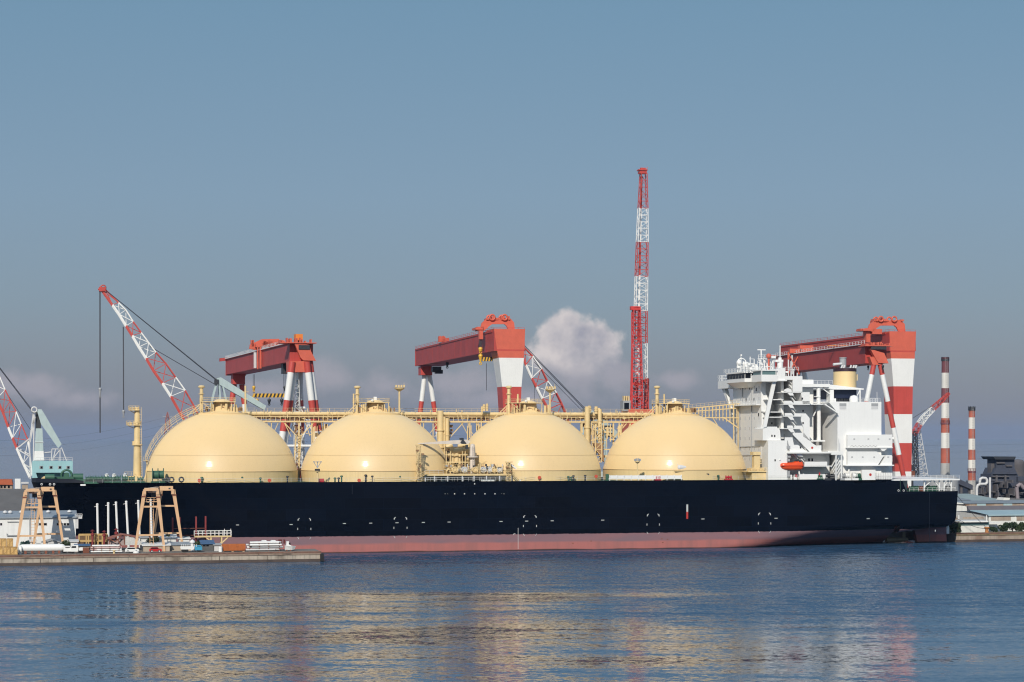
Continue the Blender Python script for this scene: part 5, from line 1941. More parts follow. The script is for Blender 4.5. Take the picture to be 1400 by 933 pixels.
def box_goliath(label, v0, levels, beam_y, beam_x, v1, org_px, group, base_bands):
    """rigid-leg goliath: levels = [(y, xl, xr, depth, paint below)], beam_y = (top, bottom) at the near end, beam_x = (xl, xr)"""
    u_, _ = P(org_px, HY, v0)
    t = thing('goliath_crane', label, 'gantry crane', (u_, v0, GZ), group)
    k = MB()
    for (ya, xl, xr, d, m), (yb, xl2, xr2, d2, _) in zip(levels, levels[1:]):
        leg_seg(k, ya, (xl, xr, d), yb, (xl2, xr2, d2), v0, m)
    leg = k.build('rigid_leg', BANDS, t)
    ul, ur = P(beam_x[0], HY, v0)[0], P(beam_x[1], HY, v0)[0]
    z1, z0 = Zp(beam_y[0], beam_x[0], v0), Zp(beam_y[1], beam_x[0], v0)
    k = MB()
    k.box(ul, ur, v0 + .02, v1, z0, z1)
    k.box(ul - .25, ul, v0 + 3, v1, z1 - .5, z1 + .15); k.box(ur, ur + .25, v0 + 3, v1, z1 - .5, z1 + .15)
    k.box(ul - .12, ul, v0 + 12, v1 - .3, z0, z0 + .45)
    k.box(ul - .2, ur + .2, v1 - .3, v1 + .1, z0, z1)
    n = 12
    for i in range(n):
        vv = v0 + 12 + (v1 - v0 - 16) * i / n
        k.box(ul - .04, ul, vv, vv + .12, z0 + .45, z1 - .5)
    beam = k.build('main_girder', M_girder, t)
    k = MB()
    k.rail([(ul, v0 + .3, z1 + .1), (ul, v1, z1 + .1)], 1.1, 3.5, .05)
    k.rail([(ul, v0 + .3, z1 + .1), (ur, v0 + .3, z1 + .1)], 1.0, 2, .05)
    k.build('girder_rail', M_red, beam)
    return t, (ul, ur, z0, z1)


GG = 'red and white goliath cranes over the building docks'
# --- middle goliath with the broad tapering box leg
set_frame(*HARBOUR)
V2 = 115.0
lv2 = [(450, 675.5, 718, 13, 3), (478, 679.5, 717, 11, 0), (480, 679.8, 716.8, 10.8, 3), (489.5, 682, 716.3, 9.5, 1), (529, 686.5, 713, 8, 0), (567, 688.5, 711.5, 7.6, 1), (606, 690, 710.5, 7.3, 0), (645, 691, 710, 7, 1), (715, 692, 709, 7, 1)]
t2, (ul, ur, z0, z1) = box_goliath('goliath crane between the second and third domes, with a broad tapering box leg', V2, lv2, (452, 480), (675.5, 717.5), 268, 696, GG, None)
arch_trolley(t2, 656, 703, 430.5, 452, 131, 6)
k = MB(); v = 128
k.bpx(653, 661.5, 447, 452.5, v, v + 4); k.bpx(655.5, 660.5, 452, 464, v - 1.4, v + .5); k.build('trolley_arm', M_redo, t2)
k = MB()
for x in (655.7, 657.2, 658.8): rope(k, (x, 463), (x, 477), v - .6, .1)
rope(k, (665, 497), (665.3, 534), v - .6, .1)
k.build('hoist_rope', M_rope, t2)
for y0, y1 in ((474.5, 483), (484, 498.5)): hook_block(t2, 657, y0, y1, v - .6, None, .8)
striped_beam(t2, 660.5, 674, 488.5, 494, v - .4, 7)
k = MB(); vf = 240; k.bpx(592, 603.5, 501.5, 509, vf, vf + 4); k.bpx(596, 605.5, 506, 511, vf, vf + 3); k.bpx(607, 620, 491, 495, vf - 20, vf - 16); k.build('lower_trolley', M_dark, t2)
hook_block(t2, 611.5, 495, 503.5, vf - 18, M_dark)
k = MB(); rnd = random.Random(4)
for i in range(9):
    px = 600 + i * 1.6; k.bpx(px, px + 1.2, rnd.uniform(459, 463), 468, 210, 212)
k.build('girder_winch', M_redo, t2)
k = MB(); vl = 262
k.bpx(575.5, 591, 501, 513, vl - 3, vl + 3, 0)
lt = k.build('pendulum_leg', BANDS, t2)
k = MB()
for xt, xb in ((580.5, 559.5), (587, 614)):
    (ua, za), (ub, zb_) = P(xt, 513, vl), P(xb, 640, vl)
    banded_tube(k, (ua, vl, za), (ub, vl, GZ), 1.0, [Zp(549, 580, vl), Zp(590, 580, vl), Zp(630, 580, vl)], [1, 0])
k.build('leg_tube', BANDS, lt)

# --- right-hand goliath, box leg behind the ship's stern
V3 = 115.0
lv3 = [(453.5, 1216, 1252.5, 12, 3), (479.5, 1217.5, 1251, 10.5, 0), (481.5, 1217.6, 1250.9, 10.4, 3), (490.5, 1218.5, 1250.5, 9.6, 1), (528.5, 1221.5, 1248, 8.6, 0), (566.5, 1222, 1247.3, 8.2, 1), (606, 1223, 1246.8, 8, 0), (645, 1224, 1246, 7.8, 1), (720, 1225, 1245.5, 7.5, 1)]
t3, (ul, ur, z0, z1) = box_goliath('goliath crane rising behind the funnel, its broad box leg beside the ship stern', V3, lv3, (455, 480), (1216, 1252), 226, 1234, GG, None)
arch_trolley(t3, 1186, 1237, 433, 453.5, 122, 6)
k = MB(); v = 120; k.bpx(1184.5, 1190, 449, 468, v, v + 3); k.bpx(1177, 1191, 449.5, 452.5, v, v + 4); k.bpx(1193, 1206, 450, 457, v - 1, v + 1); k.build('trolley_arm', M_redo, t3)
k = MB(); vl = 221
for xo in (-16, 16):
    (ua, za) = P(1080, 497, vl); banded_tube(k, (ua + 5, vl, z0), (ua + 5 + xo, vl, GZ), 1.0, [40, 28, 16], [1, 0])
k.build('pendulum_leg', BANDS, t3)


def tube_goliath(label, near, YA, deg, beam_pts, v1, wing, cabin, win, head, legs, bands_y, tie, plat, extra):
    """goliath with twin-tube A-frame legs, a lean box girder and a flared end plate"""
    X = (near[0] - CX) / F * YA
    set_frame((X, YA), 0, deg)
    t = thing('goliath_crane', label, 'gantry crane', (0, 0, GZ), GG)
    (xl, yt, yb, xr) = beam_pts
    ul, zt_ = P(xl, yt, 0); zb_ = Zp(yb, xl, 0); ur = P(xr, yt, 0)[0]
    k = MB()
    k.box(ul, ur, 0, v1, zb_, zt_)
    k.box(ul - .5, ul, 0, v1 + 2, zt_ - .35, zt_ + .1)
    k.box(ul - .15, ur + .15, v1, v1 + .6, zb_ - .4, zt_ + .3)
    k.ppx([(P_far(ul, v1, zt_)[0] - 8, P_far(ul, v1, zt_)[1] - 1), (P_far(ul, v1, zt_)[0] + 3, P_far(ul, v1, zt_)[1] - 2), (P_far(ul, v1, zt_)[0] + 3, P_far(ul, v1, zt_)[1] + 2), (P_far(ul, v1, zt_)[0] - 8, P_far(ul, v1, zt_)[1] + 3.4)], v1, v1 + 3)
    beam = k.build('main_girder', M_girder, t)
    k = MB(); k.rail([(ul - .3, 0, zt_ + .1), (ul - .3, v1, zt_ + .1)], 1.1, 3, .06)
    k.box(ul - .6, ul - .5, 2, v1, zt_ - .15, zt_ + .12)
    k.build('girder_rail', M_white, beam)
    k = MB(); k.ppx(wing, -3.5, -1.5); k.ppx(head, -3, 4); k.build('end_plate', M_redo, t)
    if cabin:
        k = MB(); k.bpx(*cabin, -2, 2); k.build('cabin', mat('cabin_orange', (0.75, 0.22, 0.03), .5, .1, .5), t)
    k = MB(); k.bpx(*win, -3.8, -3.4); k.build('end_opening', M_dark, t)
    k = MB()
    k.bpx(plat[0], plat[1], plat[3] - 1.2, plat[3], -4, 3)
    rnd = random.Random(9)
    for i in range(18):
        px = rnd.uniform(plat[0], plat[1] - 2); k.bpx(px, px + rnd.uniform(1, 3), rnd.uniform(plat[2], plat[3] - 1.5), plat[3] - 1, -3.5, rnd.uniform(-2, 2))
    k.build('end_platform', M_redo, t)
    for (a, b, r_, dv) in legs:
        (ua, za), (ub, zb2) = P(*a, dv), P(*b, dv)
        e = Vector((ua, dv, za)); g = Vector((ub, dv, zb2))
        if g.z > GZ:
            g = e + (g - e) * ((e.z - GZ) / (e.z - g.z))
        k = MB(); banded_tube(k, e, g, r_, [Zp(y, a[0], dv) for y in bands_y], [0, 1], 14)
        k.build('leg', BANDS, t)
    for (a, b, dv) in tie:
        (ua, za), (ub, zb2) = P(*a, dv), P(*b, dv)
        k = MB(); k.tube((ua, dv, za), (ub, dv, zb2), .5, 10); k.build('tie_beam', M_white, t)
    # far leg pair
    vl = v1 - 6
    k = MB(); um_ = (ul + ur) / 2
    k.box(um_ - 2.6, um_ + 2.6, vl - 2.5, vl + 2.5, zb_ - 4.2, zb_)
    for s_ in (-1, 1): banded_tube(k, (um_ + s_ * 1.6, vl, zb_ - 4.2), (um_ + s_ * 8.5, vl, GZ), 1.15, [zb_ - 4.3, zb_ - 12.5, zb_ - 22, zb_ - 32], [1, 0])
    k.build('far_leg', BANDS, t)
    extra(t, ul, ur, zb_, zt_)
    set_frame(*HARBOUR)
    return t


def P_far(u, v, z):
    w_ = W(u, v, z)
    return CX + F * w_.x / w_.y, HY - F * (w_.z - H) / w_.y


def ex1(t, ul, ur, zb_, zt_):
    v = 62
    k = MB()
    k.ppx([(341, 477), (342, 471), (345, 470), (358, 464), (381, 463.5), (386, 468), (386, 471), (372, 473), (362, 475), (350, 479)], v, v + 1.2)
    k.bpx(351.5, 353.2, 474, 505, v - 3, v - 2.4); k.bpx(355, 357.5, 474, 504, v - 3, v - 2.4); k.bpx(350, 359, 470, 475, v - 3, v + 1)
    rnd = random.Random(2)
    for i in range(14): px = rnd.uniform(342, 384); k.bpx(px, px + 3, rnd.uniform(465, 470), 474, v, v + 2)
    k.build('trolley', M_redo, t)
    k = MB(); k.bpx(347, 350.5, 482, 503.5, v - 2.6, v - 2.2); k.build('trolley_ladder', M_lgrey, t)
    k = MB(); k.bpx(396, 402, 465, 506, -.6, -.2)
    v = 40
    k = MB()
    for x in (346.2, 347.8, 388, 389.8): rope(k, (x, 498 if x > 380 else 512), (x, 538), v, .09)
    for x, y in ((351, 546), (368, 546), (385, 546)): rope(k, (x, 542), (x, y + 8), v, .09)
    k.build('hoist_rope', M_rope, t)
    hook_block(t, 347, 527.5, 536, v); hook_block(t, 389.5, 527.5, 536, v, M_dark)
    k = MB()
    for a, b in (((390, 560), (411, 600)), ((411, 560), (391, 600)), ((412, 560), (432, 600)), ((430, 560), (413, 600))):
        (ua, za), (ub, zb2) = P(*a, 1), P(*b, 1); k.bar((ua, 1, za), (ub, 1, zb2), .4)
    k.build('leg_brace', M_white, t)
    k = MB(); (ua, za), (ub, zb2) = P(404, 520, 1), P(408, 640, 1); k.lattice((ub, 1, zb2), (ua, 1, za), 2.4, 2.0, 14, .12, .08, None, (0, 1, 0), 2, 2); k.build('stair_tower', M_lgrey, t)
    striped_beam(t, 346, 392, 538.2, 543.6, v, 18)
    for x, m_ in ((351.3, None), (368, M_dark), (385.2, M_dark)): hook_block(t, x, 545, 554, v, m_)
    k = MB(); k.bpx(387, 394, 497, 511, v - 20, v - 16); k.build('lower_trolley', M_dark, t)


def ex3(t, ul, ur, zb_, zt_):
    v = 78
    k = MB()
    k.bpx(1094, 1112, 472.5, 481.5, v, v + 3); k.bpx(1080, 1096, 477, 483, v, v + 2)
    k.bpx(1091.5, 1094, 482, 512, v - 3.4, v - 2.8); k.bpx(1077, 1079, 482, 512, v - 3.4, v - 2.8)
    (u0, z0), (u1, z1) = P(1078, 484, v - 3), P(1093, 511, v - 3)
    k.bar((u0, v - 3, z0), (u1, v - 3, z1), .35); (u0, z0), (u1, z1) = P(1093, 484, v - 3), P(1078, 511, v - 3); k.bar((u0, v - 3, z0), (u1, v - 3, z1), .35)
    k.build('trolley', M_redo, t)
    k = MB(); k.bpx(1082, 1084, 486, 512, v - 3, v - 2.6); k.build('trolley_ladder', M_lgrey, t)
    hook_block(t, 1187, 500, 506, 8, M_dark); hook_block(t, 1207, 499, 506, -4, M_dark)
    k = MB(); k.bpx(1132, 1160, 472.5, 473.3, 30, 31); k.build('rail_cover', mat('cabin_orange', (0.75, 0.22, 0.03), .5, .1, .5), t)



LEGS1 = [((399.5, 495), (385.5, 600), 1.15, -3), ((403.5, 495), (390, 600), 1.15, -1), ((411, 500), (407.5, 600), 1.05, 5), ((409, 500), (412, 600), 1.15, 6), ((419.5, 495), (432, 600), 1.15, -3), ((423.5, 495), (437, 600), 1.15, -1)]
tube_goliath('goliath crane with an orange cabin on top and a striped lifting beam hanging below', (403, 0), 690, 16.5, (396, 468.5, 494.5, 428), 152,
             [(403, 470), (407, 469), (423, 472), (425, 480), (432, 493.5), (415, 493), (411, 489)], (404.5, 414, 457, 465.5), (408.5, 423.5, 472, 478),
             [(396, 494), (424, 494), (424.5, 509), (396.5, 509)], LEGS1, [509.5, 547.5, 590, 633],
             [((388, 610), (428, 610), -2), ((404, 558), (417, 558), 3)], (383, 433, 461.5, 469.5), ex1)
LEGS3 = [((1195, 497), (1163, 660), .85, -2), ((1203, 497), (1237, 660), .85, -2)]
tube_goliath('goliath crane with slim splayed legs, right behind the funnel and before the broad box leg', (1199, 0), 662, 9.1, (1183, 470.5, 497, 1212), 103,
             [(1190, 477), (1194, 478.5), (1209, 483), (1215, 497), (1201, 496.5), (1197, 490)], None, (1191, 1212, 472, 478),
             [(1189, 488), (1206, 488), (1204, 499), (1193, 499)], LEGS3, [512.5, 549, 585, 622], [((1176, 600), (1223, 600), -2)], (1183, 1222, 467.5, 473.5), ex3)
# ------------------------------------------------------------------ level-luffing dock cranes
set_frame(*HARBOUR)
GJ = 'turquoise luffing dock cranes with red and white lattice booms'


def boom(t, pts, v, bands, r=.22):
    """lattice boom from foot to tip given by its two chords in pixels: pts = [(xl, yl, xr, yr), ...] foot first; bands = paint per bay"""
    k = MB()
    dv = [2.6 * (1 - i / (len(pts) - 1)) + .35 * i / (len(pts) - 1) for i in range(len(pts))]
    C = []
    for (xl, yl, xr, yr), d in zip(pts, dv):
        a, b = P(xl, yl, v), P(xr, yr, v)
        C.append([Vector((a[0], v - d / 2, a[1])), Vector((b[0], v - d / 2, b[1])), Vector((b[0], v + d / 2, b[1])), Vector((a[0], v + d / 2, a[1]))])
    for i in range(len(C) - 1):
        m = bands[i]
        A, B = C[i], C[i + 1]
        for c in range(4):
            rr = r * 1.5 if c in (0, 3) else r
            k.bar(A[c], B[c], rr * 2, m=m)
            d = (c + 1) % 4
            k.bar(A[c], A[d], r * .9, m=m)
            if i % 2: k.bar(A[c], B[d], r * 1.1, m=m)
            else: k.bar(A[d], B[c], r * 1.1, m=m)
        # walkway along the lower chord
        k.bar(A[0] + Vector((-.25, 0, -.5)), B[0] + Vector((-.25, 0, -.5)), r, m=m)
    return k.build('boom', BANDS, t), C




def lever(t, pts, v, w_, m=M_cyan2):
    k = MB(); k.ppx(pts, v - w_ / 2, v + w_ / 2); return k.build('counterweight_lever', m, t)


# --- crane whose boom leans out over the first dome
v = 150.0
u_, _ = P(280, 600, v)
t = thing('luffing_crane', 'luffing crane whose red and white boom rises from behind the forward dome, hooks hanging', 'crane', (u_, v, GZ), GJ)
bp_ = [(262, 592, 279, 585), (247, 566, 266, 557), (233.7, 542, 253, 534), (222, 524, 240, 516), (210, 507, 227, 497.5), (200, 490, 213, 482), (190, 474.5, 203, 468.5), (181, 459, 193, 455), (172.5, 445.5, 182, 440), (163, 430, 172, 424), (154, 417, 162, 414), (139, 396, 144, 396)]
b_, C = boom(t, bp_, v, [0, 0, 1, 0, 0, 1, 1, 0, 1, 1, 0])
k = MB(); k.bpx(135.5, 144.5, 392.5, 398.5, v - 1, v + 1); k.tube((P(134, 396, v)[0], v, P(134, 396, v)[1]), (P(139, 395, v)[0], v, P(139, 395, v)[1]), .3, 6)
u0, z0 = P(141, 394, v); k.torus((u0, v - .8, z0), .9, .25, 'v', 12, 5); k.build('boom_head', M_red, t)
k = MB()
for o_ in (0, .9): rope(k, (136.2 + o_, 398), (136.4 + o_, 592), v, .12)
for o_ in (0, .7): rope(k, (168.2 + o_, 447), (168.6 + o_, 562), v, .12)
k.build('hoist_rope', M_rope, t)
k = MB(); rope(k, (146, 398), (297, 520), v - .6, .13); rope(k, (147, 399), (298, 522), v + .6, .13); rope(k, (205, 474), (296, 527), v, .13); k.build('luffing_rope', M_rope, t)
hook_block(t, 136.8, 530, 544, v, M_grey, .6); hook_block(t, 168.9, 560.5, 571, v, M_grey, .55)
lever(t, [(296, 517.5), (302, 516), (364, 555), (361.5, 561), (300, 526)], v, 3.4)
k = MB()
for a, b in (((297, 520), (287.5, 556)), ((302, 520), (316, 575)), ((299, 522), (303, 575))):
    (ua, za), (ub, zb_) = P(*a, v), P(*b, v); k.bar((ua, v - 1.3, za), (ub, v - 1.3, zb_), .55); k.bar((ua, v + 1.3, za), (ub, v + 1.3, zb_), .55)
k.bpx(284, 320, 575, 640, v - 4, v + 4)
k.build('tower', M_cyan2, t)
k = MB(); k.bpx(307, 312, 545, 556, v - 1.5, v); k.bpx(293, 299, 519, 526, v - 2.2, v - 1.8); k.build('winch', M_dark, t)
k = MB(); k.bpx(268, 330, 628, 655, v - 5, v + 5); k.build('machinery_house', M_cyan, t)
k = MB(); u0, z0 = P(300, 655, v); k.box(u0 - 6, u0 + 6, v - 5, v + 5, GZ, z0); k.build('portal', M_cyan2, t)

# --- crane behind the middle goliath's leg
v = 180.0
u_, _ = P(800, 600, v)
t = thing('luffing_crane', 'luffing crane half hidden behind the third dome, boom slanting up to the broad box leg', 'crane', (u_, v, GZ), GJ)
bp_ = [(764, 600, 782, 592), (757, 575, 774, 568), (749.5, 560, 767.5, 552), (741, 545, 760, 537), (733, 529, 748, 521), (727, 517, 740, 504.5), (719, 499, 728, 487), (713, 484, 718, 477), (703, 462, 707, 459)]
boom(t, bp_, v, [0, 0, 0, 1, 0, 1, 0, 0], .2)
k = MB(); rope(k, (705, 460), (802, 561), v - .6, .13); rope(k, (706, 463), (802, 563), v + .6, .13); rope(k, (730, 495), (800, 566), v, .1); rope(k, (730.5, 520), (731, 552), v, .08); k.build('luffing_rope', M_rope, t)
lever(t, [(799, 559), (806, 558), (846, 592), (843, 600), (803, 568)], v, 3.6)
k = MB()
for a, b in (((801, 562), (794, 602)), ((806, 562), (822, 612)), ((826, 588), (829, 640))):
    (ua, za), (ub, zb_) = P(*a, v), P(*b, v); k.bar((ua, v - 1.3, za), (ub, v - 1.3, zb_), .6); k.bar((ua, v + 1.3, za), (ub, v + 1.3, zb_), .6)
k.ppx([(824, 575), (831, 575), (833, 590), (825, 590)], v - 1.5, v + 1.5); k.bpx(796, 808, 612, 645, v - 4, v + 4)
k.build('tower', M_cyan2, t)
k = MB(); k.bpx(826, 838, 582, 585, v - 2.2, v - 1.8); k.bpx(828, 838, 592, 598, v - 2.2, v - 1.8); k.build('winch', M_dark, t)
k = MB(); u0, z0 = P(808, 645, v); k.box(u0 - 6, u0 + 6, v - 5, v + 5, GZ, z0); k.build('portal', M_cyan2, t)

# --- crane with its house in view beyond the bow
v = 150.0
u_, _ = P(70, 640, v)
t = thing('luffing_crane', 'luffing crane with its windowed turquoise machinery house showing above the bow', 'crane', (u_, v, GZ), GJ)
bp_ = [(41, 652, 44, 650), (32, 633, 41, 622), (23, 612, 38.5, 602.5), (17.5, 598.5, 29, 580), (11.6, 584, 22, 563), (4.5, 564, 14, 548), (-4, 545, 7, 533), (-15, 523, -1, 514), (-30, 492, -18, 480), (-45, 462, -36, 450), (-62, 430, -58, 424)]
boom(t, bp_, v, [3, 3, 0, 0, 1, 0, 1, 0, 1, 0], .2) if False else boom(t, bp_, v, [1, 1, 0, 1, 0, 0, 1, 0, 1, 0], .2)
k = MB(); rope(k, (-60, 425), (45, 562), v - .6, .13); rope(k, (-59, 427), (45, 564), v + .6, .13); rope(k, (8, 536), (43, 590), v, .1); k.build('luffing_rope', M_rope, t)
lever(t, [(50, 559.5), (57, 560), (63, 570), (84.3, 607.5), (79.5, 613), (56, 580)], v, 4, M_cyan2)
k = MB()
k.ppx([(49, 586), (58, 586), (60, 630), (46.8, 630)], v - 2, v + 2)
k.build('tower', M_cyan2, t)
k = MB(); k.ppx([(47.2, 617), (59.6, 617), (60.2, 629.8), (46.6, 629.8)], v - 2.1, v - 2.0); k.bpx(47.5, 59.5, 604.3, 605, v - 2.2, v - 2); k.build('tower_panel', M_white, t)
k = MB()
for a, b in (((46, 562), (40.5, 605)), ((40.5, 605), (41.5, 655)), ((46.5, 567), (45.5, 655)), ((41, 605), (48, 570)), ((40, 600), (25, 612)), ((42, 625), (25, 615)), ((42, 640), (32, 634))):
    (ua, za), (ub, zb_) = P(*a, v), P(*b, v); k.bar((ua, v - 1.3, za), (ub, v - 1.3, zb_), .4); k.bar((ua, v + 1.3, za), (ub, v + 1.3, zb_), .4)
u0, z0 = P(47, 560.5, v); k.torus((u0, v - 2, z0), .9, .3, 'v', 12, 5)
k.build('stay_frame', M_lgrey, t)
k = MB(); k.bpx(48.5, 56, 562, 590, v - .4, v + .4); k.bpx(44, 47, 566, 580, v - 1, v); k.build('lifting_gear', M_dark, t)
k = MB()
k.bpx(44, 99.5, 630.5, 646.5, v - 4, v + 5)
k.ppx([(44, 646.5), (49, 646.5), (52, 655), (44, 655)], v - 4, v + 5)
hs = k.build('machinery_house', M_cyan, t)
k = MB(); k.ppx([(49.5, 646.6), (94, 646.6), (91, 656.5), (53, 656.5)], v - 1, v + 4); k.bpx(94, 99.3, 646.6, 662, v - 4, v + 4); k.build('house_base', mat('shaded_turquoise', (0.10, 0.22, 0.27), .5, .1, .4), t)  # turquoise darkened as shade below the machinery house
for x in (56.3, 69.5, 81.5, 93):
    k = MB(); k.bpx(x - 2.4, x + 2.4, 637.2, 641.2, v - 4.1, v - 3.8); fr = k.build('window', M_grey, hs)
    k = MB(); k.bpx(x - 1.0, x + 1.9, 637.8, 640.8, v - 4.16, v - 4.0); k.build('pane', M_glass, fr)
k = MB()
for a, b in (((71, 614), (70, 631)), ((82, 613), (82, 631)), ((71, 614), (83, 614)), ((70, 630), (82, 615)), ((76, 614), (72, 630)), ((60, 619), (71, 618)), ((84, 612), (91, 630))):
    (ua, za), (ub, zb_) = P(*a, v), P(*b, v); k.bar((ua, v - 1.3, za), (ub, v - 1.3, zb_), .3)
(ua, za), (ub, zb_) = P(49, 630.5, v), P(99, 630.5, v)
k.rail([(ua, v - 4, za), (ub, v - 4, zb_)], 1.2, 1.5, .06)
k.build('roof_frame', M_lgrey, t)
k = MB(); u0, z0 = P(70, 656, v); k.box(u0 - 4, u0 + 4, v - 3, v + 3, GZ, z0); k.build('portal', M_cyan2, t)

# ------------------------------------------------------------------ tall crawler crane with its boom straight up
v = 165.0
u_, _ = P(874, 560, v)
t = thing('crawler_crane', 'very tall crane with red and white lattice boom standing upright above the domes', 'crane', (u_, v, GZ))
k = MB()


def seg(y0, xl0, xr0, y1, xl1, xr1, bays, m, r=.16):
    a0, b0, a1, b1 = P(xl0, y0, v), P(xr0, y0, v), P(xl1, y1, v), P(xr1, y1, v)
    c0 = Vector(((a0[0] + b0[0]) / 2, v, a0[1])); c1 = Vector(((a1[0] + b1[0]) / 2, v, a1[1]))
    k.lattice(c0, c1, b0[0] - a0[0], b1[0] - a1[0], bays, r, r * .62, [m], (0, 1, 0), 2.6, 2.4)


for y0, xl0, xr0, y1, xl1, xr1, m in ((560, 866, 885.5, 517, 865.5, 884, 0), (517, 865.5, 884, 469, 866.5, 883.7, 1), (469, 867, 883.7, 425, 868, 884, 0), (425, 868, 884, 378, 869.3, 884.5, 1),
                                      (378, 869.3, 884.5, 331, 871, 885, 0), (331, 871, 885, 285, 873, 884.7, 1), (285, 873.3, 884.7, 237, 876, 883.5, 0)):
    seg(y0, xl0, xr0, y1, xl1, xr1, 5, m, .12)
(ua, za), (ub, zb_) = P(872, 558, v), P(878.5, 240, v)
n = 14
for i in range(n):
    p, q = Vector((ua, v + 1.4, za)).lerp(Vector((ub, v + 1.4, zb_)), i / n), Vector((ua, v + 1.4, za)).lerp(Vector((ub, v + 1.4, zb_)), (i + 1) / n)
    y = 558 - (i + .5) / n * 318
    m = 0 if (y > 517 or 425 < y < 469 or 331 < y < 378 or y < 285) else 1
    k.bar(p, q, .7, .5, m=m)
k.build('boom', BANDS, t)
k = MB(); k.bpx(873.6, 885.5, 231.5, 233.2, v - 1.5, v + 1.5); k.bpx(874.5, 884.5, 234.2, 237.5, v - 1.2, v + 1.2); k.bpx(876, 883, 229.5, 231.5, v - .5, v + .5); k.tube((P(884, 231, v)[0], v, P(884, 231, v)[1]), (P(885.5, 229, v)[0], v, P(885.5, 229, v)[1]), .15, 6); k.build('boom_head', M_red, t)
k = MB()
a0, b0, a1 = P(862.8, 560, v - 3), P(878, 560, v - 3), P(864, 421, v - 3)
(ux, zx) = P(870.5, 560, v - 3); (uy, zy) = P(870, 421, v - 3)
k.lattice((ux, v - 3, zx), (uy, v - 3, zy), b0[0] - a0[0], 2.6, 16, .15, .1, None, (0, 1, 0), 2.2, 1.8)
k.bpx(863, 876, 419, 424, v - 4, v - 2); k.bpx(862.5, 867, 420, 560, v - 2.4, v - 2.0) if False else k.bpx(863.2, 864.6, 427, 560, v - 4.2, v - 3.9)
k.build('mast', mat('bright_red_paint', (0.62, 0.05, 0.045), .45, .12, .4), t)
k = MB(); (ux, zx) = P(883.5, 560, v + 3); (uy, zy) = P(884.5, 518, v + 3); k.lattice((ux, v + 3, zx), (uy, v + 3, zy), 1.4, 1.1, 8, .14, .1, None, (0, 1, 0), 1.2, 1.2); k.build('back_mast', M_red, t)
k = MB(); k.lathe((P(885, 515, v)[0], v + 2), [(.5, P(885, 518, v)[1]), (.45, P(885, 505, v)[1]), (.1, P(885, 500, v)[1])], 10); k.build('mast_tip', M_white, t)
k = MB(); k.bpx(852, 862, 548, 562, v - 4, v); k.build('cab', M_grey, t)
k = MB(); k.bpx(853.5, 860, 551, 560, v - 4.1, v - 3.9); k.build('cab_window', M_glass, t)
k = MB()
for px in (853, 856, 859): k.bpx(px, px + 1.6, 541.5, 548, v - 3, v - 1)
k.build('cab_gear', M_creamp, t)
k = MB(); u0, z0 = P(872, 560, v); k.box(u0 - 5, u0 + 5, v - 5, v + 5, GZ + 2, z0 - .05); k.box(u0 - 7, u0 + 7, v - 5, v - 3.4, GZ, GZ + 2); k.box(u0 - 7, u0 + 7, v + 3.4, v + 5, GZ, GZ + 2); k.build('crawler_base', M_redo, t)
# rear counter-mast details that show red at the foot
rnd = random.Random(31)
k = MB()
for i in range(30): px = rnd.uniform(866, 882); y = rnd.uniform(518, 556); k.bpx(px, px + rnd.uniform(.8, 3), y, y + rnd.uniform(.8, 3), v - 2 + rnd.uniform(-.5, 2), v + 1)
k.build('hoist_machinery', M_red, t)

# ------------------------------------------------------------------ small crane beyond the stern
v = 360.0
u_, _ = P(1255, 655, v)
t = thing('tower_crane', 'distant lattice tower crane with a red and white jib reaching up past the taller chimney', 'crane', (u_, v, 0.5))
k = MB()
for (x0, y0, w0, x1, y1, w1, m) in ((1249, 594, 7, 1257, 580, 7, 0), (1257, 580, 7.5, 1264, 570.5, 7.5, 1), (1264, 570.5, 7, 1275, 559, 6.5, 1), (1275, 559, 6.5, 1286, 549, 5, 0), (1286, 549, 5, 1297, 538, 2.5, 0)):
    a, b = P(x0, y0, v), P(x1, y1, v); s_ = F / (OY + a[0] * SN + v * CS)
    k.lattice((a[0], v, a[1]), (b[0], v, b[1]), w0 / s_, w1 / s_, 3, .13, .1, [m], (0, 1, 0), 2, 2)
k.build('jib', BANDS, t)
k = MB(); a = P(1250, 590, v); b = P(1253, 655, v); k.lattice((b[0], v, max(b[1], .5)), (a[0], v, a[1]), 2.0, 2.0, 14, .13, .1, None, (0, 1, 0), 2.2, 2.2); k.build('mast', M_dark, t)
k = MB(); a = P(1254, 588, v + 3); b = P(1257, 655, v + 3); k.lattice((b[0], v + 3, max(b[1], .5)), (a[0], v + 3, a[1]), 7.5, 2.4, 10, .14, .09, None, (0, 1, 0), 5, 2); k.build('frame', M_lgrey, t)
k = MB(); (ua, za), (ub, zb_) = P(1248, 572, v), P(1284, 549, v); k.tube((ua, v, za), (ub, v, zb_), .14, 5); k.build('stay_rope', M_rope, t)
k = MB(); k.bpx(1245, 1250, 636, 643, v - 2, v + 2, 0); k.bpx(1245, 1251, 644, 653, v - 2, v + 2, 1); a = P(1247, 653, v); k.box(a[0] - .5, a[0] + .5, v - .5, v + .5, 0.3, a[1], 0); k.build('control_cabin', [M_dark, M_rust], t)
# ------------------------------------------------------------------ the pier on the left
set_frame(*HARBOUR)


def at(px, v): return P(px, HY, v)[0]


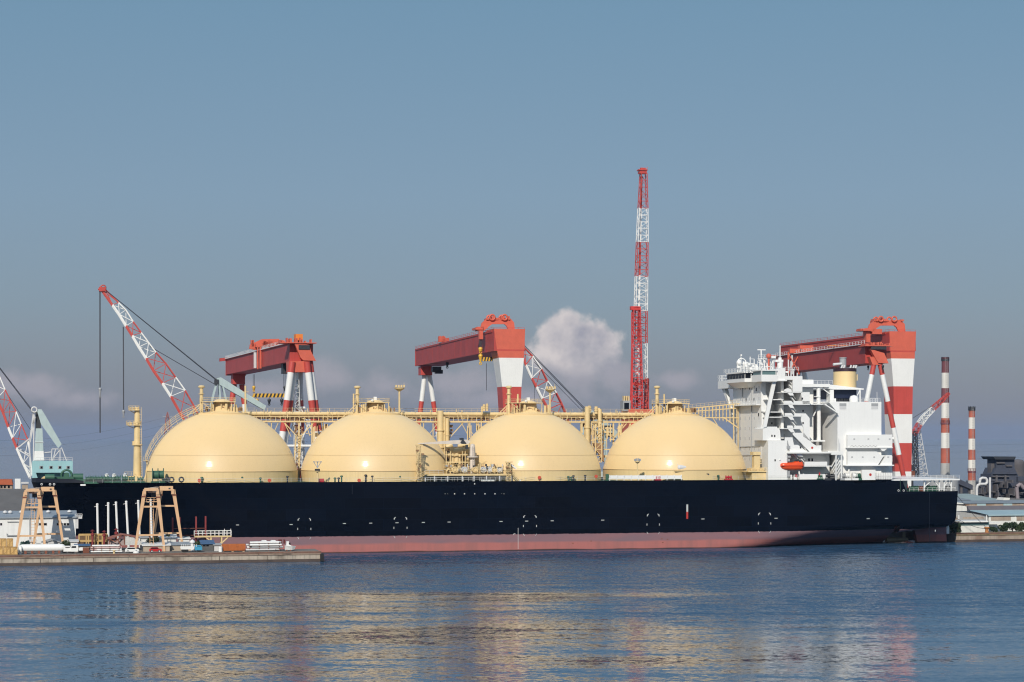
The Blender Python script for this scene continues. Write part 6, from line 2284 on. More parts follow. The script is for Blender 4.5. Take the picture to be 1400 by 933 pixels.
def gable(k, u0, u1, v0, v1, ze, zr, m=0, mr=1, over=.3, along='u'):
    """walls plus a two-slope roof; ridge along u"""
    vm = (v0 + v1) / 2
    k.box(u0, u1, v0, v1, GZ - .1, ze, m)
    k.add([(u0, v0, ze), (u0, v1, ze), (u0, vm, zr)], [(0, 1, 2)], m); k.add([(u1, v0, ze), (u1, v1, ze), (u1, vm, zr)], [(0, 2, 1)], m)
    for a, b in ((v0 - over, vm), (v1 + over, vm)):
        za = ze - (zr - ze) * over / (vm - v0)
        k.add([(u0 - over, a, za + .02), (u1 + over, a, za + .02), (u1 + over, b, zr + .02), (u0 - over, b, zr + .02),
               (u0 - over, a, za + .17), (u1 + over, a, za + .17), (u1 + over, b, zr + .17), (u0 - over, b, zr + .17)],
              [(0, 1, 2, 3), (4, 7, 6, 5), (0, 4, 5, 1), (1, 5, 6, 2), (2, 6, 7, 3), (3, 7, 4, 0)], mr)


M_whwall = mat('white_cladding', (0.74, 0.75, 0.74), .55, .05, .4, streak=.12)
M_whroof = mat('blue_grey_roof', (0.26, 0.30, 0.34), .6, .12, .3, streak=.15)
M_shroof = mat('old_grey_roof', (0.115, 0.112, 0.112), .85, .15, .25, dirt=((.09, .085, .08), .1, .5))
# --- white warehouse
v = -9.0
org = (at(50, v), v, GZ)
wh = thing('warehouse', 'long white warehouse with small dark windows, standing by the bow behind a tan crane', 'warehouse', org)
u0, u1 = at(-90, v), at(103.5, v)
ze = Zp(707.5, 100, v)
k = MB(); k.box(u0, u1, v, v + 10.4, GZ - .1, ze); k.build('wall', M_whwall, wh)
k = MB(); k.add([(u0 - .4, v - .5, ze - .15), (u1 + .3, v - .5, ze - .15), (u1 + .3, v + 10.6, ze + 1.1), (u0 - .4, v + 10.6, ze + 1.1), (u0 - .4, v - .5, ze + .15), (u1 + .3, v - .5, ze + .15), (u1 + .3, v + 10.6, ze + 1.5), (u0 - .4, v + 10.6, ze + 1.5)],
              [(3, 2, 1, 0), (4, 5, 6, 7), (0, 1, 5, 4), (1, 2, 6, 5), (2, 3, 7, 6), (3, 0, 4, 7)])
roof = k.build('roof', M_whroof, wh)
for px in (7, 14, 29, 66, 95):
    u = at(px, v + 6); k = MB(); k.lathe((u, v + 6), [(.25, ze + .5), (.25, ze + 1.1), (.65, ze + 1.2), (.5, ze + 1.6), (.05, ze + 1.8)], 10); k.build('roof_vent', M_lgrey, roof)
for a, b in ((0, 3), (47, 52.5), (53, 58), (58.5, 64.2), (77.5, 80.5), (81.5, 86), (86.7, 90.5), (91, 94.8)):
    k = MB(); k.bpx(a, b, 715.2, 718.8, v - .06, v + .05); f = k.build('window', M_grey, wh)
    k = MB(); k.bpx(a + .4, b - .4, 715.6, 718.3, v - .09, v - .03); k.build('pane', M_glass, f)
k = MB(); k.bpx(10, 25, 713.2, 714, v - .3, v); k.bpx(9, 40, 731.8, 732.6, v - .5, v - .2); k.bpx(9, 9.8, 729.5, 732, v - .5, v - .2); k.tube((at(40.4, v), v - .4, GZ), (at(40.4, v), v - .4, ze + .6), .08, 6); k.build('wall_pipe', M_grey, wh)
k = MB(); u = at(105.5, v); k.box(u - .3, u + .3, v, v + 1.4, ze - 3, ze + .2); k.box(u1, u + 1.3, v, v + 1.4, ze - .4, ze + .4); k.rail([(u1, v - .2, ze + .2), (u + 1.3, v - .2, ze + .2)], .7, .6, .07); k.build('gutter_box', M_lgrey, wh)
# --- big grey shed roof ahead of the bow
v = 1.8
org = (at(0, v), v, GZ)
sh = thing('shed', 'large shed with a broad weathered grey roof rising behind the white warehouse', 'shed', org)
u0, u1 = -230, -115.8
z0, z1 = 10.8, Zp(668.5, 20, 17.5)
k = MB(); k.box(u0, u1 - .4, v, 17.4, GZ - .1, z0 - .1); k.build('wall', M_whwall, sh)
k = MB()
k.add([(u0, v - 1, z0), (u1, v - 1, z0), (u1 - .3, 17.5, z1), (u0, 17.5, z1), (u1, 17.8, z0), (u0, 17.8, z0), (u0, 17.5, z0 - .2), (u1 - .3, 17.5, z0 - .2)], [(0, 1, 2, 3), (3, 2, 4, 5), (1, 4, 2)])
k.build('roof', M_shroof, sh)
# --- little buildings beyond the shed ridge
v = 80.0
org = (at(8, v), v, GZ)
b = thing('house', 'pale building with an orange-red roof peeping over the grey shed', 'building', org)
k = MB(); u0, u1 = at(-14, v), at(17, v); k.box(u0, u1, v, v + 9, GZ - .1, Zp(662.5, 8, v)); k.build('wall', M_beige, b)
k = MB(); k.ppx([(-15, 663), (17.5, 663), (16, 656), (-14, 656)], v - .6, v + 9.4); k.build('roof', mat('orange_tile_roof', (0.42, 0.10, 0.04), .7, .2, .6), b)
for px in (2, 6.5, 12): k = MB(); k.bpx(px - 1.4, px + 1.4, 664, 667.5, v - .06, v + .1); k.build('window', M_glass, b)
v = 78.0
k = MB(); k.bpx(20.3, 28, 655, 720, v, v + 5); solo(k, 'stair_tower', M_whwall, (at(24, v), v, GZ), 'plain white tower block standing between the orange roof and the bow', 'building')
v = 75
b = thing('storage_rack', 'pale low frame building wedged between the white tower block and the black bow', 'building', (at(34, v), v, GZ))
k = MB(); k.bpx(30, 38, 663, 720, v, v + 4); k.build('wall', M_beige, b)
k = MB(); k.bpx(29, 39, 659.5, 661.5, v - .5, v + 4); k.build('roof', M_lgrey, b)

# --- two tan goliath gantries on the pier
def tan_crane(label, dpx, dy, vA, vB):
    t = thing('portal_crane', label, 'gantry crane', (at(55 + dpx, (vA + vB) / 2), (vA + vB) / 2, GZ), 'tan portal cranes on the pier')

    def frame(v, top, feet, cap, tie1, tie2):
        k = MB()
        for (xt, yt), (xb, yb) in ((top[0], feet[0]), (top[1], feet[1])):
            a, b = P(xt + dpx, yt + dy, v), P(xb + dpx, yb + dy, v)
            e, g = Vector((a[0], v, a[1])), Vector((b[0], v, b[1]))
            g = e + (g - e) * ((e.z - GZ) / (e.z - g.z))
            lk = MB(); lk.bar(e, g, .95, .95, w2=.55, h2=.55); lk.build('leg', M_tan, t)
            lk = MB(); c_ = e.lerp(g, .08); lk.bar(c_ + Vector((0, 0, .1)), c_ - Vector((0, 0, .25)), 1.15, 1.15); lk.build('leg_flange', M_rust, t)
        k.bpx(cap[0] + dpx, cap[1] + dpx, cap[2] + dy, cap[3] + dy, v - .8, v + .8)
        k.bpx(cap[0] + dpx - 1.6, cap[0] + dpx + 2.2, cap[3] + dy - 2, cap[3] + dy + 5, v - .75, v + .75); k.bpx(cap[1] + dpx - 2.2, cap[1] + dpx + 1.6, cap[3] + dy - 2, cap[3] + dy + 5, v - .75, v + .75)
        for y, xa, xb in (tie1, tie2):
            (ua, za), (ub, _) = P(xa + dpx, y + dy, v), P(xb + dpx, y + dy, v)
            kk = MB(); kk.bar((ua, v, za), (ub, v, za), .4, .45); kk.build('tie_beam', M_tan, t)
        k.build('end_frame', M_tan, t)
    frame(vA, ((35, 673), (53, 674)), ((23.5, 744), (61, 744)), (35, 53.5, 668.5, 672.5), (694, 31, 56), (733, 25, 59))
    frame(vB, ((57.5, 671), (74.5, 671)), ((46.5, 742), (86, 742)), (56, 74, 666, 672), (693, 54, 78), (730.5, 49, 83))
    k = MB()
    (ua, za), (ub, zb_) = P(43 + dpx, 670.5 + dy, vA), P(53.5 + dpx, 669 + dy, vB)
    k.bar((ua, vA + .85, za - .25), (ub, vB + .7, zb_ - .25), 1.3, 1.3)
    k.build('girder', mat('pale_tan_paint', (0.62, 0.45, 0.33), .5, .1, .4), t)
    k = MB(); um_, vm = (ua * .6 + ub * .4), vA * .6 + vB * .4
    k.box(um_ - .6, um_ + .6, vm - .5, vm + .5, za - 2.0, za - .95); k.tube((um_, vm, za - 5), (um_, vm, za - 2), .08, 6); k.box(um_ - .3, um_ + .3, vm - .3, vm + .3, za - 5.6, za - 5)
    k.build('hoist', M_dark, t)
    k = MB(); (u0, z0) = P(45 + dpx, 742, vA); k.ladder((u0, vA + .5, GZ), (u0, vA + .5, za - 3), .9, .7, .06)
    k.box(u0 - 2.4, u0 + 1.6, vA + .2, vA + 1.2, P(44, 689 + dy, vA)[1], P(44, 688 + dy, vA)[1]); k.rail([(u0 - 2.4, vA + .2, P(44, 688 + dy, vA)[1]), (u0 + 1.6, vA + .2, P(44, 688 + dy, vA)[1])], 1.0, 1.0, .06)
    k.build('ladder', M_tan, t)
    k = MB(); k.bpx(68 + dpx, 70.5 + dpx, 668.2 + dy, 669.8 + dy, vB - .9, vB - .75); k.build('number_board', M_dark, t)
    return t


tan_crane('tan portal gantry crane standing in front of the white warehouse', 0, 0, -26, -17)
tan_crane('tan portal gantry crane standing against the black hull, among the white posts', 162.5, -1, -26, -17)

# --- white posts
GP = 'slim white posts on the pier beside the hull'
for px0, px1, yt in ((133, 134.2, 690.5), (148, 148.2, 689), (158.6, 161.5, 688), (172.6, 176, 687), (189, 191.5, 686), (206, 208, 684.5)):
    v = -8.0
    a, b_ = P(px0, yt, v), P(px1, 735, v)
    t_ = thing('white_post', 'slim white steel post standing upright on the pier against the black hull', 'post', (b_[0], v, GZ), GP)
    k = MB(); k.tube((b_[0], v, GZ), (a[0], v, a[1]), .34, 12, .3); k.lathe((a[0], v), [(.3, a[1]), (.36, a[1] + .1), (.3, a[1] + .35), (.03, a[1] + .45)], 12); k.build('shaft', M_white, t_)
    k = MB(); k.bar((a[0] - .8, v, a[1] - .5), (a[0], v, a[1] - .3), .14); k.build('bracket', M_lgrey, t_)

# --- timber crates
M_crate = mat('pine_crate', (0.62, 0.40, 0.15), .75, .2, 1.2, dirt=((.35, .2, .07), 1.5, .5))
def crate(px0, px1, y0, y1, v, label):
    u0, _ = P(px0, y1, v); u1, _ = P(px1, y1, v); z0, z1 = Zp(y1, (px0 + px1) / 2, v), Zp(y0, (px0 + px1) / 2, v)
    t_ = thing('timber_crate', label, 'crate', ((u0 + u1) / 2, v, z0), 'pine crates stacked on the quay edge')
    k = MB(); k.box(u0 + .07, u1 - .07, v, v + 2.2, z0, z1 - .05); k.build('box', M_crate, t_)
    k = MB()
    for f in (0, .5, 1): uu = u0 + (u1 - u0) * f; k.box(uu - .09, uu + .09, v - .09, v - .005, z0, z1)
    for zz in (z0 + .08, z1 - .08): k.box(u0, u1, v - .07, v - .004, zz - .08, zz + .08)
    k.bar((u0 + .1, v - .04, z0 + .1), (u1 - .1, v - .04, z1 - .1), .14, .05)
    k.build('batten', mat('old_batten', (0.42, 0.25, 0.09), .8, .25, 2), t_)


zc0 = 758.6
crate(-9.5, 3.6, 748, zc0, -33, 'pine crate at the bottom of the stack, cut by the picture edge')
crate(4.8, 13.6, 748, zc0, -33, 'pine crate in the middle of the bottom row on the quay')
crate(14.2, 23.6, 748, zc0, -33, 'pine crate in the bottom row nearest the white tank')
crate(-4, 8, 736.5, 747.9, -33, 'pine crate with reddish stains, on top of the stack at the picture edge')
crate(9.2, 17.4, 736.5, 747.9, -33, 'pine crate on top of the stack, the one nearer the white tank')

# --- white tank, huts, vehicles
v = -29.0
zc = Zp(750.5, 56, v)
t_ = thing('storage_tank', 'long white horizontal tank on saddles along the quay, next to the pine crates', 'tank', (at(56, v), v, GZ))
k = MB(); u0, u1 = at(30.5, v), at(84.5, v); r_ = 1.0
k.tube((u0, v, GZ + 1.45), (u1, v, GZ + 1.45), r_, 18); k.ball((u0, v, GZ + 1.45), r_ * .98, 12, 7); k.ball((u1, v, GZ + 1.45), r_ * .98, 12, 7); k.build('vessel', M_white, t_)
k = MB()
for f in (.08, .25, .42, .6, .78, .93): uu = u0 + (u1 - u0) * f; k.box(uu - .3, uu + .3, v - .9, v + .9, GZ, GZ + .75)
k.build('saddle', M_rust, t_)
v = -30
k = MB(); k.tube((at(26, v), v, GZ + 1.2), (at(29.5, v), v, GZ + 1.2), .95, 14); k.box(at(26.2, v), at(29.3, v), v - .7, v + .7, GZ, GZ + .5)
solo(k, 'short_drum', M_white, (at(28, v), v, GZ), 'short white drum at the crate end of the long white tank', 'drum')


def car(px0, px1, v, label, paint, name='parked_car', cat='car', h=1.45):
    u0, u1 = at(px0, v), at(px1, v); L_ = u1 - u0
    t_ = thing(name, label, cat, ((u0 + u1) / 2, v, GZ))
    k = MB(); g = GZ + .3
    k.prism([(u0, g), (u1, g), (u1, g + .5), (u1 - .08 * L_, g + .62), (u1 - .22 * L_, g + .66), (u1 - .34 * L_, g + h - .35), (u0 + .18 * L_, g + h - .35), (u0 + .05 * L_, g + .66), (u0, g + .55)], v - .85, v + .85)
    k.build('body', paint, t_)
    k = MB(); k.prism([(u1 - .245 * L_, g + .68), (u1 - .35 * L_, g + h - .42), (u0 + .2 * L_, g + h - .42), (u0 + .1 * L_, g + .68)], v - .87, v + .87); k.build('window', M_glass, t_)
    for f in (.2, .8):
        for vv in (v - .8, v + .62):
            k = MB(); uu = u0 + f * L_; k.tube((uu, vv - .1, GZ + .33), (uu, vv + .2, GZ + .33), .33, 14); w_ = k.build('wheel', M_blackr, t_)
            k = MB(); k.tube((uu, vv - .13, GZ + .33), (uu, vv - .09, GZ + .33), .18, 10); k.build('rim', M_lgrey, w_)


def truck(px0, px1, v, label, cabm, bedm, load=None, h=2.4, cab_right=True, box=False):
    u0, u1 = at(px0, v), at(px1, v); L_ = u1 - u0
    t_ = thing('truck', label, 'truck', ((u0 + u1) / 2, v, GZ))
    c0, c1 = (u1 - 1.9, u1) if cab_right else (u0, u0 + 1.9)
    k = MB(); s_ = 1 if cab_right else -1
    f0, f1 = (c0, c1) if cab_right else (c1, c0)
    k.prism([(f0, GZ + .5), (f1, GZ + .5), (f1, GZ + 1.3), (f1 - s_ * .3, GZ + h), (f0, GZ + h)], v - 1, v + 1); cab = k.build('cab', cabm, t_)
    k = MB(); k.prism([(f0 + s_ * .5, GZ + 1.45), (f1 - s_ * .15, GZ + 1.45), (f1 - s_ * .38, GZ + h - .25), (f0 + s_ * .5, GZ + h - .25)], v - 1.03, v + 1.03); k.build('window', M_glass, cab)
    b0, b1 = (u0, c0 - .15) if cab_right else (c1 + .15, u1)
    k = MB(); k.box(b0, b1, v - 1.05, v + 1.05, GZ + .75, GZ + (h + .3 if box else 1.0))
    if not box: k.box(b0, b1, v - 1.05, v - .98, GZ + 1.0, GZ + 1.45); k.box(b0, b1, v + .98, v + 1.05, GZ + 1.0, GZ + 1.45)
    k.build('bed', bedm, t_)
    for f in (.12, .28, .86) if cab_right else (.14, .72, .88):
        for vv in (v - .95, v + .75):
            k = MB(); uu = u0 + f * L_; k.tube((uu, vv, GZ + .45), (uu, vv + .25, GZ + .45), .45, 14); k.build('wheel', M_blackr, t_)
    return t_


truck(86, 97, -29, 'small white truck with a boxy bed parked at the end of the long white tank', M_white, M_beige, h=1.9)
truck(96.5, 113, -29.5, 'white flatbed truck with a high cab, parked left of the rusty box', M_white, M_white, h=2.15, cab_right=False)
car(171, 190, -30, 'white car parked on the quay below the open gabled shed', M_white)
car(204, 221, -30, 'red car parked on the quay near the crane leg', mat('car_red', (0.45, 0.02, 0.02), .3, .05, 1, coat=.5))
# rusty box, pipe stacks
v = -31
k = MB(); k.bpx(113.5, 122, 749.5, 757, v, v + 2.2)
for q in range(6): k.bpx(114.2 + q * 1.3, 114.8 + q * 1.3, 749.8, 756.8, v - .06, v)
solo(k, 'rusty_skip', M_rust, (at(118, v), v, GZ), 'small rusty red box between the white truck and the pipe stack', 'skip')


def pipe_stack(px0, px1, rows, per, v, r_, label, m, name='pipe_stack', rag=2.0):
    t_ = thing(name, label, 'pipe stack', (at((px0 + px1) / 2, v), v, GZ))
    rnd = random.Random(int(px0))
    u0, u1 = at(px0, v), at(px1, v)
    for q in range(rows):
        for j in range(per):
            vv = v + j * r_ * 2.1 + (q % 2) * r_; z = GZ + r_ + .15 + q * r_ * 2.3
            k = MB(); k.tube((u0 + rnd.uniform(0, rag), vv, z), (u1 - rnd.uniform(0, rag), vv, z), r_, 8); k.build('pipe', m[rnd.randrange(len(m))], t_)
    k = MB()
    for f in (.1, .35, .6, .88):
        uu = u0 + f * (u1 - u0)
        for q in range(rows): k.box(uu - .1, uu + .1, v - r_, v + per * r_ * 2.1, GZ + q * r_ * 2.3, GZ + .14 + q * r_ * 2.3)
    k.build('spacer', M_rust, t_)


M_pink = mat('primed_pink_steel', (0.58, 0.42, 0.40), .6, .15, .6)
pipe_stack(123, 168, 4, 3, -30, .22, 'stack of pale pinkish pipes laid along the quay left of the white car', [M_pink, M_white, M_lgrey])
pipe_stack(336, 388, 4, 3, -31, .27, 'tall stack of white and grey steel pipes near the end of the pier', [M_white, M_lgrey, M_white, M_grey], rag=3.0)
# scaffold box frame and valve stands
v = -14
t_ = thing('scaffold_frame', 'tan box frame of girders and posts beside the warehouse, before the hull', 'scaffold', (at(128, v), v, GZ))
k = MB()
for px in (108, 118, 121, 130, 134, 140, 143, 147): u = at(px, v); k.bar((u, v, GZ), (u, v, Zp(731.5, px, v)), .35); k.bar((u, v + 3, GZ), (u, v + 3, Zp(731.5, px, v)), .3)
for y in (731.5, 740): k.bar((at(108, v), v, Zp(y, 128, v)), (at(147, v), v, Zp(y, 128, v)), .4); k.bar((at(108, v), v + 3, Zp(y, 128, v)), (at(147, v), v + 3, Zp(y, 128, v)), .35)
k.build('girder_frame', mat('ochre_primer', (0.50, 0.33, 0.13), .7, .2, .6), t_)
k = MB(); k.box(at(108, v), at(147, v), v + 3.2, v + 3.3, GZ, Zp(732, 128, v)); k.build('shade_panel', mat('shadow_brown', (0.16, 0.10, 0.055), .8, .3, .5), t_)  # dark sheet added as the shade inside the open frame
for px, yt, lab in ((126.5, 724.5, 'tallest'), (142.5, 725.5, 'slimmer'), (159, 722.5, 'lone')):
    v = -16; u = at(px, v); z = Zp(yt, px, v)
    k = MB(); k.lathe((u, v), [(.55, GZ), (.55, GZ + .3), (.28, GZ + .4), (.28, z - 1.6), (.5, z - 1.5), (.5, z - 1.0), (.2, z - .9), (.2, z - .2), (.35, z - .1), (.05, z)], 10); k.torus((u, v, z - .35), .5, .08, 'z', 10, 4)
    solo(k, 'valve_stand', mat('dark_red_primer', (0.22, 0.03, 0.03), .6, .15, 1), (u, v, GZ), {'tallest': 'dark red valve stand rising through the tan box frame nearer the warehouse', 'slimmer': 'dark red valve stand between the first two white posts', 'lone': 'thin dark red valve stand right against the third white post'}[lab], 'valve stand', 'dark red valve stands')
# open gabled shed with tarp
v = -20.0
t_ = thing('open_shed', 'open shed with a rusty brown truss roof and a grey tarpaulin gable', 'shed', (at(168, v), v, GZ))
k = MB()
k.ppx([(147, 736), (166, 730.3), (190, 734.3), (190, 735.6), (166, 731.8), (147, 738)], v, v + 6); k.build('roof', mat('brown_sheet_roof', (0.26, 0.10, 0.075), .7, .2, .5), t_)
k = MB(); k.ppx([(170, 733.5), (182, 734.5), (187, 739), (195, 740), (195, 745.5), (171, 745.5)], v + .3, v + .8); k.build('tarpaulin', mat('grey_tarpaulin', (0.55, 0.55, 0.54), .7, .2, .8, bump=.2, bscale=1.5), t_)
k = MB(); k.bpx(148, 171, 738, 746, v + 1.2, v + 5); k.build('wall', mat('primed_grey_wall', (0.38, 0.30, 0.29), .7, .2, .6), t_)
k = MB()
for a, b in (((149, 737), (158, 741)), ((158, 741), (166, 732)), ((158, 734), (165, 745)), ((150, 745), (150, 737)), ((170, 745), (170, 733))):
    (ua, za), (ub, zb_) = P(*a, v), P(*b, v); k.bar((ua, v + .1, max(za, GZ)), (ub, v + .1, max(zb_, GZ)), .22)
k.build('truss', M_rust, t_)
# grey gable shed by the tank
def low_hut(px0, px1, ye, yr, v, dpt, label, wall, roofm, name='hut', win=()):
    u0, u1 = at(px0, v), at(px1, v)
    t_ = thing(name, label, 'hut', ((u0 + u1) / 2, v, GZ))
    k = MB(); k.box(u0, u1, v, v + dpt, GZ - .1, Zp(ye, (px0 + px1) / 2, v)); k.build('wall', wall, t_)
    k = MB(); ze_, zr_ = Zp(ye, (px0 + px1) / 2, v), Zp(yr, (px0 + px1) / 2, v)
    o_ = .35; z_ = max(zr_ - ze_, .25)
    if name == 'gable_shed':
        um_ = (u0 + u1) / 2
        k.prism([(u0 - .5, ze_ - .05), (um_, zr_), (u1 + .5, ze_ - .05), (u1 + .5, ze_ + .15), (um_, zr_ + .22), (u0 - .5, ze_ + .15)], v - .4, v + dpt + .4)
        kk = MB(); kk.prism([(u0, ze_ - .02), (u1, ze_ - .02), (um_, zr_ - .03)], v, v + .3); kk.build('gable', wall, t_)
    else:
        k.add([(u0 - o_, v - o_, ze_ - .05), (u1 + o_, v - o_, ze_ - .05), (u1 + o_, v + dpt + o_, zr_), (u0 - o_, v + dpt + o_, zr_), (u0 - o_, v - o_, ze_ + .12), (u1 + o_, v - o_, ze_ + .12), (u1 + o_, v + dpt + o_, zr_ + .17), (u0 - o_, v + dpt + o_, zr_ + .17)],
              [(3, 2, 1, 0), (4, 5, 6, 7), (0, 1, 5, 4), (1, 2, 6, 5), (2, 3, 7, 6), (3, 0, 4, 7)])
    k.build('roof', roofm, t_)
    for a, b in win:
        k = MB(); k.bpx(a, b, ye + 1.2, ye + 3.2, v - .06, v + .05); k.build('window', M_glass, t_)
    return t_


low_hut(59, 82, 742.5, 739, -19, 6, 'small grey gabled shed behind the long white tank', M_lgrey, M_grey, 'gable_shed', ((67, 73.5),))
low_hut(96, 106, 741, 739.5, -18, 4, 'low white hut at the foot of the warehouse corner, right of the dark bush', M_white, M_lgrey, 'hut')
low_hut(40.5, 49, 741, 739.5, -14, 3, 'white hut with a dark door under the first tan crane', M_whwall, M_lgrey, 'hut', ((44, 46),))
low_hut(192, 202, 736, 735, -15, 3, 'grey-roofed white hut under the second tan crane, left of the bush', M_whwall, M_grey, 'hut')
low_hut(219, 241, 736.5, 732.5, -15, 5, 'white stepped hut right of the bush, under the second tan crane', M_whwall, M_white, 'hut')
low_hut(244.5, 259, 737, 736, -17, 4, 'square white hut at the outer foot of the second tan crane', M_whwall, M_white, 'hut')
low_hut(196, 232, 746, 743.5, -26, 4, 'long low shed with a pale roof behind the red car', mat('tan_wall', (.42, .34, .26), .7, .2, .5), M_white, 'hut')
low_hut(224, 262, 745.5, 743, -24.5, 4, 'long low shed with a blue-grey roof, right of the red car', mat('tan_wall', (.42, .34, .26), .7, .2, .5), M_whroof, 'hut')
low_hut(276, 292, 744, 740.5, -27, 4, 'dark hut with a bright blue roof, left of the orange container', mat('dark_grey_paint', (0.10, 0.10, 0.10), .6, .3, .5), mat('blue_roof', (0.05, 0.12, 0.24), .5, .15, .5), 'hut', ((277.5, 281), (282, 285.5)))
low_hut(293, 302, 745.5, 744.5, -28, 3, 'small grey box hut touching the orange container', M_lgrey, M_grey, 'hut')
low_hut(103, 122, 746.5, 745.5, -25, 3, 'low blue-roofed shelter behind the white flatbed truck', M_beige, mat('blue_roof', (0.05, 0.12, 0.24), .5, .15, .5), 'hut')
tk = truck(247, 276, -30.5, 'long white truck with slatted sides and a bright blue tail by the orange container', mat('bright_blue_paint', (0.05, 0.30, 0.48), .4, .08, 1), M_white, h=1.75)
v = -30.5
k = MB()
for q in range(9): u = at(248 + q * 2.5, v); k.box(u - .06, u + .06, v - 1.1, v - 1.02, GZ + 1.4, GZ + 2.1)
k.build('side_gate', M_white, tk)
# orange container
v = -31.5
t_ = thing('shipping_container', 'rusty orange container on the quay edge beside the tall pipe stack', 'container', (at(320, v), v, GZ))
M_cont = mat('orange_container', (0.46, 0.13, 0.03), .65, .2, .4, streak=.2, dirt=((.2, .05, .02), .5, .8))
k = MB(); k.bpx(304, 335.5, 744.3, 753.2, v, v + 2.5)
for q in range(26): x = 304.4 + q * 1.2; k.bpx(x, x + .6, 744.8, 752.8, v - .07, v)
k.build('body', M_cont, t_)
k = MB()
for x in (305, 318, 333): k.bpx(x - 1.4, x + 1.4, 753.2, 755, v + .2, v + 2)
k.build('support_block', M_tan, t_)
# machines on pipe heap, white cone
for px, lab in ((361.5, 'pale blue machine standing on the pipe stack nearer the container'), (374, 'pale blue machine standing on the pipe stack nearer the pier end')):
    v = -29.6
    k = MB(); k.bpx(px - 4.5, px + 4.5, 740.4, 743.6, v, v + 1.6, 0); k.ppx([(px - 4, 740.4), (px - 2.5, 739), (px + 2.5, 739), (px + 4, 740.4)], v, v + 1.6, 1)
    solo(k, 'generator', [mat('pale_blue_paint', (.25, .42, .52), .45, .1, .8), M_white], (at(px, v), v, Zp(743.6, px, v)), lab, 'machine', 'pale blue machines on the pipe stack')
for px, w_, lab in ((383.5, 4.2, 'square dark red steel box on the pipe stack'), (389.2, 1.6, 'narrow dark red steel upright at the end of the pipe stack')):
    v = -29.5
    k = MB(); k.bpx(px - w_ / 2, px + w_ / 2, 738.6, 743.6, v, v + 1.4); k.bpx(px - w_ / 2 - .2, px + w_ / 2 + .2, 738.2, 738.8, v - .1, v + 1.5)
    solo(k, 'steel_box', mat('maroon_primer', (.13, .02, .015), .6, .2, 1), (at(px, v), v, Zp(743.6, px, v)), lab, 'steel box')
v = -31.5
t_ = thing('workboat', 'small white boat laid up on the end of the pier beside the pipe stack', 'boat', (at(397, v), v, GZ))
u0, u1 = at(389.5, v), at(404.5, v)
k = MB(); g = GZ + .25
k.add([(u0, v - .9, g + 1.2), (u0, v + .9, g + 1.2), (u0, v + .6, g), (u0, v - .6, g), (u1 - 1, v - .8, g + 1.1), (u1 - 1, v + .8, g + 1.1), (u1 - 1, v + .3, g), (u1 - 1, v - .3, g), (u1, v, g + 1.0), (u1 - .3, v, g + .2)],
      [(0, 1, 2, 3), (3, 2, 6, 7), (0, 3, 7, 4), (1, 5, 6, 2), (0, 4, 5, 1), (4, 7, 9, 8), (5, 8, 9, 6), (7, 6, 9), (4, 8, 5)])
k.build('hull', M_white, t_)
k = MB(); k.prism([(u0 + .3, g + 1.2), (u1 - 1.2, g + 1.12), (u1 - 1.9, g + 1.7), (u0 + 1.0, g + 2.3), (u0 + .4, g + 2.3)], v - .6, v + .6); k.build('cabin', M_white, t_)
k = MB(); k.prism([(u1 - 1.55, g + 1.3), (u1 - 2.0, g + 1.62), (u0 + 1.4, g + 1.95), (u0 + 1.4, g + 1.35)], v - .62, v + .62); k.build('window', M_glass, t_)
k = MB(); k.box(u0 + .3, u0 + .6, v - .7, v + .7, GZ, g + .1); k.box(u1 - 1.6, u1 - 1.3, v - .5, v + .5, GZ, g + .1); k.build('chock', M_rust, t_)
# red posts with rails
v = -9.5
t_ = thing('post_frame', 'frame of tall dark red posts against the hull, beside the boarding platform', 'steel frame', (at(258, v), v, GZ))
for px, yt in ((236, 708), (245.5, 707.5), (268, 706.5), (281, 706)):
    u = at(px, v); k = MB(); k.bar((u, v, GZ), (u, v, Zp(yt, px, v)), .42); k.build('post', mat('dark_red_primer', (0.22, 0.03, 0.03), .6, .15, 1), t_)
k = MB()
for y in (722.5, 732): k.bar((at(236, v), v - .3, Zp(y, 258, v)), (at(281, v), v - .3, Zp(y, 258, v)), .12)
k.build('rail', M_rust, t_)
# white boarding platform
v = -12.0
t_ = thing('boarding_platform', 'white railed boarding platform on cream braced legs, reaching over the orange container', 'platform', (at(290, v), v, GZ))
zf = Zp(733, 290, v); u0, u1 = at(266, v), at(316.5, v)
k = MB(); k.box(u0, u1, v, v + 2.4, zf - .35, zf); k.build('deck', M_creamp, t_)
k = MB()
k.rail([(u0, v, zf), (u1, v, zf), (u1, v + 2.4, zf), (u0, v + 2.4, zf), (u0, v, zf)], 1.35, 1.1, .06)
for px in (307, 315.5): u = at(px, v); k.bar((u, v, zf), (u, v, zf + 1.9), .14)
k.build('railing', M_white, t_)
k = MB()
for px in (288.5, 303):
    u = at(px, v)
    for vv in (v + .3, v + 2.1): k.bar((u, vv, GZ), (u, vv, zf - .3), .4)
for a, b in (((281, 734.5), (288, 739.8)), ((312, 734.5), (304, 742))):
    (ua, za), (ub, zb_) = P(*a, v), P(*b, v); k.bar((ua, v + .3, za), (ub, v + .3, zb_), .3)
k.build('braced_leg', M_creamp, t_)

# --- bushes
def foliage_mat(name, c):
    return mat(name, c, .7, .45, .9)


M_leaf = foliage_mat('leaf_green', (0.035, 0.060, 0.018))
M_leaf2 = foliage_mat('leaf_dark_green', (0.022, 0.045, 0.016))
M_bark = mat('bark', (0.09, 0.065, 0.045), .9, .25, 2)


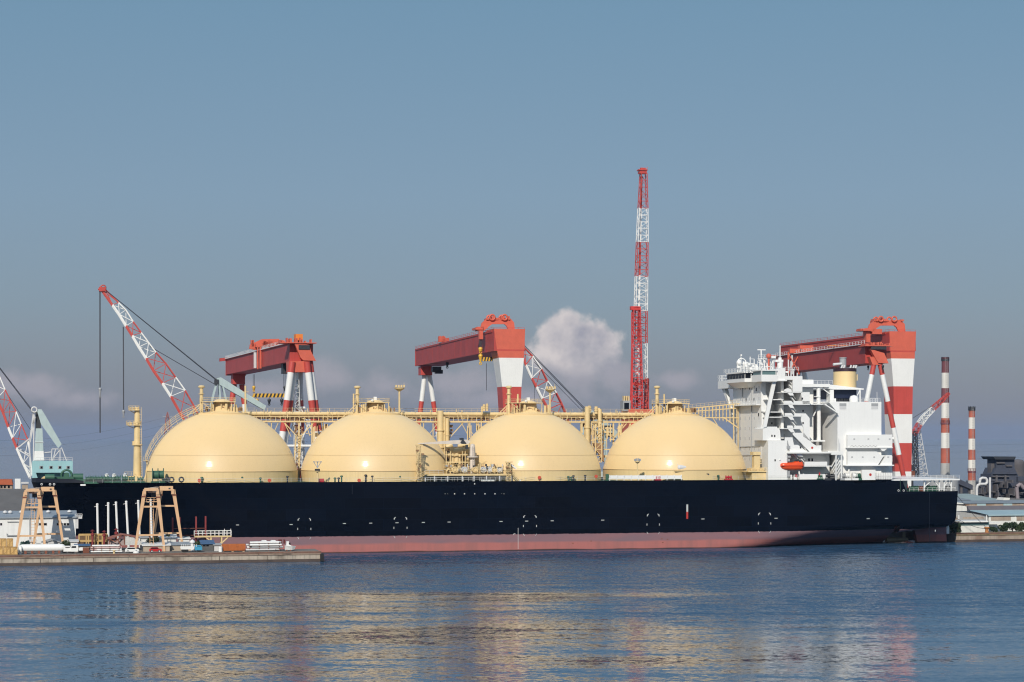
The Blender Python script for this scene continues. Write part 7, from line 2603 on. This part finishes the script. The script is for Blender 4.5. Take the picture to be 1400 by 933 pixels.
def crown_mesh(c, rx, ry, rz, n, s, seed):
    rnd = random.Random(seed)
    k = MB()
    lobes = [(Vector((rnd.gauss(0, .45) * rx, rnd.gauss(0, .45) * ry, rnd.uniform(-.45, .5) * rz)), rnd.uniform(.38, .62)) for _ in range(9)]
    for i in range(n):
        lc, lr = rnd.choice(lobes)
        d = Vector((rnd.gauss(0, 1), rnd.gauss(0, 1), rnd.gauss(0, 1))).normalized() * rnd.uniform(.55, 1.0) ** .6
        p = Vector(c) + lc + Vector((d.x * rx, d.y * ry, d.z * rz)) * lr
        a = Vector((rnd.gauss(0, 1), rnd.gauss(0, 1), rnd.gauss(0, 1))).normalized()
        b = a.orthogonal().normalized(); e = a.cross(b)
        q = s * rnd.uniform(.5, 1.3)
        k.add([p - b * q, p + e * q * .6, p + b * q, p - e * q * .6], [(0, 1, 2, 3)])
    return k


def shrub(px, ytop, ybot, wpx, v, label, m, name='bush', cat='bush', trunk=.35, n=1500, leaf=.16, group=None):
    u = at(px, v); s_ = F / (OY + u * SN + v * CS)
    zt_ = Zp(ytop, px, v); g = GZ
    rx = wpx / 2 / s_; hh = zt_ - g
    t_ = thing(name, label, cat, (u, v, g), group)
    cz = g + hh * (trunk + (1 - trunk) / 2); rz = hh * (1 - trunk) / 2
    k = MB(); k.tube((u, v, g - .1), (u, v, cz), .16, 7, .08)
    rnd = random.Random(int(px))
    for q in range(5): k.tube((u, v, g + hh * trunk * .8), (u + rnd.uniform(-.6, .6) * rx, v + rnd.uniform(-.6, .6) * rx, cz + rnd.uniform(-.2, .6) * rz), .07, 5, .03)
    k.build('trunk', M_bark, t_)
    crown_mesh((u, v, cz), rx, rx, rz, n, leaf, int(px * 7)).build('crown', m, t_)
    return t_


shrub(88.5, 737.5, 747, 13, -22, 'round dark green bush before the warehouse, behind the white tank', M_leaf, trunk=.15)
shrub(33, 739, 747, 12, -22, 'bluish grey-green bush at the foot of the first tan crane', mat('bluish_leaf', (.10, .19, .16), .7, .35, .9), trunk=.1)
shrub(211, 733.5, 745, 22, -20, 'wide bush under the second tan crane', M_leaf2, trunk=.15, n=2200)
shrub(230, 725.5, 738, 9, -13, 'tall narrow bush behind the stepped white hut', M_leaf2, trunk=.2, n=900)
shrub(272, 738.5, 747, 11, -18, 'small bush below the near end of the white boarding platform', M_leaf, trunk=.1, n=900)
# assorted gear strewn along the quay edge: each its own small thing
rnd = random.Random(77)
gear = [(186, -33.5, 'coil of pale rope on the quay edge by the white car', 'rope_coil', 'rope coil'), (156, -34.2, 'small pale bollard on the quay edge before the pipe stack', 'bollard', 'bollard'), (301.5, -32, 'white drum beside the orange container', 'drum', 'drum'), (263, -27.5, 'white ventilation cowl behind the blue-tailed truck', 'ventilation_cowl', 'cowl')]
for px, v, lab, nm, cat in gear:
    u = at(px, v); k = MB()
    if nm == 'rope_coil':
        for q in range(3): k.torus((u, v, GZ + .12 + q * .2), .7 - q * .06, .12, 'z', 16, 6)
        m_ = M_white
    elif nm == 'bollard':
        k.lathe((u, v), [(.35, GZ), (.25, GZ + .15), (.22, GZ + .6), (.4, GZ + .75), (.4, GZ + .9), (.05, GZ + .98)], 12); m_ = M_creamp
    elif nm == 'drum':
        k.lathe((u, v), [(.5, GZ), (.52, GZ + .4), (.5, GZ + .42), (.5, GZ + .9), (.52, GZ + .92), (.5, GZ + 1.4), (.05, GZ + 1.42)], 14); m_ = M_white
    else:
        k.lathe((u, v), [(.4, GZ), (.4, GZ + 2.1), (.75, GZ + 2.3), (.7, GZ + 2.7), (.05, GZ + 3.1)], 12); m_ = M_white
    solo(k, nm, m_, (u, v, GZ), lab, cat)
# ------------------------------------------------------------------ works on the right-hand shore
set_frame(*HARBOUR)
M_wall2 = mat('works_white_wall', (0.70, 0.70, 0.66), .6, .08, .4, streak=.15)
M_tealroof = mat('pale_teal_roof', (0.33, 0.45, 0.48), .55, .1, .3, streak=.12)
M_purp = mat('dark_slate_roof', (0.13, 0.12, 0.14), .7, .15, .3)
M_slate = mat('slate_grey_roof', (0.22, 0.25, 0.27), .65, .15, .3, streak=.15)
M_greenroof = mat('grey_green_roof', (0.28, 0.34, 0.33), .65, .15, .3, streak=.1)
v = 27.0
sh = thing('works_shed', 'long white works shed with a pale teal roof on the shore astern of the ship', 'shed', (at(1350, v), v, GZ))
u0, u1 = 181.0, 330.0
zw, ze2 = Zp(704, 1350, v), Zp(697.5, 1350, v + 14)
k = MB(); k.box(u0, u1, v, v + 30, GZ - .1, zw); k.build('wall', M_wall2, sh)
k = MB(); k.add([(u0 - .5, v - .6, zw - .05), (u1, v - .6, zw - .05), (u1, v + 14, ze2), (u0 - .5, v + 14, ze2)], [(0, 1, 2, 3)]); k.add([(u0 - .5, v - .6, zw - .35), (u1, v - .6, zw - .35), (u1, v - .6, zw - .05), (u0 - .5, v - .6, zw - .05)], [(0, 1, 2, 3)]); k.build('lower_roof', M_tealroof, sh)
k = MB(); zc1 = Zp(692, 1350, v + 14)
k.box(u0 - .3, u1, v + 14, v + 15, ze2 - .3, zc1); k.build('clerestory', M_purp, sh)
k = MB(); k.box(u0 - .3, u1, v + 14.6, v + 30, zc1 - .02, zc1 + .05)
zc2 = Zp(688.5, 1350, v + 16); k.box(u0 - .3, u1, v + 16, v + 17, zc1, zc2); k.build('upper_wall', M_beige, sh)
k = MB(); zc3 = Zp(684.3, 1350, v + 30)
k.add([(u0 - .5, v + 15.6, zc2), (u1, v + 15.6, zc2), (u1, v + 30, zc3), (u0 - .5, v + 30, zc3)], [(0, 1, 2, 3)]); k.build('upper_roof', M_slate, sh)
for a, b in ((1336, 1348), (1372, 1384)):
    k = MB(); k.bpx(a, b, 688.6, 691.6, v + 15.8, v + 16.1); k.build('translucent_panel', M_tealroof, sh)
for a, b in ((1297, 1309), (1317, 1345), (1355, 1382), (1390, 1420)):
    k = MB(); k.bpx(a, b, 706.5 if a != 1317 else 707, 712 if a != 1317 else 709.5, v - .08, v + .05); k.build('wall_panel', M_beige, sh)
for px in (1311, 1349, 1388):
    k = MB(); k.bpx(px - .5, px + .5, 704.5, 730, v - .15, v - .01); k.build('downpipe', M_white, sh)
# lean-to with a teal awning
v = 20.0
t_ = thing('loading_bay', 'white loading bay with a dark teal canopy band in front of the works shed', 'building', (at(1333, v), v, GZ))
k = MB(); k.bpx(1314, 1352, 719, 735, v, v + 6); k.build('wall', M_wall2, t_)
k = MB(); k.bpx(1313, 1352.5, 714.3, 719, v + .4, v + 6); k.build('canopy_band', mat('dark_teal_band', (0.07, 0.13, 0.14), .5, .15, .6), t_)
k = MB(); k.bpx(1312, 1351, 712.5, 714.3, v - .6, v + 6.4); k.bpx(1352, 1369, 714.8, 716, v + 3, v + 6); k.build('roof', M_white, t_)
# more roofs behind
def roof_block(px0, px1, ye, yr, v, d, label, wall, roofm, name='factory_hall'):
    u0, u1 = at(px0, v), at(px1, v); ze_, zr_ = Zp(ye, (px0 + px1) / 2, v), Zp(yr, (px0 + px1) / 2, v + d / 2)
    t_ = thing(name, label, 'factory hall', ((u0 + u1) / 2, v, GZ))
    k = MB(); k.box(u0, u1, v, v + d, GZ - .1, ze_); k.build('wall', wall, t_)
    k = MB(); i_ = (u1 - u0) * .12
    k.add([(u0 - .4, v - .4, ze_), (u1 + .4, v - .4, ze_), (u1 - i_, v + d / 2, zr_), (u0 + i_, v + d / 2, zr_), (u0 - .4, v + d + .4, ze_), (u1 + .4, v + d + .4, ze_)], [(0, 1, 2, 3), (3, 2, 5, 4), (0, 3, 4), (1, 5, 2)])
    k.build('roof', roofm, t_)


roof_block(1296, 1327, 684, 672, 90, 60, 'factory hall with a grey roof close behind the stern', M_wall2, M_slate)
roof_block(1322, 1372, 684.3, 675, 105, 50, 'factory hall with a broad grey-green roof below the smaller chimney', M_wall2, M_greenroof)
v = 100
k = MB(); k.ppx([(1371, 684), (1373, 680.5), (1381, 681), (1380, 684.5)], v, v + 5); k.box(at(1372, v), at(1380, v), v, v + 5, GZ - .1, Zp(684, 1376, v)); solo(k, 'hopper_house', M_wall2, (at(1376, v), v, GZ), 'small pale slanted roof hood right of the grey-green hall', 'building')
# low domed tank
v = 260.0
u = at(1288, v); s_ = F / (OY + u * SN + v * CS)
t_ = thing('storage_tank', 'low grey domed storage tank beyond the stern, behind the taller chimney', 'tank', (u, v, GZ))
r_ = 22 / s_
k = MB(); zt_ = Zp(649, 1288, v); zs = Zp(654, 1288, v); k.lathe((u, v), [(r_, GZ), (r_, zs)], 40); k.build('shell', M_grey, t_)
k = MB(); k.lathe((u, v), [(r_ * 1.01, zs), (r_ * .9, zs + (zt_ - zs) * .4), (r_ * .55, zs + (zt_ - zs) * .8), (.05, zt_)], 40); k.build('dome_roof', mat('tank_roof_grey', (.30, .30, .30), .6, .1, .2), t_)
# chimneys
def chimney(px, bands, v, widths, label, grey_from, collars):
    """bands: [(y top, y bottom, paint)], widths at top and base in pixels"""
    u = at(px, v); s_ = F / (OY + u * SN + v * CS)
    t_ = thing('chimney', label, 'chimney', (u, v, GZ), 'striped factory chimneys')
    ytop, ybot = bands[0][0], bands[-1][1]
    k = MB()
    def rad(y): return (widths[0] + (widths[1] - widths[0]) * (y - ytop) / (ybot - ytop)) / 2 / s_
    mats_ = [M_chr, M_chw, M_chb, M_chg, M_dark]
    for a, b, m in bands:
        k.tube((u, v, Zp(a, px, v)), (u, v, max(GZ, Zp(b, px, v))), rad(a), 28, rad(b), m, caps=False)
    zb_ = Zp(ybot, px, v)
    k.tube((u, v, zb_), (u, v, GZ), rad(ybot), 28, rad(ybot) * 1.08, bands[-1][2], caps=False)
    k.disc((u, v), rad(ytop) * .7, Zp(ytop, px, v) - .5, 24, 4)
    k.build('shaft', mats_, t_)
    for y, g_, m in collars:
        k = MB(); z = Zp(y, px, v); k.lathe((u, v), [(rad(y), z - .6), (rad(y) * g_, z - .5), (rad(y) * g_, z + .4), (rad(y), z + .5)], 28); k.rail([(u + rad(y) * g_ * math.cos(a * .7854), v + rad(y) * g_ * math.sin(a * .7854), z + .4) for a in range(9)], 1.1, 2, .07); k.build('gallery', m, t_)
    k = MB(); k.ladder((u - .3, v - rad(ybot) - .25, GZ), (u - .3, v - rad(ytop) - .25, Zp(ytop, px, v)), .8, 1.2, .05); k.build('ladder', M_grey, t_)
    return t_


M_chr = mat('chimney_red', (0.42, 0.11, 0.07), .8, .3, .12, dirt=((.16, .10, .08), .08, .75))
M_chw = mat('chimney_white', (0.72, 0.70, 0.65), .75, .08, .12, dirt=((.45, .43, .40), .06, .5))
M_chb = mat('chimney_soot_maroon', (0.16, 0.05, 0.06), .8, .3, .15)
M_chg = mat('chimney_concrete', (0.42, 0.41, 0.39), .85, .12, .12)
chimney(1292.3, [(489, 493, 2), (493, 510, 2), (510, 531, 1), (531, 551, 2), (551, 572, 1), (572, 592, 0), (592, 613, 1), (613, 633.5, 0), (633.5, 668, 3)], 420, (9.6, 13.2), 'taller chimney, sooty red and white bands with a dark grimy upper stripe', 633, ((492.5, 1.15, M_dark), (579, 1.12, M_chb)))
chimney(1328.6, [(557, 561, 4), (561, 571, 0), (571, 586.6, 1), (586.6, 600, 0), (600, 615, 1), (615, 629, 0), (629, 643.6, 1), (643.6, 657, 0), (657, 677, 3)], 330, (8.2, 11), 'shorter chimney, clean red and white bands below a dark rim, left of the blast furnace', 657, ((560, 1.18, M_dark), (645, 1.1, M_chb)))
# soot streak on the taller chimney
v = 420; u = at(1289.6, v); k = MB()
# blast furnace
v = 380.0
M_bf = mat('hazed_furnace_steel', (0.050, 0.058, 0.085), .8, .35, .08)  # steel colour tinted blue to paint in the distance haze
M_bf2 = mat('furnace_brown_steel', (0.105, 0.098, 0.105), .85, .3, .1)
t_ = thing('blast_furnace', 'dark blue-grey blast furnace tower with a flat cap roof, right of the chimneys', 'furnace', (at(1372, v), v, GZ))
k = MB(); k.ppx([(1358, 624.5), (1389, 624.5), (1387.5, 628.5), (1361, 628.5)], v - 2, v + 12); k.build('cap_roof', M_dark, t_)
k = MB()
k.bpx(1362, 1387, 628.5, 640, v, v + 10); k.ppx([(1361.5, 640), (1387, 640), (1391, 648.5), (1358, 648.5)], v - 1, v + 11); k.bpx(1355, 1392, 648.5, 661, v, v + 12)
k.build('tower', M_bf, t_)
k = MB(); k.bpx(1363, 1374, 632, 634, v - 1, v); k.bpx(1376, 1384, 636, 638, v - 1, v); k.bpx(1357, 1380, 651, 652.5, v - 1.5, v); k.bpx(1362, 1364, 650, 661, v - 2, v - 1); k.bpx(1374, 1376, 650, 661, v - 2, v - 1); k.bpx(1355, 1361, 634, 650, v + 2, v + 6); k.build('gallery', M_bf2, t_)
k = MB(); k.bpx(1338, 1420, 660, 690, v - 4, v + 20); k.ppx([(1337, 672), (1338, 664), (1357, 660), (1357, 690), (1337, 690)], v - 8, v - 4.01); k.bpx(1392, 1410, 652, 662, v - 2, v + 6); k.build('lower_works', M_bf, t_)
rnd = random.Random(6)
k = MB()
for q in range(60):
    px = rnd.uniform(1338, 1404); y = rnd.uniform(656, 684)
    if q % 3: k.bpx(px, px + rnd.uniform(2, 9), y, y + rnd.uniform(.6, 1.5), v - 9, v - 4)
    else: k.bpx(px, px + rnd.uniform(.7, 1.6), y, y + rnd.uniform(4, 14), v - 10, v - 4)
k.build('pipework', M_bf2, t_)
k = MB(); k.path([(P(1392, 690, v - 10)[0], v - 10, P(1392, 690, v - 10)[1]), (P(1390, 668, v - 10)[0], v - 10, P(1390, 666, v - 10)[1]), (P(1395, 663, v - 10)[0], v - 10, P(1395, 662, v - 10)[1]), (P(1400, 668, v - 10)[0], v - 10, P(1400, 668, v - 10)[1])], 1.0, 10); k.build('gas_main', mat('mauve_grey_steel', (.25, .21, .22), .7, .2, .2), t_)
u = at(1394, v + 12); s_ = F / (OY + u * SN + v * CS); r_ = 9.5 / s_
k = MB(); k.lathe((u, v + 14), [(r_, GZ), (r_, Zp(636, 1394, v)), (r_ * .93, Zp(632, 1394, v)), (r_ * .7, Zp(629.5, 1394, v)), (.05, Zp(628.3, 1394, v))], 28); solo(k, 'hot_stove', M_bf2, (u, v + 14, GZ), 'brown-grey domed steel stove cylinder beside the blast furnace, cut by the picture edge', 'furnace stove')
# conveyor and white gas pipe
v = 300.0
t_ = thing('conveyor', 'dark enclosed conveyor sloping down from the tank to the shorter chimney', 'conveyor', (at(1317, v), v, GZ))
k = MB(); k.ppx([(1300, 652), (1302, 651), (1330, 663.5), (1330, 670), (1300, 657.5)], v, v + 5); k.build('gallery', M_bf, t_)
k = MB()
for px in (1304, 1314, 1325): u = at(px, v + 2); k.bar((u, v + 2, GZ), (u, v + 2, Zp(656 + (px - 1302) * .44, px, v)), 1.0)
k.build('trestle', M_bf2, t_)
v = 310.0
t_ = thing('gas_pipe', 'fat white pipe looping up and over between the shorter chimney and the furnace', 'pipe', (at(1344, v), v, GZ))
k = MB()
pp = [(1335.5, 690), (1335.5, 668), (1336.5, 664), (1340, 662), (1347.5, 662), (1349.5, 660), (1349.5, 656.5), (1347.5, 654), (1343, 653.6), (1340, 655.5), (1339.6, 660)]
pts = [Vector((P(x, y, v)[0], v, max(GZ, P(x, y, v)[1]))) for x, y in pp]
for a, b in zip(pts, pts[1:]): k.tube(a, b, .62, 10); k.ball(b, .62, 8, 5)
k.build('loop', M_lgrey, t_)
k = MB(); u = at(1353.5, v); k.tube((u, v, GZ), (u, v, Zp(653, 1353, v)), .5, 8); k.build('stand_pipe', M_lgrey, t_)
# shoreline trees
GT = 'round green trees along the shore'
for px, yt, w_, v, lab in ((1301.5, 713.5, 10, 17.5, 'round tree half hidden by the ship stern'), (1308, 714.5, 11, 18.5, 'round tree between the ship stern and the loading bay'), (1358.5, 720.5, 10, 17.5, 'small round tree right beside the loading bay'),
                           (1372, 715.5, 14, 18, 'broad round tree next to the small one, before the works shed'), (1384, 713.5, 15, 19, 'tallest broad tree in the row before the works shed'), (1397, 713.5, 14, 18, 'broad tree at the picture edge before the works shed')):
    shrub(px, yt, 732, w_, v, lab, M_leaf if int(px) % 2 else M_leaf2, 'tree', 'tree', .1, 2600, .2, GT)
rnd = random.Random(12)
for i, px in enumerate((1299, 1304.5, 1310)):
    shrub(px, 724.5 - i % 2, 733, 6, 15.8, ('low shrub right behind the rudder', 'low shrub under the round tree by the stern', 'low shrub at the corner of the loading bay')[i], M_leaf2, 'bush', 'bush', .05, 500, .16, 'low shrubs on the shore')
k = MB()
for i in range(500):
    px = rnd.uniform(1355, 1440); v = rnd.uniform(15.2, 18); u = at(px, v); s_ = rnd.uniform(.08, .25)
    a = rnd.uniform(0, 6.28)
    k.add([(u, v, GZ), (u + s_ * math.cos(a), v + s_ * math.sin(a), GZ + .05), (u + s_ * .4, v, GZ + rnd.uniform(.2, .6))], [(0, 1, 2)])
tag(k.build('grass', mat('dry_grass', (0.10, 0.095, 0.035), .9, .3, 1), None, (at(1380, 16), 16, GZ)), kind='stuff')
# bollard with mooring line, white sign post
v = 14.0
ub = at(1350.8, v)
k = MB(); k.lathe((ub, v + .8), [(.8, 2.8), (.55, 3.0), (.5, 3.9), (.85, 4.2), (.8, 4.5), (.05, 4.7)], 14)
solo(k, 'bollard', mat('rusty_orange_iron', (.42, .17, .05), .7, .3, 1), (ub, v + .8, 2.8), 'rusty orange mooring bollard on the shore wall below the loading bay', 'bollard')
def line(label, a, b, sag, r_=.07):
    a, b = Vector(a), Vector(b); pts = []
    for i in range(17):
        t = i / 16; p = a.lerp(b, t); p.z -= sag * 4 * t * (1 - t); pts.append(p)
    k = MB(); k.path(pts, r_, 6); return solo(k, 'mooring_line', M_rope, tuple(b), label, 'rope', 'mooring lines from the stern')
line('thin mooring line running steeply from the ship stern down to the rusty bollard', (US + .9, 8, 15.9), (ub, v + .8, 4.2), .5)
line('thin mooring line running lower from the hull side to the rusty bollard', (US - .4, 6, 8.5), (ub - .2, v + .8, 4.0), .8)
k = MB(); u = at(1297, 14.4); k.box(u - .45, u + .45, 14.9, 15.3, GZ, GZ + 2.0); k.lathe((u, 15.1), [(.4, GZ + 2.0), (.3, GZ + 2.5), (.05, GZ + 2.6)], 8); solo(k, 'white_marker', M_white, (u, 15.1, GZ), 'white marker block on the shore wall beside the rudder', 'marker')

# ------------------------------------------------------------------ far pylons and wires
v = 800.0
def pylon(px, yt, w_, label):
    u = at(px, v); s_ = F / (OY + u * SN + v * CS); zt_ = Zp(yt, px, v)
    t_ = thing('pylon', label, 'pylon', (u, v, 0), 'far lattice pylons')
    k = MB(); k.lattice((u, v, 0), (u, v, zt_ - 4), 9, 2.2, 12, .22, .14); k.lattice((u, v, zt_ - 4), (u, v, zt_), 2.2, .4, 3, .2, .14); k.build('tower', mat('pylon_red', (.30, .10, .09), .6, .1, 1), t_)
    k = MB()
    for dz_, hw in ((-3, 3.2), (-8, 4.6), (-13, 4.0)): k.bar((u - hw, v, zt_ + dz_), (u + hw, v, zt_ + dz_), .4)
    k.build('cross_arm', M_grey, t_)
    return u, zt_


pu1, pz1 = pylon(229, 564, 6, 'far lattice pylon peeping over the shoulder of the forward dome')
pu2, pz2 = pylon(-120, 588, 6, 'far lattice pylon outside the picture beyond the bow')
pu3, pz3 = pylon(1480, 600, 6, 'far lattice pylon outside the picture beyond the blast furnace')
def wires(ua, za, ub_, zb_, label):
    t_ = thing('power_line', label, 'power line', (ua, v, 0), 'power lines between the far pylons')
    for dz_ in (-3, -8, -13):
        k = MB(); pts = []
        for i in range(25): t = i / 24; pts.append((ua + (ub_ - ua) * t, v, za + (zb_ - za) * t + dz_ - 9 * 4 * t * (1 - t)))
        k.path(pts, .045, 5); k.build('wire', M_rope, t_)
wires(pu2, pz2, pu1, pz1, 'thin power line sagging behind the foremast')
wires(pu1, pz1, pu3, pz3, 'thin power line running far behind the cranes and chimneys')
# ------------------------------------------------------------------ a seabird on the water
set_frame((0, 0), 0, 0)
yb = 32.8 * F / (827.5 - HY); xb = (331 - CX) / F * yb
t_ = thing('seabird', 'small dark seabird floating alone on the open water', 'bird', (xb, yb, 0))
k = MB()
rings = [(-.34, .02, .16), (-.26, .07, .14), (-.1, .13, .12), (.08, .14, .12), (.2, .1, .15), (.26, .07, .24), (.28, .06, .32), (.33, .06, .37), (.40, .045, .36), (.44, .015, .34), (.52, .008, .335)]
vs_ = []
for x, r_, z in rings:
    for i in range(10): a = 2 * math.pi * i / 10; vs_.append((xb + x, yb + r_ * math.cos(a), max(-.03, z - .05) + r_ * math.sin(a) * .9))
k.add(vs_, [(i * 10 + j, i * 10 + (j + 1) % 10, (i + 1) * 10 + (j + 1) % 10, (i + 1) * 10 + j) for i in range(len(rings) - 1) for j in range(10)] + [tuple(range(10)), tuple(range((len(rings) - 1) * 10, len(rings) * 10))], 0, True)
k.build('body', mat('dark_feathers', (.02, .018, .016), .7, .2, 6), t_)
set_frame(*HARBOUR)
